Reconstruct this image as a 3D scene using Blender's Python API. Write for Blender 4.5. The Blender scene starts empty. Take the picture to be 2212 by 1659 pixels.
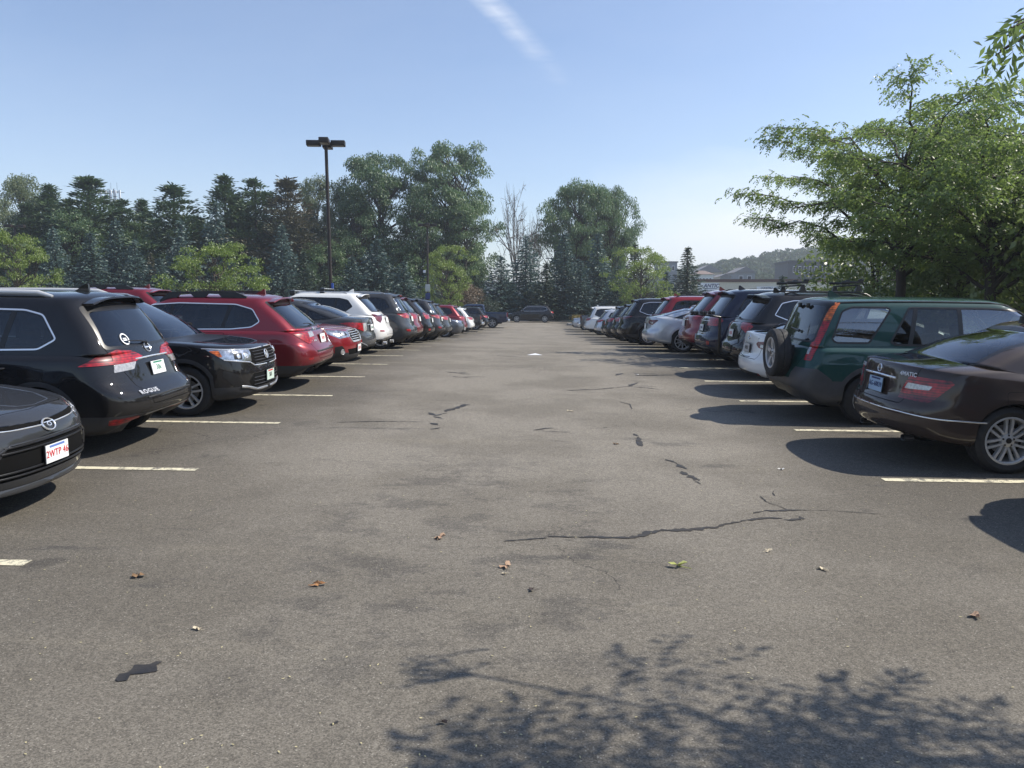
import bpy, bmesh, math, random
import numpy as np
from mathutils import Vector, Matrix
from mathutils.bvhtree import BVHTree

C = bpy.context.scene.collection
SC = bpy.context.scene
R = math.radians

# ------------------------------------------------------------------ camera
HAZE = 0.0007
CAM_Z = 1.8
PITCH, YAW = 5.895, 1.304
cam_d = bpy.data.cameras.new('camera')
cam = bpy.data.objects.new('camera', cam_d); C.objects.link(cam)
cam.location = (0, 0, CAM_Z)
cam.rotation_euler = (R(90 - PITCH), 0, R(YAW))
cam_d.sensor_width = 36.0
cam_d.lens = 36.0 * 1661.0 / 2212.0
cam_d.clip_start = 0.1; cam_d.clip_end = 5000
SC.camera = cam

# ------------------------------------------------------------------ sky, sun
KX, KY = 0.94, 0.15                        # shadow travel per metre of height
sun_dir = Vector((KX, KY, 1)).normalized() # towards the sun
sun_el = math.asin(sun_dir.z); sun_az = math.atan2(sun_dir.x, sun_dir.y)
W = bpy.data.worlds.new('World'); SC.world = W; W.use_nodes = True
nt = W.node_tree; nt.nodes.clear()
def N(t, k, **kw):
    n = t.nodes.new(k)
    for a, b in kw.items():
        if a.startswith('_'): setattr(n, a[1:], b)
        else: n.inputs[int(a[1:]) if a[0] == 'i' and a[1:].isdigit() else a.replace('_', ' ')].default_value = b
    return n
wo = N(nt, 'ShaderNodeOutputWorld'); bg = N(nt, 'ShaderNodeBackground'); bg.inputs[1].default_value = 0.106
sky = N(nt, 'ShaderNodeTexSky'); sky.sky_type = 'NISHITA'; sky.sun_disc = False
sky.sun_elevation = sun_el; sky.sun_rotation = sun_az
sky.air_density = 1.05; sky.dust_density = 0.12; sky.ozone_density = 2.2; sky.altitude = 50
tc = N(nt, 'ShaderNodeTexCoord')
# thin cirrus: a streak high up and a veil low on the right
sep = N(nt, 'ShaderNodeSeparateXYZ'); nt.links.new(tc.outputs['Generated'], sep.inputs[0])
def M(op, a, b=None, c=None, t=None, clamp=False):
    t = t or nt
    n = t.nodes.new('ShaderNodeMath'); n.operation = op; n.use_clamp = clamp
    for i, v in enumerate((a, b, c)):
        if v is None: continue
        if hasattr(v, 'links') or hasattr(v, 'is_linked'): t.links.new(v, n.inputs[i])
        else: n.inputs[i].default_value = v
    return n.outputs[0]
sx = M('DIVIDE', sep.outputs[0], M('MAXIMUM', sep.outputs[1], 0.05))    # X/Y : sky tangents
sz = M('DIVIDE', sep.outputs[2], M('MAXIMUM', sep.outputs[1], 0.05))
comb = N(nt, 'ShaderNodeCombineXYZ'); nt.links.new(sx, comb.inputs[0]); nt.links.new(sz, comb.inputs[1])
def cloud_noise(rot, scx, scy, scale, lo, hi, det=6):
    mp = N(nt, 'ShaderNodeMapping'); mp.inputs['Rotation'].default_value = (0, 0, rot); mp.inputs['Scale'].default_value = (scx, scy, 1)
    nt.links.new(comb.outputs[0], mp.inputs[0])
    nz = N(nt, 'ShaderNodeTexNoise'); nz.inputs['Scale'].default_value = scale; nz.inputs['Detail'].default_value = det
    nz.inputs['Roughness'].default_value = 0.62
    nt.links.new(mp.outputs[0], nz.inputs[0])
    mr = N(nt, 'ShaderNodeMapRange'); mr.inputs[1].default_value = lo; mr.inputs[2].default_value = hi
    nt.links.new(nz.outputs['Fac'], mr.inputs[0])
    return mr.outputs[0]
def bump1(v, c, w):      # 1 at c falling to 0 at distance w
    return M('SUBTRACT', 1.0, M('MINIMUM', M('ABSOLUTE', M('DIVIDE', M('SUBTRACT', v, c), w)), 1.0))
# streak: from (-0.06,0.45) to (0.04,0.30) curving
tt = M('SUBTRACT', 0.42, sz)
cx_ = M('ADD', -0.108, M('MULTIPLY', tt, M('ADD', 1.25, M('MULTIPLY', tt, -1.6))))
wz_ = M('ADD', cx_, M('MULTIPLY', M('SUBTRACT', cloud_noise(0.3, 5, 5, 2.0, 0.0, 1.0), 0.5), 0.03))
st = M('MULTIPLY', bump1(sx, wz_, 0.026), M('MULTIPLY', bump1(sz, 0.37, 0.105), cloud_noise(-0.75, 5, 30, 1.9, 0.30, 0.70, 9)))
st = M('MULTIPLY', M('POWER', st, 0.85), 0.62)
szn = M('ADD', sz, M('MULTIPLY', M('SUBTRACT', cloud_noise(0.1, 1.6, 5, 1.5, 0.0, 1.0, 7), 0.5), 0.10))
sxn = M('ADD', sx, M('MULTIPLY', M('SUBTRACT', cloud_noise(0.5, 2.6, 5, 1.7, 0.0, 1.0, 7), 0.5), 0.16))
ve = M('MULTIPLY', M('MULTIPLY', bump1(szn, 0.07, 0.13), bump1(sxn, 0.30, 0.24)), cloud_noise(0.10, 2.2, 8, 1.3, 0.10, 0.55, 7))
ve = M('MULTIPLY', M('POWER', ve, 0.8), 1.1, clamp=True)
hz = M('MULTIPLY', cloud_noise(0.2, 1.2, 3.5, 1.0, 0.35, 0.8, 7), 0.10)
ve = M('MAXIMUM', ve, hz)
cl = M('MAXIMUM', st, ve, clamp=True)
mx = N(nt, 'ShaderNodeMix', _data_type='RGBA'); nt.links.new(cl, mx.inputs[0]); tn = N(nt, 'ShaderNodeMix', _data_type='RGBA', _blend_type='MULTIPLY'); tn.inputs[0].default_value = 1.0; nt.links.new(sky.outputs[0], tn.inputs[6]); tn.inputs[7].default_value = (1.04, .975, 1.0, 1); nt.links.new(tn.outputs[2], mx.inputs[6])
mx.inputs[7].default_value = (6.6, 6.8, 7.1, 1)
nt.links.new(mx.outputs[2], bg.inputs[0]); nt.links.new(bg.outputs[0], wo.inputs[0])
sd = bpy.data.lights.new('sun', 'SUN'); sd.energy = 3.9; sd.angle = R(0.5); sd.color = (1.0, 0.93, 0.82)
sun = bpy.data.objects.new('sun', sd); C.objects.link(sun)
sun.rotation_euler = (-sun_dir).to_track_quat('-Z', 'Y').to_euler()
SC.view_settings.view_transform = 'Standard'; SC.view_settings.look = 'None'
SC.view_settings.exposure = 0.70; SC.view_settings.gamma = 1.0
SC.cycles.max_bounces = 6; SC.cycles.transparent_max_bounces = 12
SC.cycles.diffuse_bounces = 3; SC.cycles.glossy_bounces = 3
SC.cycles.sample_clamp_indirect = 6.0
try: SC.cycles.use_denoising = True
except Exception: pass

# ------------------------------------------------------------------ materials
MATS = {}
def base_mat(name):
    m = bpy.data.materials.new(name); m.use_nodes = True
    t = m.node_tree; b = t.nodes['Principled BSDF']
    return m, t, b
def col4(c): return (c[0], c[1], c[2], 1)
def mat(name, col, rough=0.6, metal=0.0, coat=0.0, var=0.0, vscale=8.0, bump=0.0, bscale=40.0, spec=0.5):
    if name in MATS: return MATS[name]
    m, t, b = base_mat(name)
    b.inputs['Base Color'].default_value = col4(col); b.inputs['Roughness'].default_value = rough
    b.inputs['Metallic'].default_value = metal; b.inputs['Coat Weight'].default_value = coat
    b.inputs['Coat Roughness'].default_value = 0.04; b.inputs['Specular IOR Level'].default_value = spec
    tcn = None
    if var or bump:
        tcn = N(t, 'ShaderNodeTexCoord')
    if var:
        nz = N(t, 'ShaderNodeTexNoise'); nz.inputs['Scale'].default_value = vscale; nz.inputs['Detail'].default_value = 5
        t.links.new(tcn.outputs['Object'], nz.inputs[0])
        mr = N(t, 'ShaderNodeMapRange'); mr.inputs[1].default_value = 0.3; mr.inputs[2].default_value = 0.7
        mr.inputs[3].default_value = 1 - var; mr.inputs[4].default_value = 1 + var
        t.links.new(nz.outputs['Fac'], mr.inputs[0])
        vm = N(t, 'ShaderNodeVectorMath', _operation='SCALE'); vm.inputs[0].default_value = col
        t.links.new(mr.outputs[0], vm.inputs['Scale']); t.links.new(vm.outputs[0], b.inputs['Base Color'])
        t.links.new(M('MULTIPLY', mr.outputs[0], rough, t=t), b.inputs['Roughness'])
    if bump:
        nz = N(t, 'ShaderNodeTexNoise'); nz.inputs['Scale'].default_value = bscale
        t.links.new(tcn.outputs['Object'], nz.inputs[0])
        bp = N(t, 'ShaderNodeBump'); bp.inputs['Strength'].default_value = bump; bp.inputs['Distance'].default_value = 0.01
        t.links.new(nz.outputs['Fac'], bp.inputs['Height']); t.links.new(bp.outputs[0], b.inputs['Normal'])
    MATS[name] = m
    return m
def paint(name, col, metal=0.35, rough=0.38, coat=1.0):
    dark = max(col) < .07
    if dark: metal = 0.0; rough = .6
    name = 'paint_' + name
    if name in MATS: return MATS[name]
    m, t, b = base_mat(name)
    tcn = N(t, 'ShaderNodeTexCoord')
    nz = N(t, 'ShaderNodeTexNoise'); nz.inputs['Scale'].default_value = 3.0; nz.inputs['Detail'].default_value = 7
    t.links.new(tcn.outputs['Object'], nz.inputs[0])
    # road dust: gathers low on the body and dulls the clear coat
    sp = N(t, 'ShaderNodeSeparateXYZ'); t.links.new(tcn.outputs['Object'], sp.inputs[0])
    low = N(t, 'ShaderNodeMapRange'); low.inputs[1].default_value = 0.95; low.inputs[2].default_value = 0.2
    t.links.new(sp.outputs[2], low.inputs[0])
    du = M('MULTIPLY', M('ADD', M('MULTIPLY', low.outputs[0], 0.07, t=t), 0.008, t=t), nz.outputs['Fac'], t=t, clamp=True)
    mxn = N(t, 'ShaderNodeMix', _data_type='RGBA'); mxn.inputs[6].default_value = col4(col); mxn.inputs[7].default_value = (0.22, 0.20, 0.17, 1)
    t.links.new(du, mxn.inputs[0])
    # inner side of the panel is dark primer
    ge = N(t, 'ShaderNodeNewGeometry')
    mx2 = N(t, 'ShaderNodeMix', _data_type='RGBA'); t.links.new(ge.outputs['Backfacing'], mx2.inputs[0])
    t.links.new(mxn.outputs[2], mx2.inputs[6]); mx2.inputs[7].default_value = (0.012, 0.012, 0.013, 1)
    t.links.new(mx2.outputs[2], b.inputs['Base Color'])
    b.inputs['Metallic'].default_value = metal; b.inputs['Roughness'].default_value = rough
    if dark: b.inputs['Specular IOR Level'].default_value = .08
    t.links.new(M('MULTIPLY', M('SUBTRACT', 1.0, ge.outputs['Backfacing'], t=t), coat, t=t), b.inputs['Coat Weight'])
    t.links.new(M('ADD', 0.02, M('MULTIPLY', du, 0.8, t=t), t=t), b.inputs['Coat Roughness'])
    MATS[name] = m
    return m
def glass(name, tint, refl=1.0, base=.02):
    if name in MATS: return MATS[name]
    m = bpy.data.materials.new(name); m.use_nodes = True; t = m.node_tree; t.nodes.clear()
    o = N(t, 'ShaderNodeOutputMaterial'); tr = N(t, 'ShaderNodeBsdfTransparent'); tr.inputs[0].default_value = col4(tint)
    gl = N(t, 'ShaderNodeBsdfGlossy'); gl.inputs['Roughness'].default_value = 0.015; gl.inputs[0].default_value = (0.95, 0.97, 1, 1)
    fr = N(t, 'ShaderNodeFresnel'); fr.inputs[0].default_value = 1.52
    mi = N(t, 'ShaderNodeMixShader')
    t.links.new(M('ADD', M('MULTIPLY', fr.outputs[0], 1.25 * refl, t=t), base, t=t, clamp=True), mi.inputs[0])
    t.links.new(tr.outputs[0], mi.inputs[1]); t.links.new(gl.outputs[0], mi.inputs[2]); t.links.new(mi.outputs[0], o.inputs[0])
    MATS[name] = m
    return m
G_DARK = glass('glass_privacy', (0.055, 0.06, 0.065)); G_MID = glass('glass_tinted', (0.30, 0.33, 0.33)); G_CLR = glass('glass_clear', (0.66, 0.76, 0.72), 1.6, .14)
RUBBER = mat('tyre_rubber', (0.018, 0.018, 0.019), 0.75, var=0.25, vscale=20, bump=0.15)
ALLOY = mat('alloy', (0.50, 0.50, 0.50), 0.34, 0.35, var=0.12); DALLOY = mat('alloy_dark', (0.10, 0.10, 0.105), 0.35, 0.7, var=0.1)
CHROME = mat('chrome', (0.86, 0.87, 0.88), 0.12, 0.72); TRIMB = mat('trim_black', (0.012, 0.012, 0.013), 0.32, var=0.1)
CLAD = mat('cladding', (0.030, 0.030, 0.032), 0.58, var=0.2, vscale=12, bump=0.06, bscale=300)
VOID = mat('void_black', (0.006, 0.006, 0.006), 0.9, spec=0.1); GAP = mat('panel_gap', (0.004, 0.004, 0.004), 0.9, spec=0.1)
SEAT = mat('seat_cloth', (0.035, 0.034, 0.033), 0.85, var=0.2); SEATG = mat('seat_cloth_grey', (0.11, 0.105, 0.10), 0.85, var=0.2)
def lens(name, col, rough=.35, coat=.6):
    """moulded lamp lens: fine horizontal ribs over a grid of reflector cells"""
    if name in MATS: return MATS[name]
    m, t, b = base_mat(name); tcn = N(t, 'ShaderNodeTexCoord'); sp = N(t, 'ShaderNodeSeparateXYZ'); t.links.new(tcn.outputs['Object'], sp.inputs[0])
    s1 = M('SINE', M('MULTIPLY', sp.outputs[2], 260.0, t=t), t=t); vo = N(t, 'ShaderNodeTexVoronoi'); vo.inputs['Scale'].default_value = 22; t.links.new(tcn.outputs['Object'], vo.inputs[0])
    f = M('ADD', M('MULTIPLY', s1, .22, t=t), M('SUBTRACT', 1.15, M('MULTIPLY', vo.outputs['Distance'], .95, t=t), t=t), t=t)
    vm = N(t, 'ShaderNodeVectorMath', _operation='SCALE'); vm.inputs[0].default_value = col; t.links.new(f, vm.inputs['Scale']); t.links.new(vm.outputs[0], b.inputs['Base Color'])
    b.inputs['Roughness'].default_value = rough; b.inputs['Coat Weight'].default_value = coat; b.inputs['Coat Roughness'].default_value = .03; MATS[name] = m; return m
REDL = lens('lens_red', (0.42, 0.005, 0.012)); DREDL = lens('lens_deep_red', (0.17, 0.004, 0.008))
ORL = lens('lens_orange', (0.75, 0.16, 0.02))
WHL = mat('lens_white', (0.40, 0.39, 0.38), 0.15, 0.3, 1.0, var=0.25, vscale=40); HEADL = mat('lens_head', (0.42, 0.44, 0.47), 0.14, 0.75, 1.0, var=0.55, vscale=14)
PLATE = mat('plate_white', (0.78, 0.79, 0.78), 0.4, var=0.05); PLATEB = mat('plate_blue', (0.30, 0.45, 0.62), 0.4, var=0.08)
INK_R = mat('ink_red', (0.55, 0.02, 0.03), 0.5); INK_G = mat('ink_green', (0.02, 0.20, 0.12), 0.5); INK_B = mat('ink_blue', (0.015, 0.03, 0.12), 0.5); INK_K = mat('ink_black', (0.02, 0.02, 0.02), 0.5)
INK_W = mat('ink_white', (0.85, 0.86, 0.88), 0.4); SILV = mat('trim_silver', (0.50, 0.50, 0.50), 0.35, 0.8, var=0.1)

# ------------------------------------------------------------------ object helpers
def link_mesh(name, me, parent=None, mats=None):
    o = bpy.data.objects.new(name, me); C.objects.link(o)
    if parent is not None: o.parent = parent
    if mats is not None:
        for m in (mats if isinstance(mats, (list, tuple)) else [mats]): me.materials.append(m)
    return o
def empty(name, loc=(0, 0, 0), rz=0.0):
    o = bpy.data.objects.new(name, None); C.objects.link(o); o.location = loc; o.rotation_euler = (0, 0, rz)
    o.empty_display_size = 0.2
    return o
def tag(o, label=None, cat=None, group=None, kind=None):
    if label: o['label'] = label
    if cat: o['category'] = cat
    if group: o['group'] = group
    if kind: o['kind'] = kind
    return o
class MB:
    """collects faces; build() links ONE mesh"""
    def __init__(s): s.v = []; s.f = []; s.m = []
    def add(s, vs, fs, mi=0):
        b = len(s.v); s.v += [tuple(v) for v in vs]; s.f += [tuple(i + b for i in f) for f in fs]; s.m += [mi] * len(fs)
    def box(s, c, d, mi=0, rot=None, bev=0.0):
        hx, hy, hz = d[0] / 2, d[1] / 2, d[2] / 2
        if bev <= 0:
            vs = [Vector((x, y, z)) for x in (-hx, hx) for y in (-hy, hy) for z in (-hz, hz)]
            fs = [(0, 1, 3, 2), (4, 6, 7, 5), (0, 4, 5, 1), (2, 3, 7, 6), (0, 2, 6, 4), (1, 5, 7, 3)]
        else:
            bm = bmesh.new(); bmesh.ops.create_cube(bm, size=1)
            for v in bm.verts: v.co = Vector((v.co.x * d[0], v.co.y * d[1], v.co.z * d[2]))
            bmesh.ops.bevel(bm, geom=bm.edges[:], offset=bev, segments=2, affect='EDGES', profile=0.6)
            bm.verts.index_update()
            vs = [v.co.copy() for v in bm.verts]; fs = [tuple(v.index for v in f.verts) for f in bm.faces]; bm.free()
        if rot is not None: vs = [rot @ v for v in vs]
        s.add([v + Vector(c) for v in vs], fs, mi)
    def tube(s, pts, rad, n=6, mi=0, cap=True):
        pts = [Vector(p) for p in pts]; k = len(pts); rings = []
        rad = rad if isinstance(rad, (list, tuple)) else [rad] * k
        up = Vector((0, 0, 1)); base = len(s.v)
        for i, p in enumerate(pts):
            d = (pts[min(i + 1, k - 1)] - pts[max(i - 1, 0)])
            d = d.normalized() if d.length > 1e-9 else up
            a = d.cross(up if abs(d.z) < 0.9 else Vector((1, 0, 0))).normalized(); b = d.cross(a)
            for j in range(n):
                t = 2 * math.pi * j / n
                s.v.append(tuple(p + (a * math.cos(t) + b * math.sin(t)) * rad[i]))
        for i in range(k - 1):
            for j in range(n):
                a0 = base + i * n + j; a1 = base + i * n + (j + 1) % n
                s.f.append((a0, a1, a1 + n, a0 + n)); s.m.append(mi)
        if cap:
            s.f.append(tuple(base + j for j in range(n))[::-1]); s.m.append(mi)
            s.f.append(tuple(base + (k - 1) * n + j for j in range(n))); s.m.append(mi)
    def lathe(s, prof, n=32, axis='y', c=(0, 0, 0), mi=0, close=False):
        """prof: (r, h) pairs revolved about an axis through c"""
        base = len(s.v); c = Vector(c)
        for r, h in prof:
            for j in range(n):
                t = 2 * math.pi * j / n; a, b = r * math.cos(t), r * math.sin(t)
                p = {'y': Vector((a, h, b)), 'z': Vector((a, b, h)), 'x': Vector((h, a, b))}[axis]
                s.v.append(tuple(c + p))
        k = len(prof)
        for i in range(k - 1 + (1 if close else 0)):
            i2 = (i + 1) % k
            for j in range(n):
                s.f.append((base + i * n + j, base + i * n + (j + 1) % n, base + i2 * n + (j + 1) % n, base + i2 * n + j)); s.m.append(mi)
    def prism(s, poly, y0, y1, mi=0, axis='y'):
        """poly in (x,z) extruded along y (or (y,z) along x)"""
        n = len(poly); base = len(s.v)
        for h in (y0, y1):
            for a, b in poly: s.v.append((a, h, b) if axis == 'y' else ((h, a, b) if axis == 'x' else (a, b, h)))
        s.f.append(tuple(base + i for i in range(n))); s.f.append(tuple(base + n + i for i in range(n))[::-1]); s.m += [mi, mi]
        for i in range(n):
            s.f.append((base + i, base + n + i, base + n + (i + 1) % n, base + (i + 1) % n)); s.m.append(mi)
    def mesh(s, name, smooth=None, fixn=True):
        me = bpy.data.meshes.new(name); me.from_pydata(s.v, [], s.f)
        if any(s.m): me.polygons.foreach_set('material_index', s.m)
        if fixn:
            bm = bmesh.new(); bm.from_mesh(me); bmesh.ops.recalc_face_normals(bm, faces=bm.faces[:]); bm.to_mesh(me); bm.free()
        if smooth is not None:
            me.polygons.foreach_set('use_smooth', [True] * len(me.polygons))
            try: me.set_sharp_from_angle(angle=R(smooth))
            except Exception: pass
        me.update()
        return me
    def build(s, name, mats, parent=None, smooth=35, fixn=True):
        return link_mesh(name, s.mesh(name, smooth, fixn), parent, mats)
_font = {}
def text_mesh(body, size, depth=0.002, bold=False, sx=1.0, shear=0.0, sp=1.0):
    cu = bpy.data.curves.new('lettering', 'FONT'); cu.body = body; cu.size = size; cu.extrude = depth
    cu.align_x = 'CENTER'; cu.align_y = 'CENTER'; cu.shear = shear; cu.space_character = sp
    if bold: cu.offset = size * 0.022
    cu.resolution_u = 3
    o = bpy.data.objects.new('lettering', cu); C.objects.link(o)
    dg = bpy.context.evaluated_depsgraph_get(); me = bpy.data.meshes.new_from_object(o.evaluated_get(dg))
    bpy.data.objects.remove(o); bpy.data.curves.remove(cu)
    if sx != 1.0:
        for v in me.vertices: v.co.x *= sx
    return me
def frame_of(p, n, up=Vector((0, 0, 1))):
    """matrix whose +Z is n, +Y up-ish, +X to the right of someone looking at the face"""
    n = Vector(n).normalized(); u = (up - n * up.dot(n)).normalized(); r = u.cross(n).normalized()
    m = Matrix((r, u, n)).transposed().to_4x4(); m.translation = Vector(p)
    return m

# ------------------------------------------------------------------ terrain
_Y = [-60, 0, 2.9, 4.95, 7.45, 9.95, 12.45, 14.95, 17.45, 19.95, 22.45, 25, 27.45, 30, 33, 36, 42, 48, 55, 65, 72, 80, 100, 140]
_D = [1.90, 1.87, 1.84, 1.77, 1.665, 1.585, 1.525, 1.443, 1.39, 1.36, 1.36, 1.38, 1.42, 1.49, 1.57, 1.65, 1.77, 1.85, 1.88, 1.83, 1.75, 1.68, 1.65, 1.65]
def gz(x, y):
    d = float(np.interp(y, _Y, _D)); d0 = float(np.interp(y - 1.5, _Y, _D)); d1 = float(np.interp(y + 1.5, _Y, _D))
    return CAM_Z - (0.5 * d + 0.25 * d0 + 0.25 * d1) - 0.010 * max(-14, min(14, x))
def gnorm(x, y, e=1.2):
    dx = (gz(x + e, y) - gz(x - e, y)) / (2 * e); dy = (gz(x, y + e) - gz(x, y - e)) / (2 * e)
    return Vector((-dx, -dy, 1)).normalized()
# picture point (2212 px wide) -> ground point
def pix(u, v):
    f = 1661.0; th = R(PITCH); ya = R(YAW)
    r = (u - 1106) / f; q = (829.5 - v) / f
    h = math.cos(th) + q * math.sin(th); z = -math.sin(th) + q * math.cos(th)
    dx = r * math.cos(ya) - h * math.sin(ya); dy = r * math.sin(ya) + h * math.cos(ya)
    t = 2.0
    for _ in range(60):
        g = gz(dx * t, dy * t) - CAM_Z
        t += (g / z - t) * 0.6
    return Vector((dx * t, dy * t, gz(dx * t, dy * t)))
def pdir(u, v, Y):
    """point seen at (u,v) whose world y is Y"""
    f = 1661.0; th = R(PITCH); ya = R(YAW)
    r = (u - 1106) / f; q = (829.5 - v) / f
    h = math.cos(th) + q * math.sin(th); z = -math.sin(th) + q * math.cos(th)
    dx = r * math.cos(ya) - h * math.sin(ya); dy = r * math.sin(ya) + h * math.cos(ya)
    t = Y / dy
    return Vector((dx * t, Y, CAM_Z + z * t))
# ================================================================== cars
def round_poly(poly, r, seg=3):
    out = []; n = len(poly)
    for i in range(n):
        p0, p1, p2 = (Vector(poly[i - 1]), Vector(poly[i]), Vector(poly[(i + 1) % n]))
        a, b = (p0 - p1), (p2 - p1)
        k = min(r, a.length * 0.45, b.length * 0.45)
        if k < 1e-4: out.append(tuple(p1)); continue
        q0 = p1 + a.normalized() * k; q1 = p1 + b.normalized() * k
        for j in range(seg + 1):
            t = j / seg; out.append(tuple(q0 * (1 - t) ** 2 + p1 * 2 * t * (1 - t) + q1 * t * t))
    return out
def ccw(poly):
    a = sum(poly[i - 1][0] * poly[i][1] - poly[i][0] * poly[i - 1][1] for i in range(len(poly)))
    return list(poly) if a > 0 else list(poly)[::-1]
def clip_half(poly, a, b, k):
    """keep a*x+b*y<=k"""
    out = []
    for i in range(len(poly)):
        p, q = poly[i - 1], poly[i]; dp = a * p[0] + b * p[1] - k; dq = a * q[0] + b * q[1] - k
        if (dp <= 0) != (dq <= 0):
            t = dp / (dp - dq); out.append((p[0] + (q[0] - p[0]) * t, p[1] + (q[1] - p[1]) * t))
        if dq <= 0: out.append(q)
    return out
def shrink(poly, d):
    poly = ccw(poly); out = poly
    for i in range(len(poly)):
        p, q = poly[i - 1], poly[i]; dx, dy = q[0] - p[0], q[1] - p[1]; l = math.hypot(dx, dy)
        if l < 1e-6: continue
        a, b = dy / l, -dx / l
        out = clip_half(out, a, b, a * p[0] + b * p[1] - d)
        if len(out) < 3: return []
    res = []
    for p in out:
        if not res or math.hypot(p[0] - res[-1][0], p[1] - res[-1][1]) > 1e-4: res.append(p)
    return res
def circ(cx, cz, r, n=22, down=0.5):
    pts = [(cx + r * math.cos(t), cz + r * math.sin(t)) for t in np.linspace(-0.35, math.pi + 0.35, n)]
    return pts + [(cx - r * 1.0, cz - down), (cx + r * 1.0, cz - down)] if down else pts
def pchip(y, sub):
    """monotone cubic through rows of y; sub[i] steps in segment i"""
    y = np.array(y, float); n = len(y); d = np.diff(y, axis=0); m = np.zeros_like(y)
    for i in range(1, n - 1):
        a, b = d[i - 1], d[i]; s = a * b > 0
        m[i] = np.where(s, 2 * a * b / np.where(np.abs(a + b) < 1e-12, 1, a + b), 0)
    m[0] = d[0]; m[-1] = d[-1]
    rows = []
    for i in range(n - 1):
        for t in np.linspace(0, 1, sub[i], endpoint=False):
            h00 = 2 * t ** 3 - 3 * t ** 2 + 1; h10 = t ** 3 - 2 * t ** 2 + t; h01 = -2 * t ** 3 + 3 * t ** 2; h11 = t ** 3 - t ** 2
            rows.append(h00 * y[i] + h10 * m[i] + h01 * y[i + 1] + h11 * m[i + 1])
    rows.append(y[-1])
    return np.array(rows)

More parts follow.
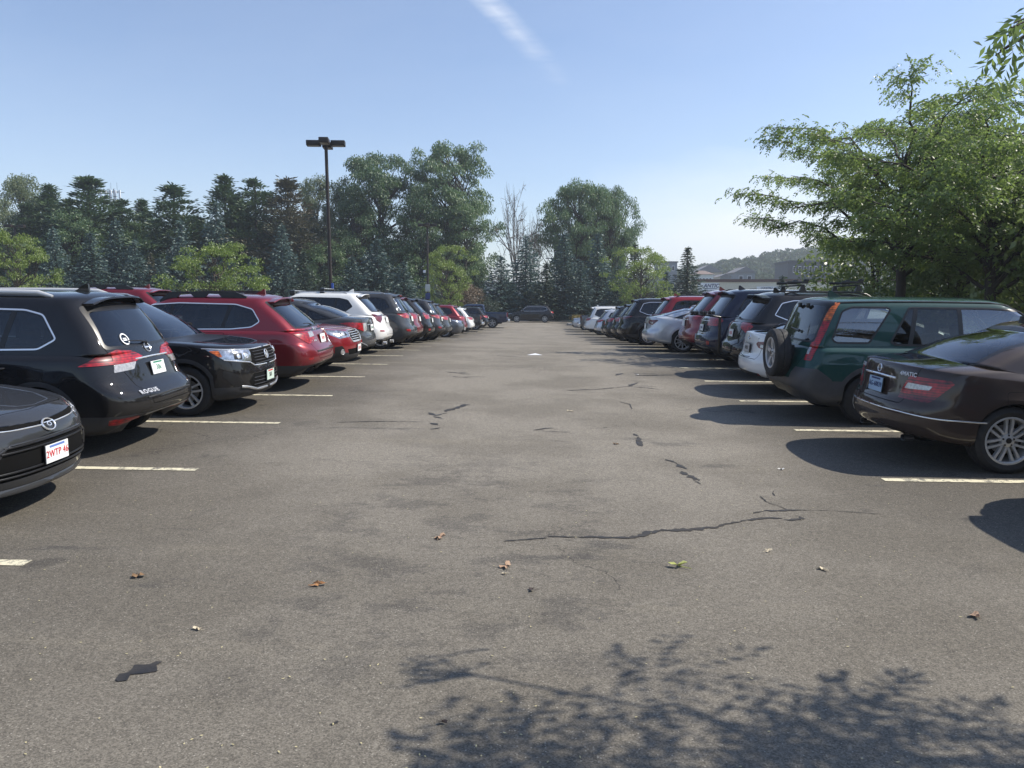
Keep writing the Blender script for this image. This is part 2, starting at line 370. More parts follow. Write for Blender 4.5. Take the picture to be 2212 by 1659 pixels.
class Shell:
    """half car body (y>=0) as a ring-lofted surface which regions are cut out of"""
    def __init__(s, sp):
        s.sp = sp; L = sp['L']; s.L = L
        nb = sp.get('nb', 7)
        kk = [tuple(k[:6]) + ((sp.get('cr', .42), sp.get('cf', .62)) if i < nb else (sp.get('cru', .30), sp.get('cfu', .36))) for i, k in enumerate(sp['keys'])]
        rows = pchip(kk, sp.get('sub', [3] * (len(sp['keys']) - 1)))
        nc, ns = sp.get('nc', 14), sp.get('ns', 34)
        nr, nf = sp.get('nr', 2.7), sp.get('nf', 2.5)
        xmr, xmf = sp['xmr'], sp['xmf']
        G = []
        wh = [(sp['wx'][0], sp['wr']), (sp['wx'][1], sp['wr'])]; fl = sp.get('flare', 0.018)
        for xr, zr, xf, zf, w, zs, cr, cf in rows:
            crr = min(cr, (xf - xr) * 0.3); cff = min(cf, (xf - xr) * 0.3)
            pts = []
            for j in range(nc):
                ph = (j / nc) * math.pi / 2
                pts.append((xr + crr * (1 - max(math.cos(ph), 0) ** (2 / nr)), w * math.sin(ph) ** (2 / nr)))
            for j in range(ns + 1):
                x = xr + crr + (xf - cff - xr - crr) * j / ns
                pts.append((x, w))
            for j in range(nc - 1, -1, -1):
                ph = (j / nc) * math.pi / 2
                pts.append((xf - cff * (1 - max(math.cos(ph), 0) ** (2 / nf)), w * math.sin(ph) ** (2 / nf)))
            row = []
            for x, y in pts:
                barrel = 1 - 0.035 * abs((x - L * 0.5) / (L * 0.5)) ** 2.5
                y *= barrel
                gr = max(0, (xmr - x) / max(xmr - xr, 1e-3)) ** sp.get('pr', 1.15) if xmr > xr else 0
                gf = max(0, (x - xmf) / max(xf - xmf, 1e-3)) ** sp.get('pf', 1.15) if xf > xmf else 0
                z = zs + (zr - zs) * min(gr, 1) + (zf - zs) * min(gf, 1)
                if z > 1.15: z -= sp.get('arch', 0.02) * ((x - sp.get('roofx', 1.9)) / 1.2) ** 2 * min(1, (z - 1.15) / 0.35)
                if y > 0.3 and z < 1.0:
                    for cx, r in wh:
                        dd = math.hypot(x - cx, z - sp['wr'] * 0.98)
                        y += fl * math.exp(-((dd - sp['ra']) / 0.10) ** 2) * min(1, (y - 0.3) / 0.4)
                row.append((x, y, z))
            G.append(row)
        G = np.array(G); s.G = G
        for f in sp.get('deform', []): f(G)
        du = np.gradient(G, axis=0); dv = np.gradient(G, axis=1)
        nn = np.cross(dv, du)
        nn[:, 0, 1] = 0; nn[:, -1, 1] = 0; nn[-1, :, 1] = 0
        ln = np.linalg.norm(nn, axis=2, keepdims=True); ln[ln < 1e-12] = 1; nn /= ln
        mid = G.shape[1] // 2
        if nn[3, mid, 1] < 0: nn = -nn
        bad = np.linalg.norm(nn, axis=2) < 0.5; nn[bad] = (0, 0, 1)
        bm = bmesh.new(); s.bm = bm
        s.ln = [bm.verts.layers.float.new('n' + a) for a in 'xyz']; s.lt = bm.faces.layers.int.new('tag')
        V = []
        for i in range(G.shape[0]):
            r = []
            for j in range(G.shape[1]):
                v = bm.verts.new(G[i, j])
                for k in range(3): v[s.ln[k]] = float(nn[i, j, k])
                r.append(v)
            V.append(r)
        for i in range(G.shape[0] - 1):
            for j in range(G.shape[1] - 1):
                bm.faces.new((V[i][j], V[i][j + 1], V[i + 1][j + 1], V[i + 1][j]))
        bm.normal_update()
        # outward orientation
        f = min(bm.faces, key=lambda f: (f.calc_center_median() - Vector((L / 2, sp['keys'][3][4], 0.6))).length)
        if f.normal.y < 0:
            bmesh.ops.reverse_faces(bm, faces=bm.faces[:]); bm.normal_update()
        s.bvh = BVHTree.FromBMesh(bm)
        s.tags = ['body', 'DELETE']
    def tid(s, t):
        if t not in s.tags: s.tags.append(t)
        return s.tags.index(t)
    PROJ = {'side': ((1, 0, 0), 0, (0, 0, 1), (0, 1, 0), .25), 'rear': ((0, 1, 0), 0, (0, 0, 1), (-1, 0, 0), .2),
            'front': ((0, 1, 0), 0, (0, 0, 1), (1, 0, 0), .2), 'top': ((1, 0, 0), 0, (0, 1, 0), (0, 0, 1), .3),
            'rc': ((1, 1, 0), 0, (0, 0, 1), (-.7, .7, 0), .15), 'fc': ((-1, 1, 0), 1, (0, 0, 1), (.7, .7, 0), .15),
            'all': ((1, 0, 0), 0, (0, 0, 1), None, 0), 'wind': ((0, 1, 0), 0, (0, 0, 1), (.6, 0, .8), .45)}
    def cut(s, t, poly, proj='side', src=('body',), rnd=0.0):
        if rnd: poly = round_poly(ccw(poly), rnd)
        poly = ccw(poly)
        if len(poly) < 3: return
        E, c, T, F, th = s.PROJ[proj]; E = Vector(E); T = Vector(T); c = c * s.L
        F = Vector(F) if F is not None else None
        su = [p[0] for p in poly]; sv = [p[1] for p in poly]
        u0, u1, v0, v1 = min(su), max(su), min(sv), max(sv)
        ids = {s.tid(x) for x in src}; cand = []
        for f in s.bm.faces:
            if f[s.lt] not in ids: continue
            if F is not None and f.normal.dot(F) < th: continue
            us = [v.co.dot(E) + c for v in f.verts]; vs = [v.co.dot(T) for v in f.verts]
            if max(us) < u0 or min(us) > u1 or max(vs) < v0 or min(vs) > v1: continue
            cand.append(f)
        for i in range(len(poly)):
            if not cand: return
            p, q = poly[i - 1], poly[i]; dx, dy = q[0] - p[0], q[1] - p[1]
            if math.hypot(dx, dy) < 1e-6: continue
            a, b = dy, -dx; k = a * p[0] + b * p[1] - a * c
            no = E * a + T * b
            if no.length < 1e-9: continue
            co = no * (k / no.length_squared)
            need = any((v.co - co).dot(no) > 0 for f in cand for v in f.verts)
            if not need: continue
            ge = set(cand)
            for f in cand: ge.update(f.edges); ge.update(f.verts)
            r = bmesh.ops.bisect_plane(s.bm, geom=list(ge), dist=1e-5, plane_co=co, plane_no=no.normalized())
            cand = [g for g in r['geom'] if isinstance(g, bmesh.types.BMFace) and (g.calc_center_median() - co).dot(no) < 0]
        tt = s.tid(t)
        for f in cand: f[s.lt] = tt; f.normal_update()
    def panel(s, t, poly, proj='side', src=('body',), rnd=0.03, gap=0.008):
        poly = round_poly(ccw(poly), rnd) if rnd else ccw(poly)
        s.cut('gap', poly, proj, src); s.cut(t, shrink(poly, gap), proj, ('gap',))
    def hit(s, o, d):
        d = Vector(d).normalized(); o = Vector(o); fl = o.y < 0
        if fl: o.y = -o.y; d.y = -d.y
        p, n, i, _ = s.bvh.ray_cast(o, d)
        if p is None: return None, None
        if n.dot(d) > 0: n = -n
        if fl: p.y = -p.y; n.y = -n.y
        return p, n
    def rear(s, y, z): return s.hit((-2, y + 1e-4, z), (1, 0, 0))
    def front(s, y, z): return s.hit((s.L + 2, y + 1e-4, z), (-1, 0, 0))
    def side(s, x, z, sg=1): return s.hit((x, 3 * sg, z), (0, -sg, 0))
    def top(s, x, y): return s.hit((x, y + 1e-4, 5), (0, 0, -1))
    def comps(s, ti):
        left = {f for f in s.bm.faces if f[s.lt] == ti}; out = []
        while left:
            st = [left.pop()]; c = []
            while st:
                f = st.pop(); c.append(f)
                for e in f.edges:
                    for g in e.link_faces:
                        if g in left: left.discard(g); st.append(g)
            out.append(c)
        return out
    def tidy(s):
        for i, t in enumerate(s.tags):
            if t in ('body', 'DELETE', 'gap'): continue
            cs = s.comps(i); big = max([sum(f.calc_area() for f in c) for c in cs], default=0)
            for c in cs:
                a = sum(f.calc_area() for f in c)
                if a < .0012 or a < big * .04:
                    nb = [g[s.lt] for f in c for e in f.edges for g in e.link_faces if g[s.lt] != i and s.tags[g[s.lt]] != 'DELETE']
                    k = max(set(nb), key=nb.count) if nb else 0
                    for f in c: f[s.lt] = k
    def emit(s, name, mats, parent, t, off=0.0, skirt=0.02, pair=False):
        """faces tagged t -> object(s), one for each connected piece"""
        ti = s.tid(t)
        if t == 'body': gi = s.tid('gap'); return s._emit(name, mats, parent, [f for f in s.bm.faces if f[s.lt] in (ti, gi)], off, skirt, pair, gi)
        r = []
        for c in s.comps(ti):
            r += s._emit(name, mats, parent, c, off, skirt, not any(abs(v.co.y) < 1e-4 for f in c for v in f.verts))
        return r
    def _emit(s, name, mats, parent, fs, off, skirt, pair, gi=-1):
        if not fs: return []
        vid = {}; P = []; NN = []; F = []
        for f in fs:
            idx = []
            for v in f.verts:
                if v not in vid:
                    vid[v] = len(P); n = Vector([v[l] for l in s.ln]); n = n.normalized() if n.length > .1 else Vector((0, 0, 1))
                    P.append(v.co + n * off); NN.append(n)
                idx.append(vid[v])
            F.append(idx)
        def make(sgs):
            pts, nrm, fc, mi_ = [], [], [], []
            for sg in sgs:
                b = len(pts); mp = {}
                for i, (p, n) in enumerate(zip(P, NN)):
                    if sg == -1 and len(sgs) == 2 and abs(p.y) < 1e-4: mp[i] = i; continue
                    mp[i] = len(pts); pts.append((p.x, p.y * sg, p.z)); nrm.append((n.x, n.y * sg, n.z))
                for f, bf in zip(F, fs):
                    g = [mp[i] for i in f]; g2 = []
                    for q in g:
                        if not g2 or g2[-1] != q: g2.append(q)
                    if len(set(g2)) >= 3: fc.append(g2 if sg == 1 else g2[::-1]); mi_.append(int(bf[s.lt] == gi))
            if skirt:
                ec = {}
                for f in fc:
                    for i in range(len(f)):
                        a, b2 = f[i - 1], f[i]; ec.setdefault((min(a, b2), max(a, b2)), []).append((a, b2))
                low = {}
                for k, l in ec.items():
                    if len(l) != 1: continue
                    a, b2 = l[0]
                    for q in (a, b2):
                        if q not in low:
                            low[q] = len(pts); p = Vector(pts[q]) - Vector(nrm[q]) * skirt
                            pts.append(tuple(p)); nrm.append(nrm[q])
                    fc.append([b2, a, low[a], low[b2]])
            me = bpy.data.meshes.new(name); me.from_pydata(pts, [], fc)
            if gi >= 0: me.polygons.foreach_set('material_index', mi_ + [0] * (len(fc) - len(mi_)))
            me.polygons.foreach_set('use_smooth', [True] * len(me.polygons))
            me.normals_split_custom_set_from_vertices(nrm)
            return link_mesh(name, me, parent, mats)
        return [make((1,)), make((-1,))] if pair else [make((1, -1))]

# ---- wheels
_wh = {}
def wheel_meshes(r, rr, w, style):
    k = (r, rr, w, style)
    if k in _wh: return _wh[k]
    t = MB(); h = w / 2
    prof = [(rr - .01, -h * .8), (rr + .01, -h * .95), ((r + rr) / 2, -h * 1.05), (r - .025, -h * .98), (r - .006, -h * .82), (r, -h * .5), (r, -.01), (r - .008, 0), (r, .01), (r, h * .5),
            (r - .006, h * .82), (r - .025, h * .98), ((r + rr) / 2, h * 1.05), (rr + .01, h * .95), (rr - .01, h * .8)]
    t.lathe(prof, 40); tm = t.mesh('tyre', 30)
    m = MB(); n, dbl, wd, tw = {'5d': (5, 1, .040, 0), '7': (7, 0, .05, 0), '10': (10, 0, .032, 0), '6d': (6, 1, .03, 0), '5': (5, 0, .085, 0), '7d': (7, 1, .034, -.035), 'y': (5, 1, .045, .10)}[style]
    m.lathe([(rr, h * .80), (rr + .004, h * .90), (rr - .012, h * .92), (rr - .022, h * .80), (rr - .026, 0), (rr - .026, -h * .8)], 36)
    fy = h * .62
    for i in range(n):
        for sg in ((-1, 1) if dbl else (0,)):
            a0 = 2 * math.pi * i / n + math.pi / 2; r0, r1 = .045, rr - .018
            o0 = sg * .022; o1 = sg * (wd * .9 + .012 + tw * .35)
            d = Vector((math.cos(a0), 0, math.sin(a0))); p = Vector((-d.z, 0, d.x))
            vs = []
            for rad, of, ww, dep in ((r0, o0, wd * .75, fy - .0), (r1 * .55, (o0 + o1) / 2, wd * .6, fy + .012), (r1, o1, wd * .8, fy + .01)):
                for s2 in (-1, 1):
                    for dy in (0, -.035): vs.append(d * rad + p * (of + s2 * ww / 2) + Vector((0, dep + dy, 0)))
            fs = []
            for q in (0, 4): fs += [(q, q + 2, q + 6, q + 4), (q + 1, q + 5, q + 7, q + 3), (q, q + 4, q + 5, q + 1), (q + 2, q + 3, q + 7, q + 6)]
            m.add(vs, fs)
    m.lathe([(0.0, fy + .018), (.03, fy + .018), (.062, fy + .008), (.07, fy - .03), (0.0, fy - .03)], 20)
    m.lathe([(0.0, fy + .024), (.026, fy + .023), (.03, fy + .015)], 16, mi=1)
    for i in range(5):
        a = 2 * math.pi * i / 5 + .3
        m.lathe([(0, fy + .016), (.009, fy + .016), (.011, fy - .01)], 8, c=(math.cos(a) * .052, 0, math.sin(a) * .052), mi=1)
    # brake disc and dark backing
    m.lathe([(0.0, h * .1), (rr * .62, h * .1), (rr * .62, h * .05)], 28, mi=2)
    m.lathe([(0.0, -h * .3), (rr - .03, -h * .3)], 28, mi=3)
    rm = m.mesh('rim', 30)
    _wh[k] = (tm, rm)
    return _wh[k]
def add_wheels(root, sp, alloy=None):
    r = sp['wr']; tm, rm = wheel_meshes(r, sp.get('rr', r * .68), sp.get('tw', .225), sp.get('rim', '5d'))
    key = 'rim_' + (alloy or ALLOY).name + str(id(rm))
    if key not in _wh:
        for nm, me, ml in (('t', tm, [RUBBER]), ('r', rm.copy(), [alloy or ALLOY, TRIMB, mat('brake_disc', (.25, .24, .23), .4, .8), VOID])):
            if nm == 't' and len(me.materials): continue
            for q in ml: me.materials.append(q)
            if nm == 'r': _wh[key] = me
    rm = _wh[key]
    if not len(tm.materials): tm.materials.append(RUBBER)
    for x in sp['wx']:
        for sg in (1, -1):
            t = link_mesh('wheel', tm, root); t.location = (x, sg * (sp['track'] - sp.get('tw', .225) / 2), r - .008)
            if sg < 0: t.rotation_euler = (0, 0, math.pi)
            link_mesh('rim', rm, t)
def plate(root, S, where, z, txt=None, ink=INK_K, base=PLATE, y=0.0, size=.085, tilt=None, band=None, frame=TRIMB):
    p, n = (S.rear if where == 'rear' else S.front)(y, z)
    if p is None: return
    n = Vector((n.x, 0, n.z * .6)).normalized()
    p = p + n * .012
    e = MB(); e.box((0, 0, 0), (.312, .16, .012), 1, bev=.004); e.box((0, 0, .008), (.300, .148, .006), 0)
    o = e.build('license_plate', [base, frame], root, 30); o.matrix_local = frame_of(p, n)
    if txt:
        tm = text_mesh(txt, size, .0015, False, sx=.86, sp=1.08); t = link_mesh('plate_lettering', tm, o, ink); t.location = (0, -.004, .0128)
    if band:
        b = MB(); b.box((0, .058, .0118), (.20, .018, .002)); b.build('plate_band', band, o)
    return o
def rail(root, pts, r, m, name='roof_rail', sec=8):
    mb = MB(); mb.tube(pts, r, sec); return mb.build(name, m, root, 50)
def badge_text(root, S, where, y, z, txt, size, m=mat('badge_silver', (.62, .63, .65), .35, .2), name='badge_lettering', x=None, shear=0.0, bold=True, sp=1.1):
    p, n = S.rear(y, z) if where == 'rear' else S.front(y, z)
    if p is None: return
    o = link_mesh(name, text_mesh(txt, size, .003, bold, shear=shear, sp=sp), root, m); o.matrix_local = frame_of(p + n * .004, n)
    return o
def ring_badge(root, S, where, z, r=.055, kind='bar', y=0.0):
    p, n = S.rear(y, z) if where == 'rear' else S.front(y, z)
    if p is None: return
    m = MB(); m.lathe([(r * .8, 0), (r * .8, .008), (r * .92, .012), (r, .006), (r, 0)], 26, axis='z')
    if kind == 'bar': m.box((0, 0, .006), (r * 2.25, r * .30, .012), 0, bev=.003)
    elif kind == 'vee':
        for sg in (-1, 1):
            m.box((sg * r * .28, r * .15, .005), (r * .14, r * 1.1, .008), 0, rot=Matrix.Rotation(sg * -.45, 3, 'Z'))
            m.box((sg * r * .40, -r * .2, .005), (r * .14, r * 1.0, .008), 0, rot=Matrix.Rotation(sg * -.45, 3, 'Z'))
    elif kind == 'star':
        for k in range(3):
            a = math.pi / 2 + k * 2 * math.pi / 3
            m.box((math.cos(a) * r * .42, math.sin(a) * r * .42, .006), (r * .85, r * .13, .01), 0, rot=Matrix.Rotation(a, 3, 'Z'))
    elif kind == 'ovals':
        m.lathe([(r * .22, 0), (r * .22, .012), (r * .32, .012), (r * .32, 0)], 16, axis='z')
        m.box((0, r * .35, .006), (r * 1.3, r * .12, .01), 0)
    elif kind == 'solid':
        m.lathe([(0, .006), (r * .75, .006)], 20, axis='z', mi=1)
        m.box((0, 0, .008), (r * .9, r * .3, .004), 0)
    o = m.build('badge', [CHROME, INK_B], root, 40)
    o.matrix_local = frame_of(p + n * .003, n)
    if kind in ('ovals', 'solid'): o.scale = (1.35, .95, 1)
    return o
def block(root, name, c, d, m, bev=.01, rot=None):
    mb = MB(); mb.box((0, 0, 0), d, bev=bev); o = mb.build(name, m, root, 40); o.location = c
    if rot: o.rotation_euler = rot
    return o
def interior(root, sp, m=SEAT, rows=2, low=False):
    x1 = sp['xmf'] - (.85 if low else .95); mb = MB(); q = .87 if low else 1.0
    for i in range(rows):
        x = x1 - (.80 if low else .98) * i
        for sg in ((-1, 1) if i == 0 else (-1, 0, 1)):
            yy = sg * (.34 if i == 0 else .42); ww = .46 if i == 0 else .42
            mb.box((x + .02, yy, .58), (.46, ww, .16), bev=.05)
            mb.box((x - .26, yy, .86 * q), (.14, ww, .60 * q), bev=.05, rot=Matrix.Rotation(-.25, 3, 'Y'))
            mb.box((x - .34, yy, 1.235 * q), (.10, .26, .17), bev=.04, rot=Matrix.Rotation(-.2, 3, 'Y'))
    if low: mb.box((sp['rbx'] + .48, 0, sp['keys'][8][1] - .10), (.72, 1.30, .04))
    mb.box((sp['xmf'] - .12, 0, .92 * (.95 if low else 1)), (.42, 1.36, .20), bev=.05)
    mb.lathe([(.17, 0), (.185, .012), (.20, 0), (.185, -.012)], 20, axis='x', c=(x1 + .55, .34, .93), close=True)
    mb.box((sp['L'] / 2, 0, .36), (sp['L'] - 1.0, 1.5, .06))
    return mb.build('interior', m, root, 40)
def underbody(root, sp):
    mb = MB(); L = sp['L']; w = sp['track'] - sp.get('tw', .225) - .02; r = sp['wr']
    mb.box((L / 2 + .08, 0, .41), (L - 1.0, 2 * w, .14)); mb.box((sp['wx'][0], 0, r), (.09, 2 * w + .1, .09)); mb.box((sp['wx'][1], 0, r), (.09, 2 * w + .1, .09))
    for x in sp['wx']:
        for sg in (1, -1):
            ra = sp['ra'] + .012; y0 = sg * (sp['track'] - sp.get('tw', .225) - .05); y1 = sg * (sp['track'] + sp.get('wellout', .0)); b = len(mb.v)
            tt = np.linspace(-.12, math.pi + .12, 20)
            for t in tt:
                for y in (y0, y1): mb.v.append((x + ra * math.cos(t), y, r * .98 + ra * math.sin(t)))
            for i in range(19): mb.f.append((b + 2 * i, b + 2 * i + 1, b + 2 * i + 3, b + 2 * i + 2)); mb.m.append(0)
            mb.f.append(tuple(b + 2 * i for i in range(20))); mb.m.append(0)
    return mb.build('underbody', VOID, root, None, fixn=False)
def mirror(root, S, x, z, m, sc=1.0):
    for sg in (1, -1):
        p, n = S.side(x, z, sg)
        if p is None: continue
        mb = MB(); mb.box((0, sg * .13, .03), (.13 * sc, .21 * sc, .15 * sc), 0, bev=.035); mb.box((.0, sg * .03, -.02), (.07, .09, .04), 1, bev=.01)
        mb.box((-.066 * sc, sg * .135, .03), (.004, .17 * sc, .115 * sc), 2)
        o = mb.build('side_mirror', [m, TRIMB, CHROME], root, 40); o.location = p
def handle(root, S, x, z, m, w=.19):
    for sg in (1, -1):
        p, n = S.side(x, z, sg)
        if p is None: continue
        n = Vector(n); mb = MB()
        mb.tube([(-w / 2, 0, 0), (-w / 2 + .02, sg * .028, .0), (0, sg * .034, 0), (w / 2 - .02, sg * .028, 0), (w / 2, 0, 0)], [.008, .012, .013, .012, .008], 8)
        o = mb.build('door_handle', m, root, 50); o.location = p
def antenna(root, S, x, m, h=.09):
    p, n = S.top(x, 0)
    mb = MB(); mb.prism([(-.08, 0), (.10, 0), (.06, .02), (-.045, h), (-.07, h)], -.016, .016)
    o = mb.build('antenna', m, root, 30); o.location = (p.x, 0, p.z - .004)
def wiper(root, S, y, z, l=.34, a=.12):
    p, n = S.rear(y, z)
    if p is None: return
    mb = MB(); mb.tube([(0, 0, .02), (-l * .5, l * .5 * a, .035), (-l, l * a, .02)], [.012, .009, .007], 6); mb.lathe([(0, 0), (.022, 0), (.022, .025), (0, .025)], 10, axis='z')
    o = mb.build('rear_wiper', TRIMB, root, 40); o.matrix_local = frame_of(p + n * .01, n)
def spoiler(root, S, z, yw, m, dep=.14, th=.022):
    """lip that stands out behind the top of the rear glass"""
    mb = MB(); n = 13; rows = []
    for i in range(n):
        y = -yw + 2 * yw * i / (n - 1); x0 = S.sp['spx']
        p, _ = S.top(x0, y); z0 = p.z + .004 + .3 * (S.top(x0, 0)[0].z - p.z)
        q = dep * (1 - .35 * abs(y / yw) ** 3)
        rows.append([(x0 + .10, y, z0 - .002), (x0 - q, y, z0 + .004), (x0 - q - .008, y, z0 - .012), (x0 - q + .01, y, z0 - th), (x0 + .05, y, z0 - th - .015)])
    k = 5; b = len(mb.v)
    for r in rows: mb.v += r
    for i in range(n - 1):
        for j in range(k): mb.f.append((b + i * k + j, b + (i + 1) * k + j, b + (i + 1) * k + (j + 1) % k, b + i * k + (j + 1) % k)); mb.m.append(0)
    mb.f.append(tuple(b + j for j in range(k))); mb.f.append(tuple(b + (n - 1) * k + j for j in range(k))[::-1]); mb.m += [0, 0]
    return mb.build('rear_spoiler', m, root, 40)
def exhaust(root, x, y, z, m=CHROME, r=.035, wide=1.0):
    mb = MB(); mb.lathe([(r * .8, .09), (r * .85, 0), (r, -.002), (r, .09)], 16, axis='x')
    o = mb.build('exhaust_pipe', m, root, 40); o.location = (x, y, z); o.scale = (1, wide, 1)
def daylight(S, outline, splits, trim=.016, pil=.028, rnd=.04, proj='side', first=0):
    """side glass: bright surround, black pillars, panes between the splits (x at belt, x at top)"""
    o = round_poly(ccw(outline), rnd); S.cut('window_trim', o, proj)
    inner = shrink(o, trim); S.cut('pillar', inner, proj, ('window_trim',))
    core = shrink(inner, .012)
    zs = [p[1] for p in outline]; z0, z1 = min(zs), max(zs)
    lines = [None] + list(splits) + [None]
    for i in range(len(lines) - 1):
        poly = core
        for k, side in ((lines[i], 1), (lines[i + 1], -1)):
            if k is None: continue
            xa, xb = k; dx, dz = xb - xa, z1 - z0; l = math.hypot(dx, dz); nx, nz = dz / l, -dx / l
            kk = nx * xa + nz * z0
            poly = clip_half(poly, -nx * side, -nz * side, -(kk + side * pil) * side) if side == 1 else clip_half(poly, nx, nz, kk - pil)
            if len(poly) < 3: break
        if len(poly) >= 3: S.cut('window_%d' % (i + first), poly, proj, ('pillar',))
    return len(lines) - 1

def finish(root, S, sp, body, opts):
    """emit everything that was cut"""
    g = opts.get; S.tidy()
    S.emit('body', [body, GAP], root, 'body', skirt=.018)
    for t in list(S.tags):
        if t in ('body', 'gap', 'DELETE'): continue
        nm = t.split(':')[0]; base = nm.rstrip('0123456789').rstrip('_')
        if base == 'window':
            k = int(nm.split('_')[1]); gl = g('glass', G_DARK)
            if isinstance(gl, (list, tuple)): gl = gl[min(k, len(gl) - 1)]
            S.emit('window', gl, root, t, off=-.003, skirt=.0, pair=True)
        elif base in ('windshield',): S.emit('windshield', g('wglass', G_MID), root, t, off=-.002, skirt=0)
        elif base == 'rear_window': S.emit('rear_window', g('rglass', G_DARK), root, t, off=-.002, skirt=0)
        elif base == 'window_trim': S.emit('window_trim', g('trim', TRIMB), root, t, off=.002, skirt=.01)
        elif base == 'pillar': S.emit('pillar_trim', TRIMB, root, t, skirt=.01)
        elif base in ('door', 'fuel_flap', 'front_door', 'rear_door'): S.emit(base, body, root, t, skirt=.015, pair=True)
        elif base in ('tailgate', 'hood', 'trunk_lid', 'rear_bumper', 'front_bumper'): S.emit(base, body, root, t, skirt=.015)
        elif base == 'cladding': S.emit('cladding', g('clad', CLAD), root, t, off=.004, skirt=.02)
        elif base in ('diffuser',): S.emit(base, g('diff', CLAD), root, t, off=.006, skirt=.02)
        elif base == 'skid_plate': S.emit(base, SILV, root, t, off=.010, skirt=.02)
        elif base == 'grille': S.emit(base, g('grille', VOID), root, t, off=-.012, skirt=.0)
        elif base in ('intake',): S.emit(base, g('grille', VOID), root, t, off=-.008, skirt=.0)
        elif base == 'chrome_strip': S.emit(base, CHROME, root, t, off=.008, skirt=.015)
        elif base == 'recess': S.emit('plate_recess', body, root, t, off=-.02, skirt=.0)
        elif base == 'blackpanel': S.emit('trim_panel', TRIMB, root, t, off=.001, skirt=.01)
        elif base == 'roof_panel': S.emit('roof_panel', g('roof', body), root, t, off=.001, skirt=.01)
        elif base == 'tail_light': S.emit('tail_light', g('tail', REDL), root, t, off=.008, skirt=.02, pair=True)
        elif base == 'tail_light_lens': S.emit('tail_light_lens', g('tail2', WHL), root, t, off=.010, skirt=.01, pair=True)
        elif base == 'turn_lens': S.emit('turn_lens', ORL, root, t, off=.010, skirt=.01, pair=True)
        elif base == 'reflector': S.emit('reflector', REDL, root, t, off=.006, skirt=.01, pair=True)
        elif base == 'headlight': S.emit('headlight', g('head', HEADL), root, t, off=.003, skirt=.02, pair=True)
        elif base == 'headlight_bezel': S.emit('headlight_bezel', TRIMB, root, t, off=.004, skirt=.01, pair=True)
        elif base == 'headlight_lamp': S.emit('headlight_lamp', CHROME, root, t, off=.006, skirt=.01, pair=True)
        elif base == 'fog_light': S.emit('fog_light', WHL, root, t, off=.004, skirt=.01, pair=True)
        else: S.emit(base, g(base, TRIMB), root, t, off=.002, skirt=.01)
    underbody(root, sp); add_wheels(root, sp, g('alloy'))
    S.bm.free()
def arches(S, sp, clad=0.0, cladz=None, src=('body',)):
    r = sp['wr'] * .98
    if cladz: S.cut('cladding', [(-.5, -.1), (S.L + .5, -.1), (S.L + .5, cladz), (-.5, cladz)], 'all', src)
    for x in sp['wx']:
        if clad: S.cut('cladding', circ(x, r, sp['ra'] + clad), 'side', src)
        S.cut('DELETE', circ(x, r, sp['ra']), 'side', ('body', 'cladding', 'gap', 'door', 'front_door', 'rear_door', 'rear_bumper', 'front_bumper'))
# ---- body templates
def template(L, H, W, belt, nose, cowl, head, rbx, rrx, gr=.20, tw=.64, gate=.09, deck=None, mid=None, mx=0, **k):
    rbz = k.pop('rbz', belt); cz = k.pop('cz', belt + .01); gm = .5
    rb = k.pop('rb', .05 if deck else .12); keys = [(.20 + rb, gr + .07 + rb, L - .26, gr, W - .13, gr),
            (.07, gr + .13 + rb * .6, L - .08, gr + .05, W - .035, gr + .08),
            (.0, gr + .28, L - .005, gr + .20, W - .008, gr + .26),
            (.012, gr + .42, L, gr + .36, W, gr + .44),
            (gate * .7, gr + .50, L - .02, gr + .48, W, gr + .56),
            (gate, (deck or belt) - .20, L - .07, nose - .05, W - .004, belt - .22),
            (gate + (.06 if not deck else .03), (deck or belt) - .04, L - .18, nose + .03, W - .03, belt - .06),
            (rbx, rbz, cowl, cz, W - .085, belt),
            ((rbx + rrx) * .5 - mx, (rbz + H - .1) / 2 + (.025 if deck else 0), (cowl + head) / 2 + .06, (belt + H - .1) / 2, (W - .085 + tw + .02) / 2 + .012, (belt + H - .1) / 2),
            (rrx, H - .10, head, H - .10, tw + .02, H - .12),
            (rrx + (.12 if deck else .05), H - .045, head - .12, H - .045, tw - .05, H - .055),
            (rrx + (.32 if deck else .15), H - .010, head - .30, H - .012, tw - .26, H - .016),
            (rrx + (.50 if deck else .25), H, head - .42, H, 0, H)]
    keys.insert(7, tuple(a * .06 + b * .94 for a, b in zip(keys[6], keys[7])))
    sp = dict(L=L, H=H, W=W, belt=belt, nb=8, keys=keys, sub=[2, 2, 2, 2, 3, 3, 10, 1, 5, 4, 3, 3, 3], xmr=(rbx + .75 if deck else rbx + .1), xmf=cowl - .02, roofx=(rrx + head) / 2, spx=rrx + .06,
              wx=k.pop('wx'), wr=k.pop('wr', .35), ra=k.pop('ra', .40), track=W - .025, cowl=cowl, head=head, rbx=rbx, rrx=rrx, tw_=tw, gate=gate)
    sp.update(k)
    return sp
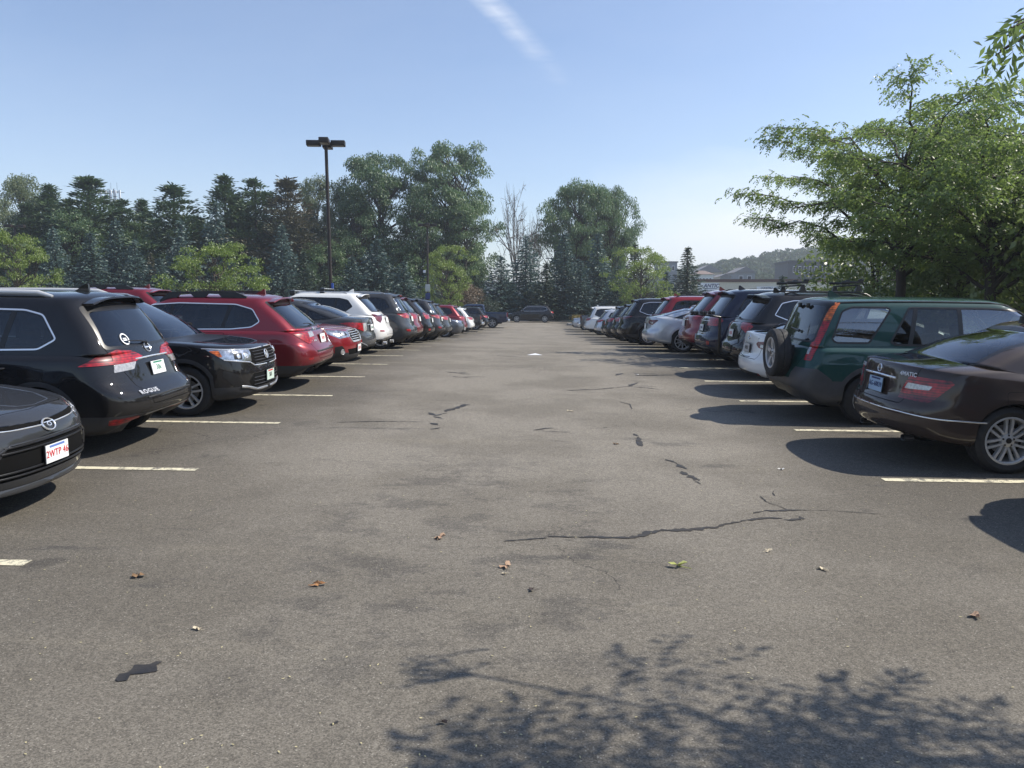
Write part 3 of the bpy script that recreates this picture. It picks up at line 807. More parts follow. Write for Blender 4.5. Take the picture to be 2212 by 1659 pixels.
def common(S, sp, suv=True, rdoor=True, q=None, side=None, splits=None, glass_y=.60, rw=None, ws=True):
    b, H = sp['belt'], sp['H']; x0, x1 = sp['wx']
    if side is None:
        side = [(sp['rrx'] + .10, b + .16), (sp['rrx'] + .42, b + .035), (sp['cowl'] - .62, b + .02), (sp['cowl'] - .36, b + .05),
                (sp['head'] - .02, H - .185), (sp['head'] - .35, H - .155), (sp['rrx'] + .50, H - .165), (sp['rrx'] + .26, H - .22)] if suv else \
               [(sp['rbx'] + .25, b + .06), (sp['rbx'] + .6, b + .025), (sp['cowl'] - .62, b + .02), (sp['cowl'] - .36, b + .045),
                (sp['head'] - .02, H - .175), (sp['head'] - .4, H - .145), (sp['rrx'] + .35, H - .155), (sp['rrx'] + .1, H - .20)]
    if splits is None:
        splits = [(x0 + .48, x0 + .38), (x0 + 1.38, x0 + 1.30)] if suv else [(x0 + .42, x0 + .42), (x0 + 1.28, x0 + 1.20)]
    xs, xm = x0 + .50, splits[-1][0]
    dz0 = sp['gr_'] if 'gr_' in sp else .36
    # doors: lower edge at the sill, upper edge at the belt
    S.panel('rear_door', [(xs - .10, b - .03), (xs - .02, b - .35), (xs + .22, dz0), (xm - .01, dz0), (xm - .01, b - .03)], 'side', rnd=.05)
    S.panel('front_door', [(xm + .01, b - .03), (xm + .01, dz0), (x1 - .46, dz0), (x1 - .42, b - .20), (x1 - .52, b - .03)], 'side', rnd=.05)
    S.panel('fuel_flap', [(x0 - .08, b - .30), (x0 + .10, b - .30), (x0 + .10, b - .13), (x0 - .08, b - .13)], 'side', rnd=.04, gap=.004)
    n = daylight(S, side, splits)
    if ws:
        S.cut('pillar', [(-.1, b - .02), (sp['W'] - .15, b - .02), (sp['tw_'] - .03, H - .085), (-.1, H - .07)], 'wind', rnd=.06)
        S.cut('windshield', [(-.2, b + .03), (sp['W'] - .20, b + .03), (sp['tw_'] - .075, H - .11), (-.2, H - .10)], 'wind', ('pillar',), rnd=.05)
    return n
def roof_rails(root, S, sp, m, x0=.25, x1=.25, h=.045, r=.017):
    a, b = sp['rrx'] + x0, sp['head'] - x1; y = sp['tw_'] - .075
    for sg in (1, -1):
        pts = []
        for t in np.linspace(0, 1, 12):
            x = a + (b - a) * t; p, _ = S.top(x, y)
            pts.append((x, sg * y, p.z + (h if .04 < t < .96 else .0)))
        rail(root, pts, [r * .6] + [r] * 10 + [r * .6], m)
def suv_rear(S, sp, gy=.60, wz0=None, wz1=None, wy0=.64, wy1=.54, gatez=.50, plate_z=None):
    b, H = sp['belt'], sp['H']; wz0 = wz0 or b + .06; wz1 = wz1 or H - .17
    S.cut('blackpanel', [(-.1, wz0 - .03), (wy0 + .03, wz0 - .03), (wy1 + .04, wz1 + .06), (-.1, wz1 + .07)], 'rear', rnd=.05)
    S.cut('rear_window', [(-.2, wz0), (wy0, wz0), (wy1, wz1), (-.2, wz1 + .01)], 'rear', ('blackpanel',), rnd=.06)

# ================================================================== car builders: each returns the root Empty; rear at x=0, nose at x=L
def crossover(name, body, tail, o=None, **kw):
    """mid-size crossover; tail: dict of polygons in wrapped rear coordinates (x+y, z)"""
    o = o or {}
    a = dict(L=4.65, H=1.70, W=.915, belt=1.05, nose=.86, cowl=3.62, head=2.80, rbx=.24, rrx=.62, wx=(.98, 3.68), wr=.355, ra=.405, gr=.22, rim='5d')
    a.update(kw.get('dims', {})); sp = template(**a); S = Shell(sp); root = empty(name)
    g = kw.get
    arches(S, sp, clad=g('clad', .05), cladz=g('cladz', .40))
    if g('pre'): g('pre')(S, sp)
    common(S, sp, side=g('side'), splits=g('splits'))
    suv_rear(S, sp, **g('rear', {}))
    for i, (t, poly, src) in enumerate(tail):
        S.cut(t, poly, 'rc', src, rnd=.015)
    gz0 = g('gatez', .52)
    S.panel('tailgate', [(-.2, gz0), (.56, gz0), (.66, sp['belt'] - .06), (.70, sp['belt'] + .02), (.55, sp['H'] - .12), (-.2, sp['H'] - .11)], 'rear', ('body',), rnd=.06)
    for t, poly, pr, src in g('extra', []): S.cut(t, poly, pr, src, rnd=.012)
    nose = sp['nose_'] if 'nose_' in sp else a['nose']; L = sp['L']
    for t, poly, pr, src in g('front', [('grille', [(-.1, nose - .20), (.42, nose - .20), (.50, nose - .06), (-.1, nose - .06)], 'front', ('body',)),
                                        ('headlight', [(.62, nose - .12), (1.15, nose - .06), (1.45, nose + .03), (.66, nose - .01)], 'fc', ('body',)),
                                        ('intake', [(-.1, .30), (.5, .30), (.56, .46), (-.1, .48)], 'front', ('body', 'cladding'))]):
        S.cut(t, poly, pr, src, rnd=.02)
    S.panel('hood', [(sp['cowl'] - .02, -.1), (sp['cowl'] + .0, .66), (L - .25, .60), (L - .18, -.1)], 'top', rnd=.08)
    if g('spoiler', True): spoiler(root, S, 0, sp['tw_'] - .10, g('spm', body), dep=g('spd', .13))
    if g('rails'): roof_rails(root, S, sp, g('rails'))
    mirror(root, S, sp['cowl'] - .52, sp['belt'] + .06, body)
    handle(root, S, sp['wx'][0] + .42, sp['belt'] - .13, g('hm', body)); handle(root, S, sp['wx'][0] + 1.50, sp['belt'] - .13, g('hm', body))
    antenna(root, S, sp['rrx'] + .38, body)
    if g('wiper', True): wiper(root, S, .0, (g('rear', {}).get('wz0') or sp['belt'] + .06) - .005)
    for f in g('post', []): f(root, S, sp)
    interior(root, sp)
    finish(root, S, sp, body, o)
    root['L'] = sp['L']
    return root
def sedan(name, body, tail, o=None, **kw):
    o = o or {}
    a = dict(L=4.70, H=1.45, W=.90, belt=.93, nose=.74, cowl=3.48, head=2.62, rbx=.80, rrx=1.45, deck=1.02, rbz=1.06, gate=.07, wx=(1.05, 3.82), wr=.325, ra=.36, gr=.17, tw=.58, rim='5d', cz=.95)
    a.update(kw.get('dims', {})); sp = template(**a); S = Shell(sp); root = empty(name); g = kw.get
    sp['gr_'] = .30
    arches(S, sp)
    common(S, sp, suv=False, side=g('side'), splits=g('splits'))
    b, H = sp['belt'], sp['H']; dk = a['deck']
    # back light lies between deck and roof: project from behind and above
    gb = g('gb', dk + .055); gn = g('gn', .03)
    S.cut('blackpanel', [(-.1, gb), (sp['W'] - .23 - gn, gb), (sp['tw_'] - .02 - gn * .6, H - .085), (-.1, H - .07)], 'backlight', rnd=.06)
    S.cut('rear_window', [(-.2, gb + .03), (sp['W'] - .27 - gn, gb + .03), (sp['tw_'] - .06 - gn * .6, H - .115), (-.2, H - .10)], 'backlight', ('blackpanel',), rnd=.06)
    for t, poly, src in tail: S.cut(t, poly, 'rc', src, rnd=.012)
    for t, poly, pr, src in g('extra', []): S.cut(t, poly, pr, src, rnd=.012)
    S.panel('trunk_lid', [(-.2, g('lidz', .60)), (.50, g('lidz', .60)), (.60, dk - .16), (.66, dk + .3), (-.2, dk + .3)], 'rear', ('body',), rnd=.03)
    nose = a['nose']; L = sp['L']
    for t, poly, pr, src in g('front', [('grille', [(-.1, nose - .16), (.42, nose - .16), (.46, nose - .05), (-.1, nose - .05)], 'front', ('body',)),
                                        ('headlight', [(.62, nose - .12), (1.1, nose - .06), (1.5, nose + .04), (.66, nose - .01)], 'fc', ('body',)),
                                        ('intake', [(-.1, .24), (.5, .24), (.56, .40), (-.1, .42)], 'front', ('body',))]):
        S.cut(t, poly, pr, src, rnd=.02)
    S.panel('hood', [(sp['cowl'] - .02, -.1), (sp['cowl'] + .0, .64), (L - .25, .56), (L - .18, -.1)], 'top', rnd=.08)
    mirror(root, S, sp['cowl'] - .50, sp['belt'] + .05, body)
    handle(root, S, sp['wx'][0] + .36, sp['belt'] - .12, g('hm', body)); handle(root, S, sp['wx'][0] + 1.38, sp['belt'] - .12, g('hm', body))
    for f in g('post', []): f(root, S, sp)
    interior(root, sp, g('seatm', SEAT), low=True)
    finish(root, S, sp, body, o)
    root['L'] = sp['L']
    return root
Shell.PROJ['backlight'] = ((0, 1, 0), 0, (0, 0, 1), (-.6, 0, .8), .35)
BL = ('body',)
P_BLACK = paint('black', (0.006, 0.006, 0.007), .2, .30); P_NAVY = paint('navy', (0.008, 0.013, 0.035), .35, .32)
P_DGREY = paint('dark_grey', (0.025, 0.027, 0.031), .5, .35); P_RED = paint('deep_red', (0.20, 0.010, 0.018), .45, .33)
P_RED2 = paint('bright_red', (0.30, 0.012, 0.020), .45, .33); P_WHITE = paint('white', (0.74, 0.74, 0.72), 0.0, .35)
P_SILVER = paint('silver', (0.56, 0.58, 0.61), .45, .32); P_GREEN = paint('green', (0.012, 0.055, 0.049), .4, .32)
P_BROWN = paint('brown', (0.042, 0.028, 0.023), .55, .33); P_GREY = paint('grey', (0.10, 0.105, 0.115), .6, .33); P_CHAR = paint('charcoal', (0.040, 0.043, 0.048), .5, .33)
P_BLUE = paint('truck_blue', (0.012, 0.022, 0.055), .4, .32)

# ---- L1 black crossover, tail to the aisle
def post_rogue(root, S, sp):
    roof_rails(root, S, sp, mat('rail_silver', (.62, .62, .61), .3, .3), .38, .25, .035, .030)
    plate(root, S, 'rear', .875, '306', INK_G, PLATE, size=.085, band=INK_G)
    ring_badge(root, S, 'rear', 1.10, .06, 'bar')
    strip(root, S, 'rear', [(0, 1.005), (.36, 1.0)], .012, CHROME, 'chrome_strip', both='join')
    strip(root, S, 'rear', [(0, .615), (.50, .60)], .010, CLAD, 'step_pad', both='join')
    badge_text(root, S, 'rear', .44, .66, 'ROGUE', .080, sp=1.25)
    p, n = S.rear(.34, 1.215)
    m = MB(); m.lathe([(.055, 0), (.055, .002), (.070, .002), (.070, 0)], 26, axis='z'); m.box((0, .006, .001), (.06, .014, .002)); m.box((0, -.014, .001), (.07, .012, .002))
    o = m.build('sticker', INK_W, root, None); o.matrix_local = frame_of(p + n * .004, n)
def car_rogue():
    tail = [('tail_light', [(.46, 1.03), (.56, .93), (1.44, .925), (1.30, .98), (1.10, 1.08), (.84, 1.09)], BL),
            ('tail_light_lens', [(.62, .955), (1.02, .935), (1.0, 1.00), (.80, 1.00)], ('tail_light',)),
            ('reflector', [(.66, .34), (1.16, .35), (1.15, .41), (.70, .42)], ('body', 'cladding'))]
    tail = [('tail_light', [(.44, 1.02), (.60, .975), (1.46, .965), (1.20, 1.06), (.90, 1.115), (.64, 1.09)], BL),
            ('tail_light_lens', [(.66, .90), (1.00, .885), (.98, .965), (.60, .974)], BL), tail[2], ('tail_light_dark', [(.98, 1.0), (1.5, .99), (1.5, 1.15), (1.0, 1.15)], ('tail_light',))]
    return crossover('black_crossover', P_BLACK, tail, dict(trim=CHROME, glass=G_MID, rglass=G_DARK, clad=CLAD, tail_light_dark=DREDL),
        dims=dict(L=4.69, H=1.735, W=.925, belt=1.075, nose=.90, cowl=3.64, head=2.85, rbx=.27, rrx=.60, wx=(1.00, 3.70), wr=.36, ra=.41, gate=.18, gr=.22, rim='5d', mx=.02),
        side=[(.83, 1.24), (1.02, 1.13), (3.05, 1.09), (3.30, 1.12), (2.80, 1.545), (2.4, 1.575), (1.20, 1.55), (1.0, 1.50)],
        splits=[(1.42, 1.30), (2.32, 2.26)],
        rear=dict(wz0=1.155, wz1=1.52, wy0=.66, wy1=.56),
        extra=[('recess', [(-.1, .775), (.36, .775), (.30, .98), (-.1, .99)], 'rear', BL),
               ('blackpanel2', [(-.1, .595), (.52, .57), (.54, .61), (-.1, .63)], 'rear', BL),
               ('skid_plate', [(-.1, .40), (.46, .395), (.50, .43), (-.1, .44)], 'rear', ('body', 'cladding')),
               ],
        cladz=.44, rails=None, post=[post_rogue], spd=.15, wiper=True)
def strip(root, S, where, pts, r, m, name='trim_strip', n=18, both=True, off=.002):
    """thin moulding laid along the surface through (y,z) points, mirrored across the centre line"""
    P = []
    for i in range(len(pts) - 1):
        for t in np.linspace(0, 1, n // (len(pts) - 1) + 1, endpoint=(i == len(pts) - 2)):
            P.append((pts[i][0] + (pts[i + 1][0] - pts[i][0]) * t, pts[i][1] + (pts[i + 1][1] - pts[i][1]) * t))
    H = []
    for y, z in P:
        if where in ('rear', 'front'): p, q = (S.rear if where == 'rear' else S.front)(y, z)
        elif where == 'side': p, q = S.side(y, z)
        else:
            d = Vector((1, -1, 0)) if where == 'rc' else Vector((-1, -1, 0))
            # (x+y) given; shoot along the diagonal
            s0 = y; o = Vector((s0 / 2 - 3, s0 / 2 + 3, z)) if where == 'rc' else Vector((S.L - s0 / 2 + 3, s0 / 2 + 3, z))
            p, q = S.hit(o, d)
        if p is not None: H.append(p + q * off)
    if len(H) < 2: return
    if both == 'join':
        H = [Vector((p.x, -p.y, p.z)) for p in H[::-1]] + H; sets = [H]
    elif both: sets = [H, [Vector((p.x, -p.y, p.z)) for p in H]]
    else: sets = [H]
    for h in sets:
        mb = MB(); mb.tube(h, r, 6); mb.build(name, m, root, 60)
def lamp_pod(root, S, y, z, r, m=CHROME, where='front'):
    for sg in (1, -1):
        p, n = (S.front if where == 'front' else S.rear)(y, z)
        if p is None: continue
        p = Vector((p.x, sg * y, p.z)); n = Vector((n.x, sg * n.y, n.z))
        mb = MB(); mb.lathe([(0, .004), (r * .55, .006), (r * .8, .002), (r, .012), (r * 1.08, .006), (r * 1.08, -.01)], 20, axis='z')
        o = mb.build('lamp_bowl', m, root, 40); o.matrix_local = frame_of(p, n)
# ---- L0 dark grey sedan, nose to the aisle
def post_camry(root, S, sp):
    strip(root, S, 'front', [(0, .235), (.55, .245), (.80, .27)], .03, P_DGREY, 'front_lip', both='join')
    plate(root, S, 'front', .47, '2WTP 46', INK_R, PLATE, size=.082, band=mat('plate_band_blue', (.12, .2, .5), .5), y=.0)
    ring_badge(root, S, 'front', .695, .062, 'ovals')
    for z, w in ((.595, .50), (.555, .53), (.40, .57), (.365, .57)):
        strip(root, S, 'front', [(0, z), (w, z)], .008, TRIMB, 'grille_bar', both='join', off=.004)
    strip(root, S, 'front', [(.07, .705), (.40, .715), (.62, .735)], .006, CHROME, 'grille_trim')
    strip(root, S, 'front', [(0, .61), (.45, .61), (.60, .54), (.66, .34)], .010, P_DGREY, 'grille_frame', both='join')
def car_camry():
    fr = [('grille', [(-.1, .705), (.40, .715), (.60, .745), (.55, .765), (-.1, .735)], 'front', BL),
          ('headlight', [(.62, .70), (1.10, .73), (1.62, .83), (1.30, .83), (.66, .765)], 'fc', BL),
          ('headlight_lamp', [(.80, .73), (.98, .735), (.98, .775), (.80, .765)], 'fc', ('headlight',)),
          ('intake', [(-.1, .33), (.60, .33), (.66, .39), (.46, .61), (-.1, .63)], 'front', BL),
          ('fog_light', [(.90, .36), (1.02, .36), (1.02, .44), (.90, .43)], 'fc', BL),
          ]
    return sedan('dark_sedan', P_DGREY, [('tail_light', [(.6, .75), (1.4, .78), (1.4, .9), (.6, .92)], BL)], dict(glass=G_MID),
        front=fr, post=[post_camry], dims=dict(L=4.64, H=1.46, W=.90, belt=.94, nose=.785, cowl=3.45, head=2.60, wx=(1.0, 3.70), gr=.17, wr=.33, ra=.365))
# ---- L2 black compact crossover, nose to the aisle
def post_taos(root, S, sp):
    plate(root, S, 'front', .50, '581', INK_K, mat('plate_green', (.55, .66, .58), .5), y=0, size=.09, band=INK_R)
    m = ring_badge(root, S, 'front', .80, .070, 'vee')
    strip(root, S, 'fc', [(.08, .905), (.55, .90), (1.05, .915), (1.50, .935)], .009, CHROME, 'chrome_strip')
    strip(root, S, 'fc', [(.08, .665), (.50, .675), (.62, .725), (1.18, .78)], .009, CHROME, 'chrome_strip')
    strip(root, S, 'fc', [(.02, .325), (.45, .33), (.70, .385), (.86, .40)], .020, SILV, 'skid_trim')
    for k in range(5):
        z = .695 + .042 * k
        strip(root, S, 'front', [(0, z), (.40, z)], .006, DALLOY, 'grille_bar', both='join', off=-.004)
    for k in range(3):
        z = .40 + .05 * k
        strip(root, S, 'front', [(0, z), (.48, z)], .006, DALLOY, 'grille_bar', both='join', off=-.004)
    lamp_pod(root, S, .58, .825, .045); lamp_pod(root, S, .70, .825, .035)
def car_taos():
    fr = [('grille', [(-.1, .67), (.42, .68), (.50, .74), (.46, .90), (-.1, .90)], 'front', BL),
          ('headlight', [(.46, .74), (.62, .735), (1.20, .79), (1.46, .93), (.50, .90)], 'fc', BL),
          ('turn_lens', [(1.20, .82), (1.28, .82), (1.40, .90), (1.24, .90)], 'fc', ('headlight',)),
          ('headlight_bezel', [(.80, .77), (.98, .78), (.98, .86), (.80, .86)], 'fc', ('headlight',)),
          ('intake', [(-.1, .36), (.52, .36), (.60, .46), (.50, .56), (-.1, .57)], 'front', ('body', 'cladding')),
          ('vent', [(.80, .42), (1.0, .40), (1.22, .56), (1.20, .64), (.95, .58)], 'fc', ('body', 'cladding'))]
    tail = [('tail_light', [(.5, .95), (1.3, .95), (1.2, 1.06), (.5, 1.06)], BL)]
    return crossover('black_compact_crossover', P_BLACK, tail, dict(glass=G_MID, trim=CHROME, clad=CLAD), front=fr, post=[post_taos], cladz=.40, rails=SILV, clad=.055,
        dims=dict(L=4.47, H=1.64, W=.92, belt=1.03, nose=.92, cowl=3.36, head=2.50, rbx=.24, rrx=.60, wx=(.93, 3.61), wr=.35, ra=.40, gate=.1, gr=.20, rim='5d', cf=.55, nf=2.7))
# ---- L3 / L4 red wagons
def post_outback(root, S, sp):
    plate(root, S, 'rear', .84, '7FJ 89', INK_R, PLATE, size=.075); ring_badge(root, S, 'rear', 1.00, .05, 'ovals')
    badge_text(root, S, 'rear', .42, .82, 'OUTBACK', .034, sp=1.1)
    bars(root, S, sp)
    strip(root, S, 'rear', [(0, .655), (.50, .65)], .016, CLAD, 'step_pad', both='join', off=-.004)
def bars(root, S, sp):
    # chunky black side rails raised on feet
    for sg in (1, -1):
        y = sp['tw_'] - .06; a, b = sp['rrx'] + .42, sp['head'] - .15; xs = np.linspace(a, b, 26); up, lo = [], []
        for i, x in enumerate(xs):
            p, _ = S.top(x, y); t = i / 25
            h = .02 + .07 * min(1, min(t, 1 - t) / .12)
            hole = .055 if (.30 < t < .46 or .62 < t < .78) else 0
            up.append((x, p.z + h)); lo.append((x, p.z - .01 + (h - .03 if hole else 0)))
        mb = MB(); mb.prism(up + lo[::-1], sg * y - .022, sg * y + .022); mb.build('roof_rail', CLAD, root, 30)
def outback(front=False, paint_=None):
    fr = [('grille', [(-.1, .64), (.36, .64), (.46, .76), (.38, .88), (-.1, .88)], 'front', BL),
          ('headlight', [(.50, .76), (.98, .73), (1.42, .86), (1.46, .91), (.95, .90), (.54, .86)], 'fc', BL),
          ('headlight_bezel', [(.62, .79), (.90, .78), (.95, .84), (.70, .85)], 'fc', ('headlight',)),
          ('intake', [(-.1, .38), (.52, .38), (.58, .50), (-.1, .52)], 'front', ('body', 'cladding')),
          ('fogpod', [(.82, .34), (1.14, .34), (1.14, .56), (.90, .58), (.80, .50)], 'fc', ('body', 'cladding'))]
    def pf(root, S, sp):
        for k in range(5): strip(root, S, 'front', [(0, .665 + .045 * k), (.38, .665 + .045 * k)], .011, CHROME, 'grille_bar', both='join', off=.002)
        strip(root, S, 'front', [(0, .645), (.37, .645), (.46, .76), (.38, .88), (0, .885)], .012, CHROME, 'grille_frame', both='join')
        plate(root, S, 'front', .50, '3KL 72', INK_R, PLATE, size=.08); lamp_pod(root, S, .70, .45, .055, WHL); lamp_pod(root, S, .62, .825, .05)
        bars(root, S, sp)
    tail = [('tail_light', [(.50, .92), (.58, .80), (.78, .78), (1.00, .86), (1.34, 1.02), (1.05, 1.03), (.56, 1.00)], BL),
            ('tail_light_lens', [(.52, .90), (.72, .88), (.74, .965), (.55, .975)], ('tail_light',)),
            ('reflector', [(.74, .52), (.88, .52), (.88, .56), (.74, .56)], BL)]
    return crossover('red_wagon', paint_ or P_RED, tail, dict(trim=CHROME, glass=G_MID, rglass=G_DARK), front=fr, rails=None, post=[pf if front else post_outback], cladz=.43, clad=.05,
        dims=dict(L=4.82, H=1.60, W=.92, belt=1.00, nose=.87, cowl=3.62, head=2.82, rbx=.26, rrx=.78, wx=(1.08, 3.82), wr=.35, ra=.40, gate=.10, gr=.23, rim='5d', arch=.03),
        side=[(.92, 1.15), (1.06, 1.055), (1.4, 1.02), (3.04, 1.0), (3.28, 1.03), (2.80, 1.42), (2.3, 1.455), (1.35, 1.44), (1.06, 1.36)], splits=[(1.56, 1.42), (2.46, 2.40)],
        rear=dict(wz0=1.06, wz1=1.42, wy0=.64, wy1=.55), extra=[('recess', [(-.1, .74), (.24, .74), (.24, .93), (-.1, .93)], 'rear', BL)])
# ---- L5 dark sedan tail
def post_s5(root, S, sp):
    plate(root, S, 'rear', .79, 'GX 410', INK_G, PLATE, size=.075); ring_badge(root, S, 'rear', .93, .05, 'ovals')
    strip(root, S, 'rear', [(0, .86), (.34, .86)], .012, CHROME, 'chrome_strip', both='join')
    strip(root, S, 'rc', [(.5, .36), (.9, .46), (1.25, .50)], .012, SILV, 'trim_strip')
def car_s5():
    tail = [('tail_light', [(.50, .74), (.72, .70), (1.10, .80), (1.55, .90), (1.3, .93), (.52, .91)], BL),
            ('tail_light_lens', [(.50, .74), (.72, .71), (.74, .90), (.52, .91)], ('tail_light',)),
            ('reflector', [(.85, .46), (.98, .47), (.98, .55), (.88, .53)], BL)]
    return sedan('charcoal_sedan', P_CHAR, tail, dict(glass=G_DARK, rglass=G_MID), post=[post_s5], dims=dict(L=4.60, H=1.47, W=.885, belt=.95, deck=1.05, rbz=1.08, rbx=.55, rrx=1.40, cowl=3.35, head=2.5, wx=(1.0, 3.68)),
                 extra=[('diffuser', [(-.1, .20), (.72, .22), (.62, .38), (-.1, .40)], 'rear', BL)])
# ---- L6 white crossover
def post_x3(root, S, sp):
    plate(root, S, 'rear', .90, None, INK_K, PLATE); ring_badge(root, S, 'rear', 1.04, .045, 'solid')
    roof_rails(root, S, sp, SILV, .35, .25, .035)
    for x in (1.75, 2.55):
        y = sp['tw_'] - .07; z = S.top(x, y)[0].z; mb = MB(); mb.box((x, 0, z + .13), (.10, 2 * y - .02, .022), 0, bev=.008); mb.build('cross_bar', SILV, root, 30)
        for sg in (1, -1): block(root, 'bar_foot', (x, sg * (y - .02), z + .065), (.13, .06, .14), TRIMB, .02)
    exhaust(root, .03, .52, .30, CHROME, .045, 1.5); exhaust(root, .03, -.52, .30, CHROME, .045, 1.5)
def car_x3():
    tail = [('tail_light', [(.46, 1.00), (.62, .92), (.70, .82), (.90, .80), (.98, .90), (1.34, 1.02), (1.28, 1.07), (.95, 1.06)], BL),
            ('reflector', [(.66, .60), (.92, .61), (.92, .645), (.66, .635)], BL)]
    return crossover('white_crossover', P_WHITE, tail, dict(tail=DREDL, glass=G_DARK, trim=TRIMB), post=[post_x3], spm=P_WHITE, cladz=.40,
        dims=dict(L=4.66, H=1.66, W=.92, belt=1.04, nose=.88, cowl=3.62, head=2.72, rbx=.26, rrx=.72, wx=(.93, 3.74), wr=.355, ra=.40, gate=.11, gr=.21, rim='5d'),
        rear=dict(wz0=1.15, wz1=1.50, wy0=.62, wy1=.54), side=[(.88, 1.26), (1.12, 1.09), (3.04, 1.06), (3.26, 1.09), (2.72, 1.48), (2.3, 1.51), (1.24, 1.49), (1.02, 1.44)],
        extra=[('skid_plate', [(-.1, .33), (.50, .33), (.56, .42), (-.1, .43)], 'rear', ('body', 'cladding')), ('recess', [(-.1, .82), (.27, .82), (.27, 1.0), (-.1, 1.0)], 'rear', BL)])
# ---- L7 dark crossover with wide lamps
def post_rav(root, S, sp):
    plate(root, S, 'rear', .90, None, INK_B, PLATE); ring_badge(root, S, 'rear', 1.03, .045, 'ovals'); roof_rails(root, S, sp, SILV, .3, .2, .04)
    badge_text(root, S, 'rear', .38, .74, 'RAV4', .05); strip(root, S, 'rear', [(0, .985), (.30, .985)], .012, CHROME, 'chrome_strip', both='join')
    strip(root, S, 'rear', [(.655, 1.14), (.575, 1.50)], .012, CHROME, 'pillar_strip')
RAVTAIL = [('tail_light', [(.44, 1.00), (.56, .92), (.98, .93), (1.30, 1.06), (.80, 1.07), (.48, 1.08)], BL), ('turn_lens', [(.66, .93), (.80, .93), (.80, 1.0), (.68, 1.0)], ('tail_light',)),
           ('reflector', [(.70, .53), (.95, .54), (.98, .60), (.72, .60)], ('body', 'cladding'))]
def car_rav(p=None):
    return crossover('charcoal_crossover', p or P_CHAR, RAVTAIL, dict(glass=G_DARK, trim=TRIMB), post=[post_rav], cladz=.50, clad=.05,
        dims=dict(L=4.60, H=1.70, W=.92, belt=1.06, nose=.88, cowl=3.50, head=2.66, rbx=.24, rrx=.56, wx=(.95, 3.61), wr=.355, ra=.405, gate=.13, gr=.21), rear=dict(wz0=1.13, wz1=1.50, wy0=.62, wy1=.54))
# ---- crossover with lamps climbing the rear pillar
def car_vert(p, name='black_tall_lamp_crossover', rails=None):
    tail = [('tail_light', [(.56, .93), (.98, .90), (1.02, 1.02), (.86, 1.10), (.98, 1.50), (.90, 1.50), (.70, 1.12), (.56, 1.08)], BL),
            ('reflector', [(.66, .46), (.84, .46), (.84, .53), (.66, .53)], ('body', 'cladding'))]
    tail = [('tail_light', [(.54, .90), (.96, .88), (1.06, 1.00), (.92, 1.10), (.56, 1.08)], BL), ('tail_light_upper', [(.74, 1.10), (.92, 1.10), (1.22, 1.50), (1.13, 1.52)], BL), tail[1]]
    def po(root, S, sp):
        plate(root, S, 'rear', .84, None, INK_B, PLATE); ring_badge(root, S, 'rear', 1.05, .04, 'solid'); strip(root, S, 'rear', [(0, .93), (.40, .93)], .012, CHROME, 'chrome_strip', both='join')
    return crossover(name, p, tail, dict(glass=G_DARK, tail_light_upper=REDL), post=[po], rails=rails, cladz=.44,
        extra=[('skid_plate', [(-.1, .36), (.40, .36), (.46, .42), (-.1, .43)], 'rear', ('body', 'cladding'))],
        dims=dict(L=4.60, H=1.68, W=.92, belt=1.06, rbx=.28, rrx=.72, wx=(.95, 3.61), cowl=3.5, head=2.66), rear=dict(wz0=1.13, wz1=1.48, wy0=.60, wy1=.50))
# ---- plain crossover for the far bays
def car_plain(p, name='crossover', tailm=None, rails=None, trim=TRIMB, dims=None, tail=None, plate_z=.88, glass_=None):
    tail = tail or [('tail_light', [(.46, .98), (.60, .88), (1.05, .90), (1.28, 1.02), (.90, 1.06), (.50, 1.06)], BL)]
    def po(root, S, sp): plate(root, S, 'rear', plate_z, None, INK_B, PLATE); strip(root, S, 'rear', [(0, .97), (.34, .97)], .012, CHROME, 'chrome_strip', both='join'); ring_badge(root, S, 'rear', 1.03, .04, 'ovals')
    d = dict(ns=26, nc=10); d.update(dims or {})
    return crossover(name, p, tail, dict(glass=glass_ or G_DARK, trim=trim, tail=tailm or REDL), post=[po], rails=rails, dims=d)
# ---- R1 brown sedan, tail to the aisle
def post_merc(root, S, sp):
    plate(root, S, 'rear', .755, 'AG-60839', INK_B, PLATEB, size=.074, band=INK_B); ring_badge(root, S, 'rear', .925, .042, 'star')
    badge_text(root, S, 'rear', -.50, .915, '4MATIC', .058, sp=1.12); badge_text(root, S, 'rear', .50, .915, 'C 300', .055, sp=1.12)
    strip(root, S, 'rear', [(0, .862), (.34, .855)], .013, CHROME, 'chrome_strip', both='join')
    strip(root, S, 'rc', [(.02, .545), (.60, .545), (1.15, .52), (1.62, .50)], .007, CHROME, 'bumper_strip')
    exhaust(root, .15, .48, .27, DALLOY, .032, 1.5); exhaust(root, .15, -.48, .27, DALLOY, .032, 1.5)
    antenna(root, S, sp['rrx'] + .22, TRIMB, .075)
    strip(root, S, 'side', [(1.35, .93), (1.40, .945), (3.0, .955)], .008, CHROME, 'belt_strip')
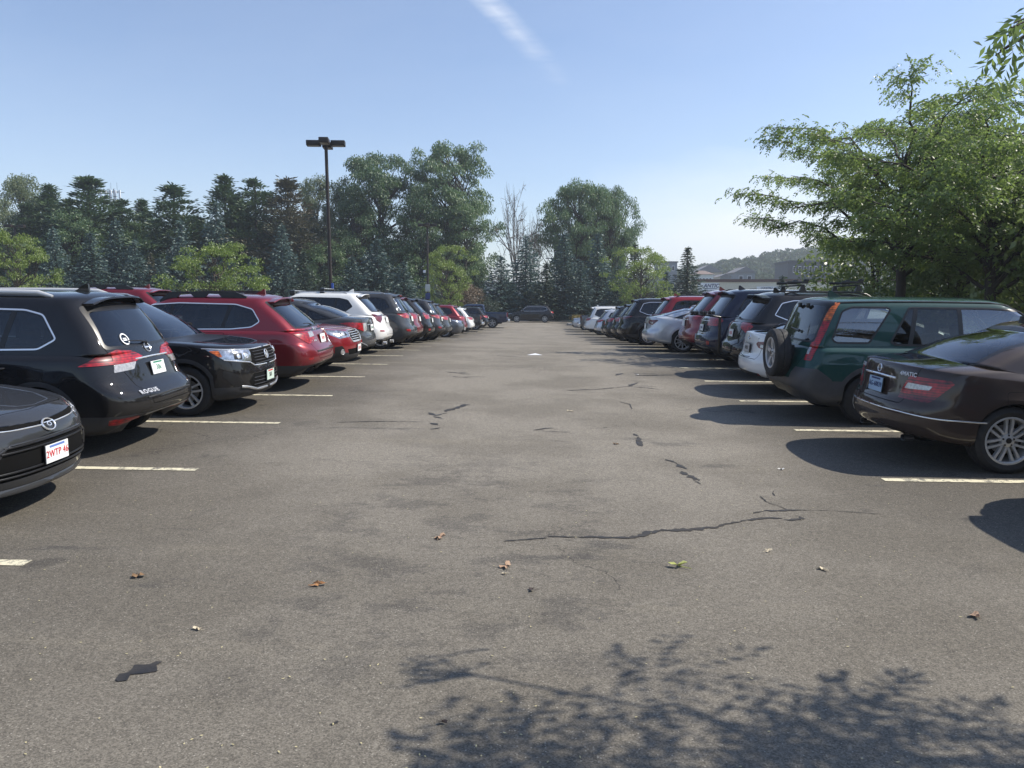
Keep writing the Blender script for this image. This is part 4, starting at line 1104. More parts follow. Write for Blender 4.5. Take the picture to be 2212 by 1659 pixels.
def car_merc():
    tail = [('tail_light', [(.52, .675), (.98, .665), (1.06, .70), (1.27, .86), (1.22, .89), (.70, .905), (.66, .88)], BL),
            ('tail_light_lens', [(.62, .775), (.98, .785), (1.02, .825), (.67, .835)], ('tail_light',)), ('tail_light_dark', [(.48, .60), (1.3, .60), (1.3, .735), (.48, .725)], ('tail_light',)), ('tail_light_dark', [(.5, .855), (1.3, .865), (1.3, .88), (.5, .87)], ('tail_light',))]
    return sedan('brown_sedan', P_BROWN, tail, dict(tail_light_dark=DREDL, glass=[G_MID, G_MID, G_MID], rglass=G_CLR, trim=CHROME), lidz=.62, gb=1.075, gn=.10, post=[post_merc], hm=CHROME, seatm=SEATG,
        extra=[('recess', [(-.1, .665), (.26, .665), (.24, .845), (-.1, .85)], 'rear', BL), ('diffuser', [(-.1, .17), (.50, .17), (.62, .26), (-.1, .30)], 'rear', BL)],
        side=[(1.46, .99), (1.60, .955), (3.0, .945), (3.14, .97), (2.66, 1.29), (2.2, 1.315), (1.82, 1.28)], splits=[(1.72, 1.86), (2.42, 2.30)],
        dims=dict(L=4.62, H=1.445, W=.895, belt=.93, deck=1.035, rbz=1.06, rbx=.58, rrx=1.36, mx=.02, nose=.78, cowl=3.34, head=2.55, wx=(.98, 3.74), wr=.33, ra=.365, gr=.17, rim='7d', rr=.232, cr=.46, nr=2.5, gate=.085))
# ---- R2 green boxy crossover with the spare on its tail door
def post_crv(root, S, sp):
    tm, rm = wheel_meshes(.335, .215, .21, '5')
    tm2 = tm
    if not len(tm.materials): tm.materials.append(RUBBER)
    if not len(rm.materials):
        for q in (ALLOY, TRIMB, mat('brake_disc', (.25, .24, .23), .4, .8), VOID): rm.materials.append(q)
    t = link_mesh('spare_wheel', tm, root); t.rotation_euler = (0, 0, math.pi / 2); t.location = (-.075, -.20, .895); link_mesh('rim', rm, t)
    block(root, 'wheel_carrier', (.05, -.20, .87), (.14, .30, .30), TRIMB, .02)
    wiper(root, S, -.2, 1.20, .30, .1)
    for k in (.30, .62): block(root, 'glass_hinge', (.335, k - .46, 1.555), (.05, .05, .07), TRIMB, .015)
    mb = MB()
    for sg in (1, -1):
        mb = MB(); pts = []
        for x in np.linspace(.55, 3.15, 14): pts.append((x, sg * (sp['tw_'] - .035), S.top(x, sp['tw_'] - .035)[0].z + .004))
        mb.tube(pts, .014, 6); mb.build('drip_rail', TRIMB, root, 50)
def car_crv():
    tail = [('tail_light', [(.80, .84), (.97, .84), (1.13, 1.24), (1.22, 1.60), (1.06, 1.60), (.94, 1.24)], BL),
            ('turn_lens', [(.90, 1.36), (1.40, 1.36), (1.40, 1.60), (1.0, 1.60)], ('tail_light',)),
            ('tail_light_lens', [(.78, .92), (.90, .92), (.92, 1.02), (.80, 1.02)], ('tail_light',)),
            ('reflector', [(.42, .42), (.46, .42), (.46, .46), (.42, .46)], ('body', 'cladding'))]
    return crossover('green_crossover', P_GREEN, tail, dict(glass=[G_DARK, G_MID, G_CLR], rglass=G_DARK, wglass=G_CLR, trim=TRIMB, clad=mat('cladding_grey', (.055, .056, .06), .5, var=.15, vscale=9)), post=[post_crv], spoiler=False, wiper=False, cladz=.58, clad=.06,
        side=[(1.20, 1.10), (1.26, 1.05), (3.15, 1.03), (3.38, 1.07), (3.02, 1.53), (2.5, 1.56), (1.46, 1.56)], splits=[(1.46, 1.56), (2.14, 2.12)], pre=lambda S, sp: daylight(S, [(.44, 1.12), (.50, 1.07), (.94, 1.07), (1.24, 1.52), (1.20, 1.56), (.72, 1.56), (.58, 1.50)], [], .012, first=9),
        rear=dict(wz0=1.10, wz1=1.565, wy0=.66, wy1=.60), hm=CHROME, extra=[('cladding', [(-1, .2), (1.30, .2), (1.32, .60), (1.12, .74), (-1, .74)], 'rc', BL)],
        dims=dict(L=4.54, H=1.685, W=.895, belt=1.02, nose=.92, cowl=3.62, head=3.02, rbx=.17, rrx=.36, wx=(.96, 3.58), wr=.34, ra=.40, gate=.08, gr=.24, tw=.66, rim='5', rr=.215, cr=.30, nr=3.2, cru=.22, arch=.012, flare=.022))
# ---- R3 white sedan tail
def post_fusion(root, S, sp):
    plate(root, S, 'rear', .77, '8YKT', INK_K, mat('plate_grey', (.45, .44, .42), .5), size=.085); ring_badge(root, S, 'rear', .955, .045, 'ovals'); badge_text(root, S, 'rear', -.42, .95, 'SE', .035)
    strip(root, S, 'rear', [(0, .615), (.26, .63)], .006, VOID, 'bumper_slot', both='join')
def car_fusion():
    tail = [('tail_light', [(.50, .86), (.60, .80), (.92, .765), (1.10, .80), (1.45, .92), (1.2, .935), (.56, .90)], BL),
            ('tail_light_lens', [(.66, .81), (.88, .79), (.92, .835), (.68, .86)], ('tail_light',))]
    return sedan('white_sedan', P_WHITE, tail, dict(tail=DREDL, glass=G_DARK, rglass=G_MID, diff=CLAD), post=[post_fusion], dims=dict(L=4.87, H=1.475, W=.93, belt=.96, deck=1.07, rbz=1.10, rbx=.52, rrx=1.40, wx=(1.05, 3.90), cowl=3.6, head=2.6, gr=.17, cr=.5, nr=2.4, gate=.10),
        extra=[('diffuser', [(-.1, .15), (.95, .15), (.70, .37), (-.1, .38)], 'rc', BL), ('reflector', [(.66, .33), (.90, .35), (.90, .38), (.66, .37)], ('rc'), ('diffuser',)), ('recess', [(-.1, .69), (.29, .69), (.26, .86), (-.1, .87)], 'rear', BL)])
# ---- R4 black suv
def post_r4(root, S, sp):
    plate(root, S, 'rear', .87, '1CJ 52', INK_R, PLATE, size=.075); badge_text(root, S, 'rear', .44, 1.06, 'GMC', .075, SILV)
    rail(root, [(sp['rrx'] + .35 + .2 * i, s * (sp['tw_'] - .07), S.top(sp['rrx'] + .35 + .2 * i, .5)[0].z + (.035 if 0 < i < 9 else -.0)) for s in (1,) for i in range(10)], .018, TRIMB)
    rail(root, [(sp['rrx'] + .35 + .2 * i, -(sp['tw_'] - .07), S.top(sp['rrx'] + .35 + .2 * i, .5)[0].z + (.035 if 0 < i < 9 else -.0)) for i in range(10)], .018, TRIMB)
def car_r4():
    tail = [('tail_light', [(.42, 1.06), (.60, 1.00), (.66, .86), (.86, .86), (1.00, .96), (1.14, 1.02), (.90, 1.10), (.46, 1.10)], BL)]
    return crossover('black_suv', P_BLACK, tail, dict(glass=G_DARK, trim=CHROME), post=[post_r4], clad=.05, cladz=.42, spd=.20,
        dims=dict(L=4.72, H=1.72, W=.93, belt=1.10, rbx=.24, rrx=.62, wx=(1.0, 3.75), gate=.12, cowl=3.65, head=2.8, nose=.92), rear=dict(wz0=1.17, wz1=1.52, wy0=.62, wy1=.55))
# ---- R5 navy suv (its bicycle rack is a thing of its own)
def car_r5():
    tail = [('tail_light', [(.50, .90), (1.02, .90), (1.22, 1.02), (1.1, 1.08), (.52, 1.08)], BL), ('reflector', [(.68, .48), (.82, .48), (.82, .56), (.68, .56)], ('body', 'cladding'))]
    def po(root, S, sp):
        plate(root, S, 'rear', .84, 'LV 803', INK_B, PLATE, size=.07); strip(root, S, 'rear', [(0, .72), (.40, .72)], .014, CHROME, 'chrome_strip', both='join')
        strip(root, S, 'rear', [(0, 1.00), (.46, 1.00)], .010, CHROME, 'chrome_strip', both='join'); badge_text(root, S, 'rear', .40, .66, 'SORENTO', .045, SILV)
    return crossover('navy_suv', P_NAVY, tail, dict(glass=G_DARK), post=[po], cladz=.44, spd=.15, extra=[('skid_plate', [(-.1, .34), (.62, .34), (.58, .42), (-.1, .43)], 'rear', ('body', 'cladding'))],
        dims=dict(L=4.76, H=1.73, W=.94, belt=1.10, rbx=.24, rrx=.60, wx=(1.0, 3.78), gate=.12, cowl=3.65, head=2.8, nose=.92), rear=dict(wz0=1.16, wz1=1.53, wy0=.64, wy1=.56))
# ---- R7 silver sedan
def car_malibu():
    tail = [('tail_light', [(.40, .885), (.62, .82), (.86, .80), (1.16, .93), (1.1, .955), (.56, .945)], BL), ('tail_light_lens', [(.60, .86), (.84, .83), (.90, .87), (.66, .90)], ('tail_light',))]
    def po(root, S, sp): plate(root, S, 'rear', .76, None, INK_K, PLATE); strip(root, S, 'rear', [(0, .885), (.42, .885)], .008, CHROME, 'chrome_strip', both='join'); badge_text(root, S, 'rear', -.40, .97, 'MALIBU', .04, SILV)
    return sedan('silver_sedan', P_SILVER, tail, dict(tail=DREDL, glass=G_DARK, rglass=G_MID), post=[po], dims=dict(L=4.92, H=1.46, W=.925, belt=.95, deck=1.07, rbz=1.095, rbx=.50, rrx=1.42, wx=(1.05, 3.88), cowl=3.6, head=2.6, gr=.17, gate=.10, rim='10', wr=.335, ra=.375, rr=.24),
        extra=[('diffuser', [(-.1, .15), (.75, .15), (.66, .30), (-.1, .31)], 'rear', BL)])
# ---- plain sedan / estate nose for far bays
def car_plain_sedan(p, name='far_sedan', dims=None, plate_=None):
    d = dict(ns=24, nc=10); d.update(dims or {})
    def po(root, S, sp):
        plate(root, S, 'front', .45, None, INK_K, PLATE)
        for k in range(3): strip(root, S, 'front', [(0, nose_ - .14 + .04 * k), (.36, nose_ - .14 + .04 * k)], .008, CHROME, 'grille_bar', both='join')
    nose_ = (dims or {}).get('nose', .78)
    return sedan(name, p, [('tail_light', [(.55, .74), (1.35, .78), (1.3, .90), (.6, .90)], BL)], dict(glass=G_DARK), post=[po], dims=d)
# ---- pickup truck: cab and hood shell plus an open bed
def car_pickup(p, name='pickup_truck', L=5.7, H=1.88, bed=1.75):
    sp = template(L=L, H=H, W=.98, belt=1.25, nose=1.12, cowl=bed + 2.45, head=bed + 1.75, rbx=bed, rrx=bed + .12, rbz=1.25, gr=.32, tw=.66, gate=.04, wx=(1.20, L - .98), wr=.40, ra=.45, cr=.12, nr=5, cru=.18, rim='5', rr=.255, ns=30, nc=8, deck=1.28, flare=.02)
    sp['deck'] = 1.28; S = Shell(sp); root = empty(name); sp['gr_'] = .5
    arches(S, sp)
    S.cut('DELETE', [(.06, -.1), (.06, .80), (bed - .06, .80), (bed - .06, -.1)], 'top', BL)
    S.panel('tailgate', [(-.2, .72), (.74, .72), (.74, 1.235), (-.2, 1.235)], 'rear', BL, rnd=.03)
    S.cut('tail_light', [(.80, .86), (.93, .86), (.93, 1.20), (.80, 1.20)], 'rc', BL)
    b = 1.25
    S.panel('front_door', [(bed + 1.12, b - .03), (bed + 1.12, .5), (L - 1.5, .5), (L - 1.45, b - .03)], 'side', rnd=.04)
    S.panel('rear_door', [(bed + .25, b - .03), (bed + .25, .5), (bed + 1.10, .5), (bed + 1.10, b - .03)], 'side', rnd=.04)
    daylight(S, [(bed + .22, b + .04), (bed + 2.05, b + .03), (bed + 1.7, H - .2), (bed + 1.4, H - .17), (bed + .26, H - .18)], [(bed + 1.10, bed + 1.10)], .01)
    S.cut('rear_window', [(-.2, b + .08), (.58, b + .08), (.52, H - .18), (-.2, H - .17)], 'rear', BL, rnd=.05)
    S.cut('windshield', [(-.2, b + .03), (.74, b + .03), (.58, H - .12), (-.2, H - .11)], 'wind', BL, rnd=.05)
    S.cut('headlight', [(.70, .92), (1.2, .94), (1.2, 1.10), (.70, 1.10)], 'fc', BL); S.cut('grille', [(-.1, .72), (.6, .72), (.66, 1.06), (-.1, 1.06)], 'front', BL)
    mb = MB(); mb.box((bed / 2, 0, .78), (bed - .1, 1.66, .04)); mb.box((bed - .03, 0, 1.0), (.04, 1.66, .48))
    for s in (1, -1): mb.box((bed / 2, s * .82, 1.0), (bed - .1, .04, .48)); 
    mb.box((.08, 0, 1.0), (.04, 1.66, .48)); mb.build('bed_liner', TRIMB, root, None)
    mb = MB(); mb.box((-.09, 0, .60), (.16, 1.78, .20), bev=.04); mb.build('rear_bumper', CHROME, root, 40)
    plate(root, S, 'rear', .78, None, INK_K, PLATE); mirror(root, S, bed + 2.0, b + .08, TRIMB, 1.2)
    handle(root, S, bed + .45, b - .12, TRIMB); handle(root, S, bed + 1.3, b - .12, TRIMB)
    interior(root, sp); finish(root, S, sp, p, dict(glass=G_DARK)); root['L'] = L
    return root
# ================================================================== plants
rng = np.random.default_rng(7)
def leaf_mat(name, col, col2, trans=0.35, rough=0.55, sc=0.35):
    if name in MATS: return MATS[name]
    m = bpy.data.materials.new(name); m.use_nodes = True; t = m.node_tree; t.nodes.clear()
    o = N(t, 'ShaderNodeOutputMaterial'); tcn = N(t, 'ShaderNodeTexCoord')
    nz = N(t, 'ShaderNodeTexNoise'); nz.inputs['Scale'].default_value = sc; nz.inputs['Detail'].default_value = 8; nz.inputs['Roughness'].default_value = .7
    t.links.new(tcn.outputs['Object'], nz.inputs[0])
    oi = N(t, 'ShaderNodeObjectInfo')
    fac = M('ADD', M('MULTIPLY', M('SUBTRACT', nz.outputs['Fac'], .5, t=t), 2.2, t=t), M('ADD', .30, M('MULTIPLY', oi.outputs['Random'], .4, t=t), t=t), t=t, clamp=True)
    mx_ = N(t, 'ShaderNodeMix', _data_type='RGBA'); t.links.new(fac, mx_.inputs[0]); mx_.inputs[6].default_value = col4(col); mx_.inputs[7].default_value = col4(col2)
    df = N(t, 'ShaderNodeBsdfDiffuse'); t.links.new(mx_.outputs[2], df.inputs[0])
    tr = N(t, 'ShaderNodeBsdfTranslucent'); t.links.new(mx_.outputs[2], tr.inputs[0])
    gl = N(t, 'ShaderNodeBsdfGlossy'); gl.inputs['Roughness'].default_value = rough; gl.inputs[0].default_value = (1, 1, 1, 1)
    a = N(t, 'ShaderNodeMixShader'); a.inputs[0].default_value = trans; t.links.new(df.outputs[0], a.inputs[1]); t.links.new(tr.outputs[0], a.inputs[2])
    b = N(t, 'ShaderNodeMixShader'); b.inputs[0].default_value = .03 if name == 'leaf_wood' else .05; t.links.new(a.outputs[0], b.inputs[1]); t.links.new(gl.outputs[0], b.inputs[2])
    t.links.new(b.outputs[0], o.inputs[0]); MATS[name] = m
    return m
BARK = mat('bark', (0.055, 0.045, 0.038), .9, var=.4, vscale=5, bump=.5, bscale=25); BARKG = mat('bark_grey', (0.16, 0.14, 0.125), .9, var=.3, vscale=5)
LF = dict(spruce=leaf_mat('needles_blue', (.038, .078, .066), (.105, .170, .150), .18), spruce2=leaf_mat('needles_green', (.024, .048, .030), (.065, .105, .060), .15),
          pine=leaf_mat('needles_pine', (.042, .080, .036), (.090, .150, .062), .22), brown=leaf_mat('needles_brown', (.055, .080, .042), (.120, .100, .062), .2),
          locust=leaf_mat('leaf_locust', (.070, .138, .050), (.140, .225, .085), .42), locustd=leaf_mat('leaf_locust_dark', (.048, .102, .036), (.090, .165, .058), .40),
          young=leaf_mat('leaf_young', (.14, .21, .035), (.25, .33, .06), .45), near=leaf_mat('leaf_near', (.135, .205, .045), (.26, .35, .10), .62, .45, .6),
          ash=leaf_mat('leaf_light', (.11, .155, .065), (.17, .215, .10), .42), bush=leaf_mat('leaf_bush', (.065, .11, .028), (.26, .33, .09), .5, .4, .9),  # bush: bright second tone paints sunlit flecks into the leaf colour
          rust=leaf_mat('leaf_rust', (.14, .10, .06), (.22, .16, .10), .2), wood=leaf_mat('leaf_wood', (.040, .075, .038), (.080, .120, .058), .3, .6, .06))
def quads(name, cen, ax, ln, wd, droop=0.0, flat=0.0):
    """leaf-sized faces: centres, long axes, lengths, widths -> mesh (each leaf a folded pair of triangles)"""
    n = len(cen); cen = np.asarray(cen, float); ax = np.asarray(ax, float)
    ax = ax / (np.linalg.norm(ax, axis=1, keepdims=True) + 1e-9)
    rv = rng.normal(size=(n, 3))
    if flat > 0: rv = rv * (1 - flat) + np.array([0, 0, 1.0]) * flat * np.sign(rng.random((n, 1)) + .2)
    sd = np.cross(ax, rv); sd /= (np.linalg.norm(sd, axis=1, keepdims=True) + 1e-9)
    ln = np.broadcast_to(np.asarray(ln, float), (n,))[:, None]; wd = np.broadcast_to(np.asarray(wd, float), (n,))[:, None]
    a = cen - ax * ln / 2; c = cen + ax * ln / 2 - np.array([0, 0, 1]) * droop * ln
    b = cen + sd * wd / 2; d = cen - sd * wd / 2
    V = np.stack([a, b, c, d], 1).reshape(-1, 3)
    me = bpy.data.meshes.new(name); me.vertices.add(4 * n); me.vertices.foreach_set('co', V.ravel())
    me.loops.add(4 * n); me.loops.foreach_set('vertex_index', np.arange(4 * n, dtype=np.int32))
    me.polygons.add(n); me.polygons.foreach_set('loop_start', np.arange(0, 4 * n, 4, dtype=np.int32))
    me.polygons.foreach_set('loop_total', np.full(n, 4, dtype=np.int32))
    me.update(calc_edges=True)
    return me
def spruce_mesh(H=9.0, Rb=2.6, seed=1, dens=1.0, rough=.25, tip=.85, lv=34, base=.04):
    g = np.random.default_rng(seed); P = []; A = []; Ls = []
    for i in range(lv):
        t = base + (1 - base) * (i / lv) ** .92; z0 = t * H; r = Rb * (1 - t) ** tip * (1 + .12 * math.sin(i * 1.7 + seed)) + .12
        nb = int((5 + 9 * (1 - t)) * dens); off = g.random() * 6.28
        for k in range(nb):
            a = off + 6.283 * k / nb + g.normal() * .15; rr = r * (1 - rough + 2 * rough * g.random() ** 1.2)
            m = max(3, int(rr / .16))
            for s in np.linspace(.12, 1, m):
                x = rr * s; z = z0 - .28 * x * (1 - .45 * s) + .10 * rr * s ** 4
                w = .16 + .34 * rr * s * (1 - s) * 1.2
                for q in range(3 if s > .4 else 2):
                    o = g.normal(size=3) * (w * .45, w * .45, .05)
                    P.append((x * math.cos(a) + o[0], x * math.sin(a) + o[1], z + o[2]))
                    A.append((math.cos(a) + g.normal() * .45, math.sin(a) + g.normal() * .45, -.15 + g.normal() * .2)); Ls.append(.30 * (.7 + .6 * g.random()))
    for q in range(14): P.append((g.normal() * .04, g.normal() * .04, H * (1 - .006 * q))); A.append((g.normal() * .3, g.normal() * .3, 1)); Ls.append(.25)
    Ls = np.array(Ls)
    return quads('needles', P, A, Ls, Ls * .42, .1, .3)
def trunk_mesh(H, r=.12, seed=0, limbs=None, n=7, wob=.03):
    g = np.random.default_rng(seed); mb = MB(); pts = []; rad = []
    for i in range(9):
        t = i / 8; pts.append((g.normal() * wob * H * .1 * (i > 0), g.normal() * wob * H * .1 * (i > 0), -.1 + t * H)); rad.append(r * (1.25 if i == 0 else 1) * (1 - .75 * t))
    mb.tube(pts, rad, n)
    for a in (limbs or []): mb.tube(a[0], a[1], 5)
    return mb.mesh('trunk', 60, False)
def pine_mesh(H=13, Rb=3.0, seed=1, n=190, lean=0.0):
    g = np.random.default_rng(seed); P = []; A = []; Ls = []; ph = g.random() * 6
    for i in range(n):
        t = g.random() ** .85; z = H * (.10 + .88 * t)
        prof = (1 - t) ** .80 * (.62 + .38 * min(1, t * 5)) * 1.1 * (1 + .16 * math.sin(9 * t + ph))
        a = g.random() * 6.283; r = Rb * prof * (.15 + .85 * g.random() ** .6) * (1 + .18 * math.sin(2 * a + ph + 4 * t)) + .05
        if g.random() < .07: r *= 1.25
        c = np.array([r * math.cos(a), r * math.sin(a), z + .18 * r]); s = (.42 + .34 * g.random()) * (1.15 - .75 * t)
        m = int(150 * s)
        o = g.normal(size=(m, 3)) * (s * .72, s * .72, s * .36); o[:, 2] += .25 * np.abs(o[:, 0] * math.cos(a) + o[:, 1] * math.sin(a)); P += list(c + o)
        A += list(o * (1, 1, .6) / s + (math.cos(a) * .5, math.sin(a) * .5, .55)); Ls += list(.20 + .14 * g.random(m))
    for k in range(2):
        dx, dy = g.normal(size=2) * (.03 if k == 0 else .30); h0 = H * (1.0 if k == 0 else .90 + .05 * g.random())
        for q in range(26): f = g.random(); P.append((dx * (1 + .3 * f) + g.normal() * .22 * f, dy + g.normal() * .22 * f, h0 - 1.6 * f)); A.append((g.normal() * .6, g.normal() * .6, 1.3)); Ls.append(.28)
    Ls = np.array(Ls); return quads('needles', P, A, Ls, Ls * .34)
def broad(H=16, Rc=5.0, z0=.25, seed=1, K=70, leaf=.30, per=150, flatc=.55, round_=.8, cl=1.25, forks=3, droop=.15, trunk_r=.28, wd=.5, shape=None, tiers=False):
    """broadleaf tree: clusters of leaves on limbs; returns (crown mesh, trunk mesh)"""
    g = np.random.default_rng(seed); C_ = []
    while len(C_) < K:
        t = g.random(); a = g.random() * 6.283
        zz = z0 + (1 - z0) * t
        env = (math.sin(math.pi * (0.08 + .86 * t)) ** round_) if shape is None else shape(t)
        lob = 1 + .34 * math.sin(3 * a + seed) * math.sin(5 * t + seed)
        r = Rc * env * lob * (.30 + .70 * g.random() ** .55)
        if tiers: zz = z0 + (1 - z0) * (round(t * 6 + .35 * math.sin(a * 2 + seed)) / 6) + g.normal() * .012
        C_.append((r * math.cos(a), r * math.sin(a), zz * H, a, r))
    P = []; A = []; limbs = []
    fk = [(g.normal() * .25, g.normal() * .25) for _ in range(forks)]
    for i, (x, y, z, a, r) in enumerate(C_):
        s = cl * (.65 + .6 * g.random()); m = int(per * s ** 1.3)
        o = g.normal(size=(m, 3)); o /= np.linalg.norm(o, axis=1, keepdims=True); o *= (g.random((m, 1)) ** .45) * s
        o[:, 2] *= flatc; o[:, 2] -= droop * (np.hypot(o[:, 0], o[:, 1]) ** 2) / s * .6
        P.append(np.array([x, y, z]) + o); A.append(o * (1, 1, .4) + g.normal(size=(m, 3)) * .5 * s + (0, 0, -droop * 2 * s))
        zt = max(.22 * z + .05 * H, z - (.45 + .25 * g.random()) * r - .12 * H) if r > .6 else z * .8
        f = fk[i % forks]; k = zt / H
        p0 = Vector((f[0] * zt * .25, f[1] * zt * .25, zt)); p3 = Vector((x, y, z - .05)); pm = p0.lerp(p3, .5) + Vector((g.normal() * .2, g.normal() * .2, -.10 * r + g.normal() * .2)); 
        limbs.append(([p0, p0.lerp(pm, .55) + Vector((0, 0, .03 * r)), pm, pm.lerp(p3, .5) + Vector((g.normal() * .1, g.normal() * .1, .06 * r)), p3], [trunk_r * (.34 - .14 * k), trunk_r * .24, trunk_r * .17, trunk_r * .11, trunk_r * .05]))
    P = np.concatenate(P); A = np.concatenate(A); n = len(P)
    L_ = leaf * (.7 + .6 * g.random(n))
    cm = quads('leaves', P, A, L_, L_ * wd, droop * .6, .25)
    mb = MB()
    for j, f in enumerate(fk):
        pts = [(0, 0, -.15)] + [(f[0] * t * H * .25 * (1 if t > .15 else .3), f[1] * t * H * .25 * (1 if t > .15 else .3), t * H) for t in (.08, .16, .3, .5, .7, .88)]
        mb.tube(pts, [trunk_r * q for q in (1.25, 1.0, .85, .62, .42, .25, .10)], 8)
    for p, r in limbs: mb.tube(p, r, 5, cap=False)
    return cm, mb.mesh('trunk', 60, False)
def plant(name, crown, trunk, lm, loc, sc=(1, 1, 1), rz=0.0, label=None, cat='tree', group=None, bark=None, cname='crown'):
    r = empty(name, loc, rz); r.scale = sc
    for nm, me, m in ((cname, crown, lm), ('trunk', trunk, bark or BARK)):
        if me is None: continue
        if not len(me.materials): me.materials.append(m)
        o = bpy.data.objects.new(nm, me); C.objects.link(o); o.parent = r
        if me.materials[0] != m: o.material_slots[0].link = 'OBJECT'; o.material_slots[0].material = m
    tag(r, label, cat, group)
    return r
def bare_mesh(H=12, seed=3):
    g = np.random.default_rng(seed); mb = MB()
    def grow(p, d, l, r, dep):
        pts = [p]; q = p.copy(); dd = d.copy()
        for i in range(4):
            dd = (dd + Vector(g.normal(size=3)) * .13 + Vector((0, 0, .04))).normalized(); q = q + dd * l / 4; pts.append(q.copy())
        mb.tube(pts, [r, r * .9, r * .8, r * .7, r * .55], 5 if dep > 2 else 3, cap=False)
        if dep == 0: return
        for k in range(4 if dep == 4 else 3):
            a = pts[g.integers(1, 5)]; nd = (dd + Vector(g.normal(size=3)) * .50 + Vector((0, 0, .05))).normalized()
            grow(a, nd, l * (.50 + .25 * g.random()), max(.028, r * .58), dep - 1)
    for k in range(4):
        a = k * 1.6 + .4; grow(Vector((0, 0, .1)), Vector((math.cos(a) * .28, math.sin(a) * .28, 1)).normalized(), H * (.50 + .08 * (k % 2)), .17, 4)
    me = mb.mesh('trunk', None, False); k = H / max(v.co.z for v in me.vertices)
    for v in me.vertices: v.co.z *= k
    return me
# ================================================================== ground
def sheet(name, xs, ys, m, dz=0.0, kind='structure', f=None):
    V = []; F = []; nx, ny = len(xs), len(ys)
    for y in ys:
        for x in xs: V.append((x, y, gz(x, y) + dz + (f(x, y) if f else 0)))
    for j in range(ny - 1):
        for i in range(nx - 1): F.append((j * nx + i, j * nx + i + 1, (j + 1) * nx + i + 1, (j + 1) * nx + i))
    me = bpy.data.meshes.new(name); me.from_pydata(V, [], F); me.polygons.foreach_set('use_smooth', [True] * len(F))
    o = link_mesh(name, me, None, m); tag(o, kind=kind); return o
def asphalt():
    m, t, b = base_mat('asphalt'); tcn = N(t, 'ShaderNodeTexCoord'); P = tcn.outputs['Object']
    def noise(scale, det=4, rough=.5, sc=(1, 1, 1), rot=0.0):
        mp = N(t, 'ShaderNodeMapping'); mp.inputs['Scale'].default_value = sc; mp.inputs['Rotation'].default_value = (0, 0, rot); t.links.new(P, mp.inputs[0])
        n = N(t, 'ShaderNodeTexNoise'); n.inputs['Scale'].default_value = scale; n.inputs['Detail'].default_value = det; n.inputs['Roughness'].default_value = rough
        t.links.new(mp.outputs[0], n.inputs[0]); return n.outputs['Fac']
    def rng_(v, a, b_, c=0.0, d=1.0, smooth=True):
        r = N(t, 'ShaderNodeMapRange'); r.interpolation_type = 'SMOOTHSTEP' if smooth else 'LINEAR'
        for i, q in enumerate((a, b_, c, d)): r.inputs[1 + i].default_value = q
        t.links.new(v, r.inputs[0]); return r.outputs[0]
    def mix(f, a, b_):
        x = N(t, 'ShaderNodeMix', _data_type='RGBA'); t.links.new(f, x.inputs[0])
        for k, q in ((6, a), (7, b_)):
            if isinstance(q, tuple): x.inputs[k].default_value = col4(q)
            else: t.links.new(q, x.inputs[k])
        return x.outputs[2]
    sp = N(t, 'ShaderNodeSeparateXYZ'); t.links.new(P, sp.inputs[0])
    ax = M('ABSOLUTE', M('ADD', sp.outputs[0], M('MULTIPLY', M('SUBTRACT', noise(.35, 5, .6), .5, t=t), 4.0, t=t), t=t), t=t)
    stall = rng_(ax, 1.6, 4.2)                                  # sealed, darker bays either side of the worn lane
    near = rng_(sp.outputs[1], 9.0, 3.5)
    c = mix(stall, (.222, .201, .166), (.090, .081, .067))
    c = mix(M('MULTIPLY', near, .75, t=t), c, (.136, .122, .099))
    big = noise(.55, 6, .62); c = mix(M('MULTIPLY', rng_(big, .42, .62), .45, t=t), c, (.100, .088, .068))
    st = noise(.8, 6, .7, (.35, 2.2, 1)); c = mix(M('MULTIPLY', rng_(st, .55, .75), .40, t=t), c, (.22, .195, .15))
    st2 = noise(1.1, 6, .7, (.6, 1.6, 1), .5); c = mix(M('MULTIPLY', rng_(st2, .60, .70), .50, t=t), c, (.045, .044, .044))
    # tyre scuffs and oil darkening down the middle of the lane
    my = M('MULTIPLY', rng_(sp.outputs[1], 2.6, 4.2), rng_(sp.outputs[1], 9.5, 7.0), t=t); mxx = rng_(M('ABSOLUTE', M('ADD', sp.outputs[0], .45, t=t), t=t), 1.9, .7)
    sm = M('MULTIPLY', rng_(noise(2.1, 7, .72, (1, 1.5, 1), .3), .50, .60), M('MULTIPLY', my, mxx, t=t), t=t)
    c = mix(M('MULTIPLY', sm, .42, t=t), c, (.060, .056, .052))
    oil = rng_(noise(1.6, 3, .5, (1, 1, 1), 1.0), .64, .72); c = mix(M('MULTIPLY', M('MULTIPLY', oil, stall, t=t), .6, t=t), c, (.035, .033, .031))
    # fine net of hairline cracks here and there
    vc = N(t, 'ShaderNodeTexVoronoi', _feature='DISTANCE_TO_EDGE'); vc.inputs['Scale'].default_value = .85
    dn = N(t, 'ShaderNodeTexNoise'); dn.inputs['Scale'].default_value = 3.5; dn.inputs['Detail'].default_value = 6; t.links.new(P, dn.inputs[0])
    av = N(t, 'ShaderNodeVectorMath', _operation='ADD'); t.links.new(P, av.inputs[0]); dv_ = N(t, 'ShaderNodeVectorMath', _operation='SCALE'); t.links.new(dn.outputs['Color'], dv_.inputs[0]); dv_.inputs['Scale'].default_value = .5
    t.links.new(dv_.outputs[0], av.inputs[1]); t.links.new(av.outputs[0], vc.inputs['Vector'])
    hair = M('MULTIPLY', rng_(vc.outputs['Distance'], .007, .002), rng_(noise(.28, 3), .54, .62), t=t)
    c = mix(M('MULTIPLY', hair, .75, t=t), c, (.030, .028, .026))
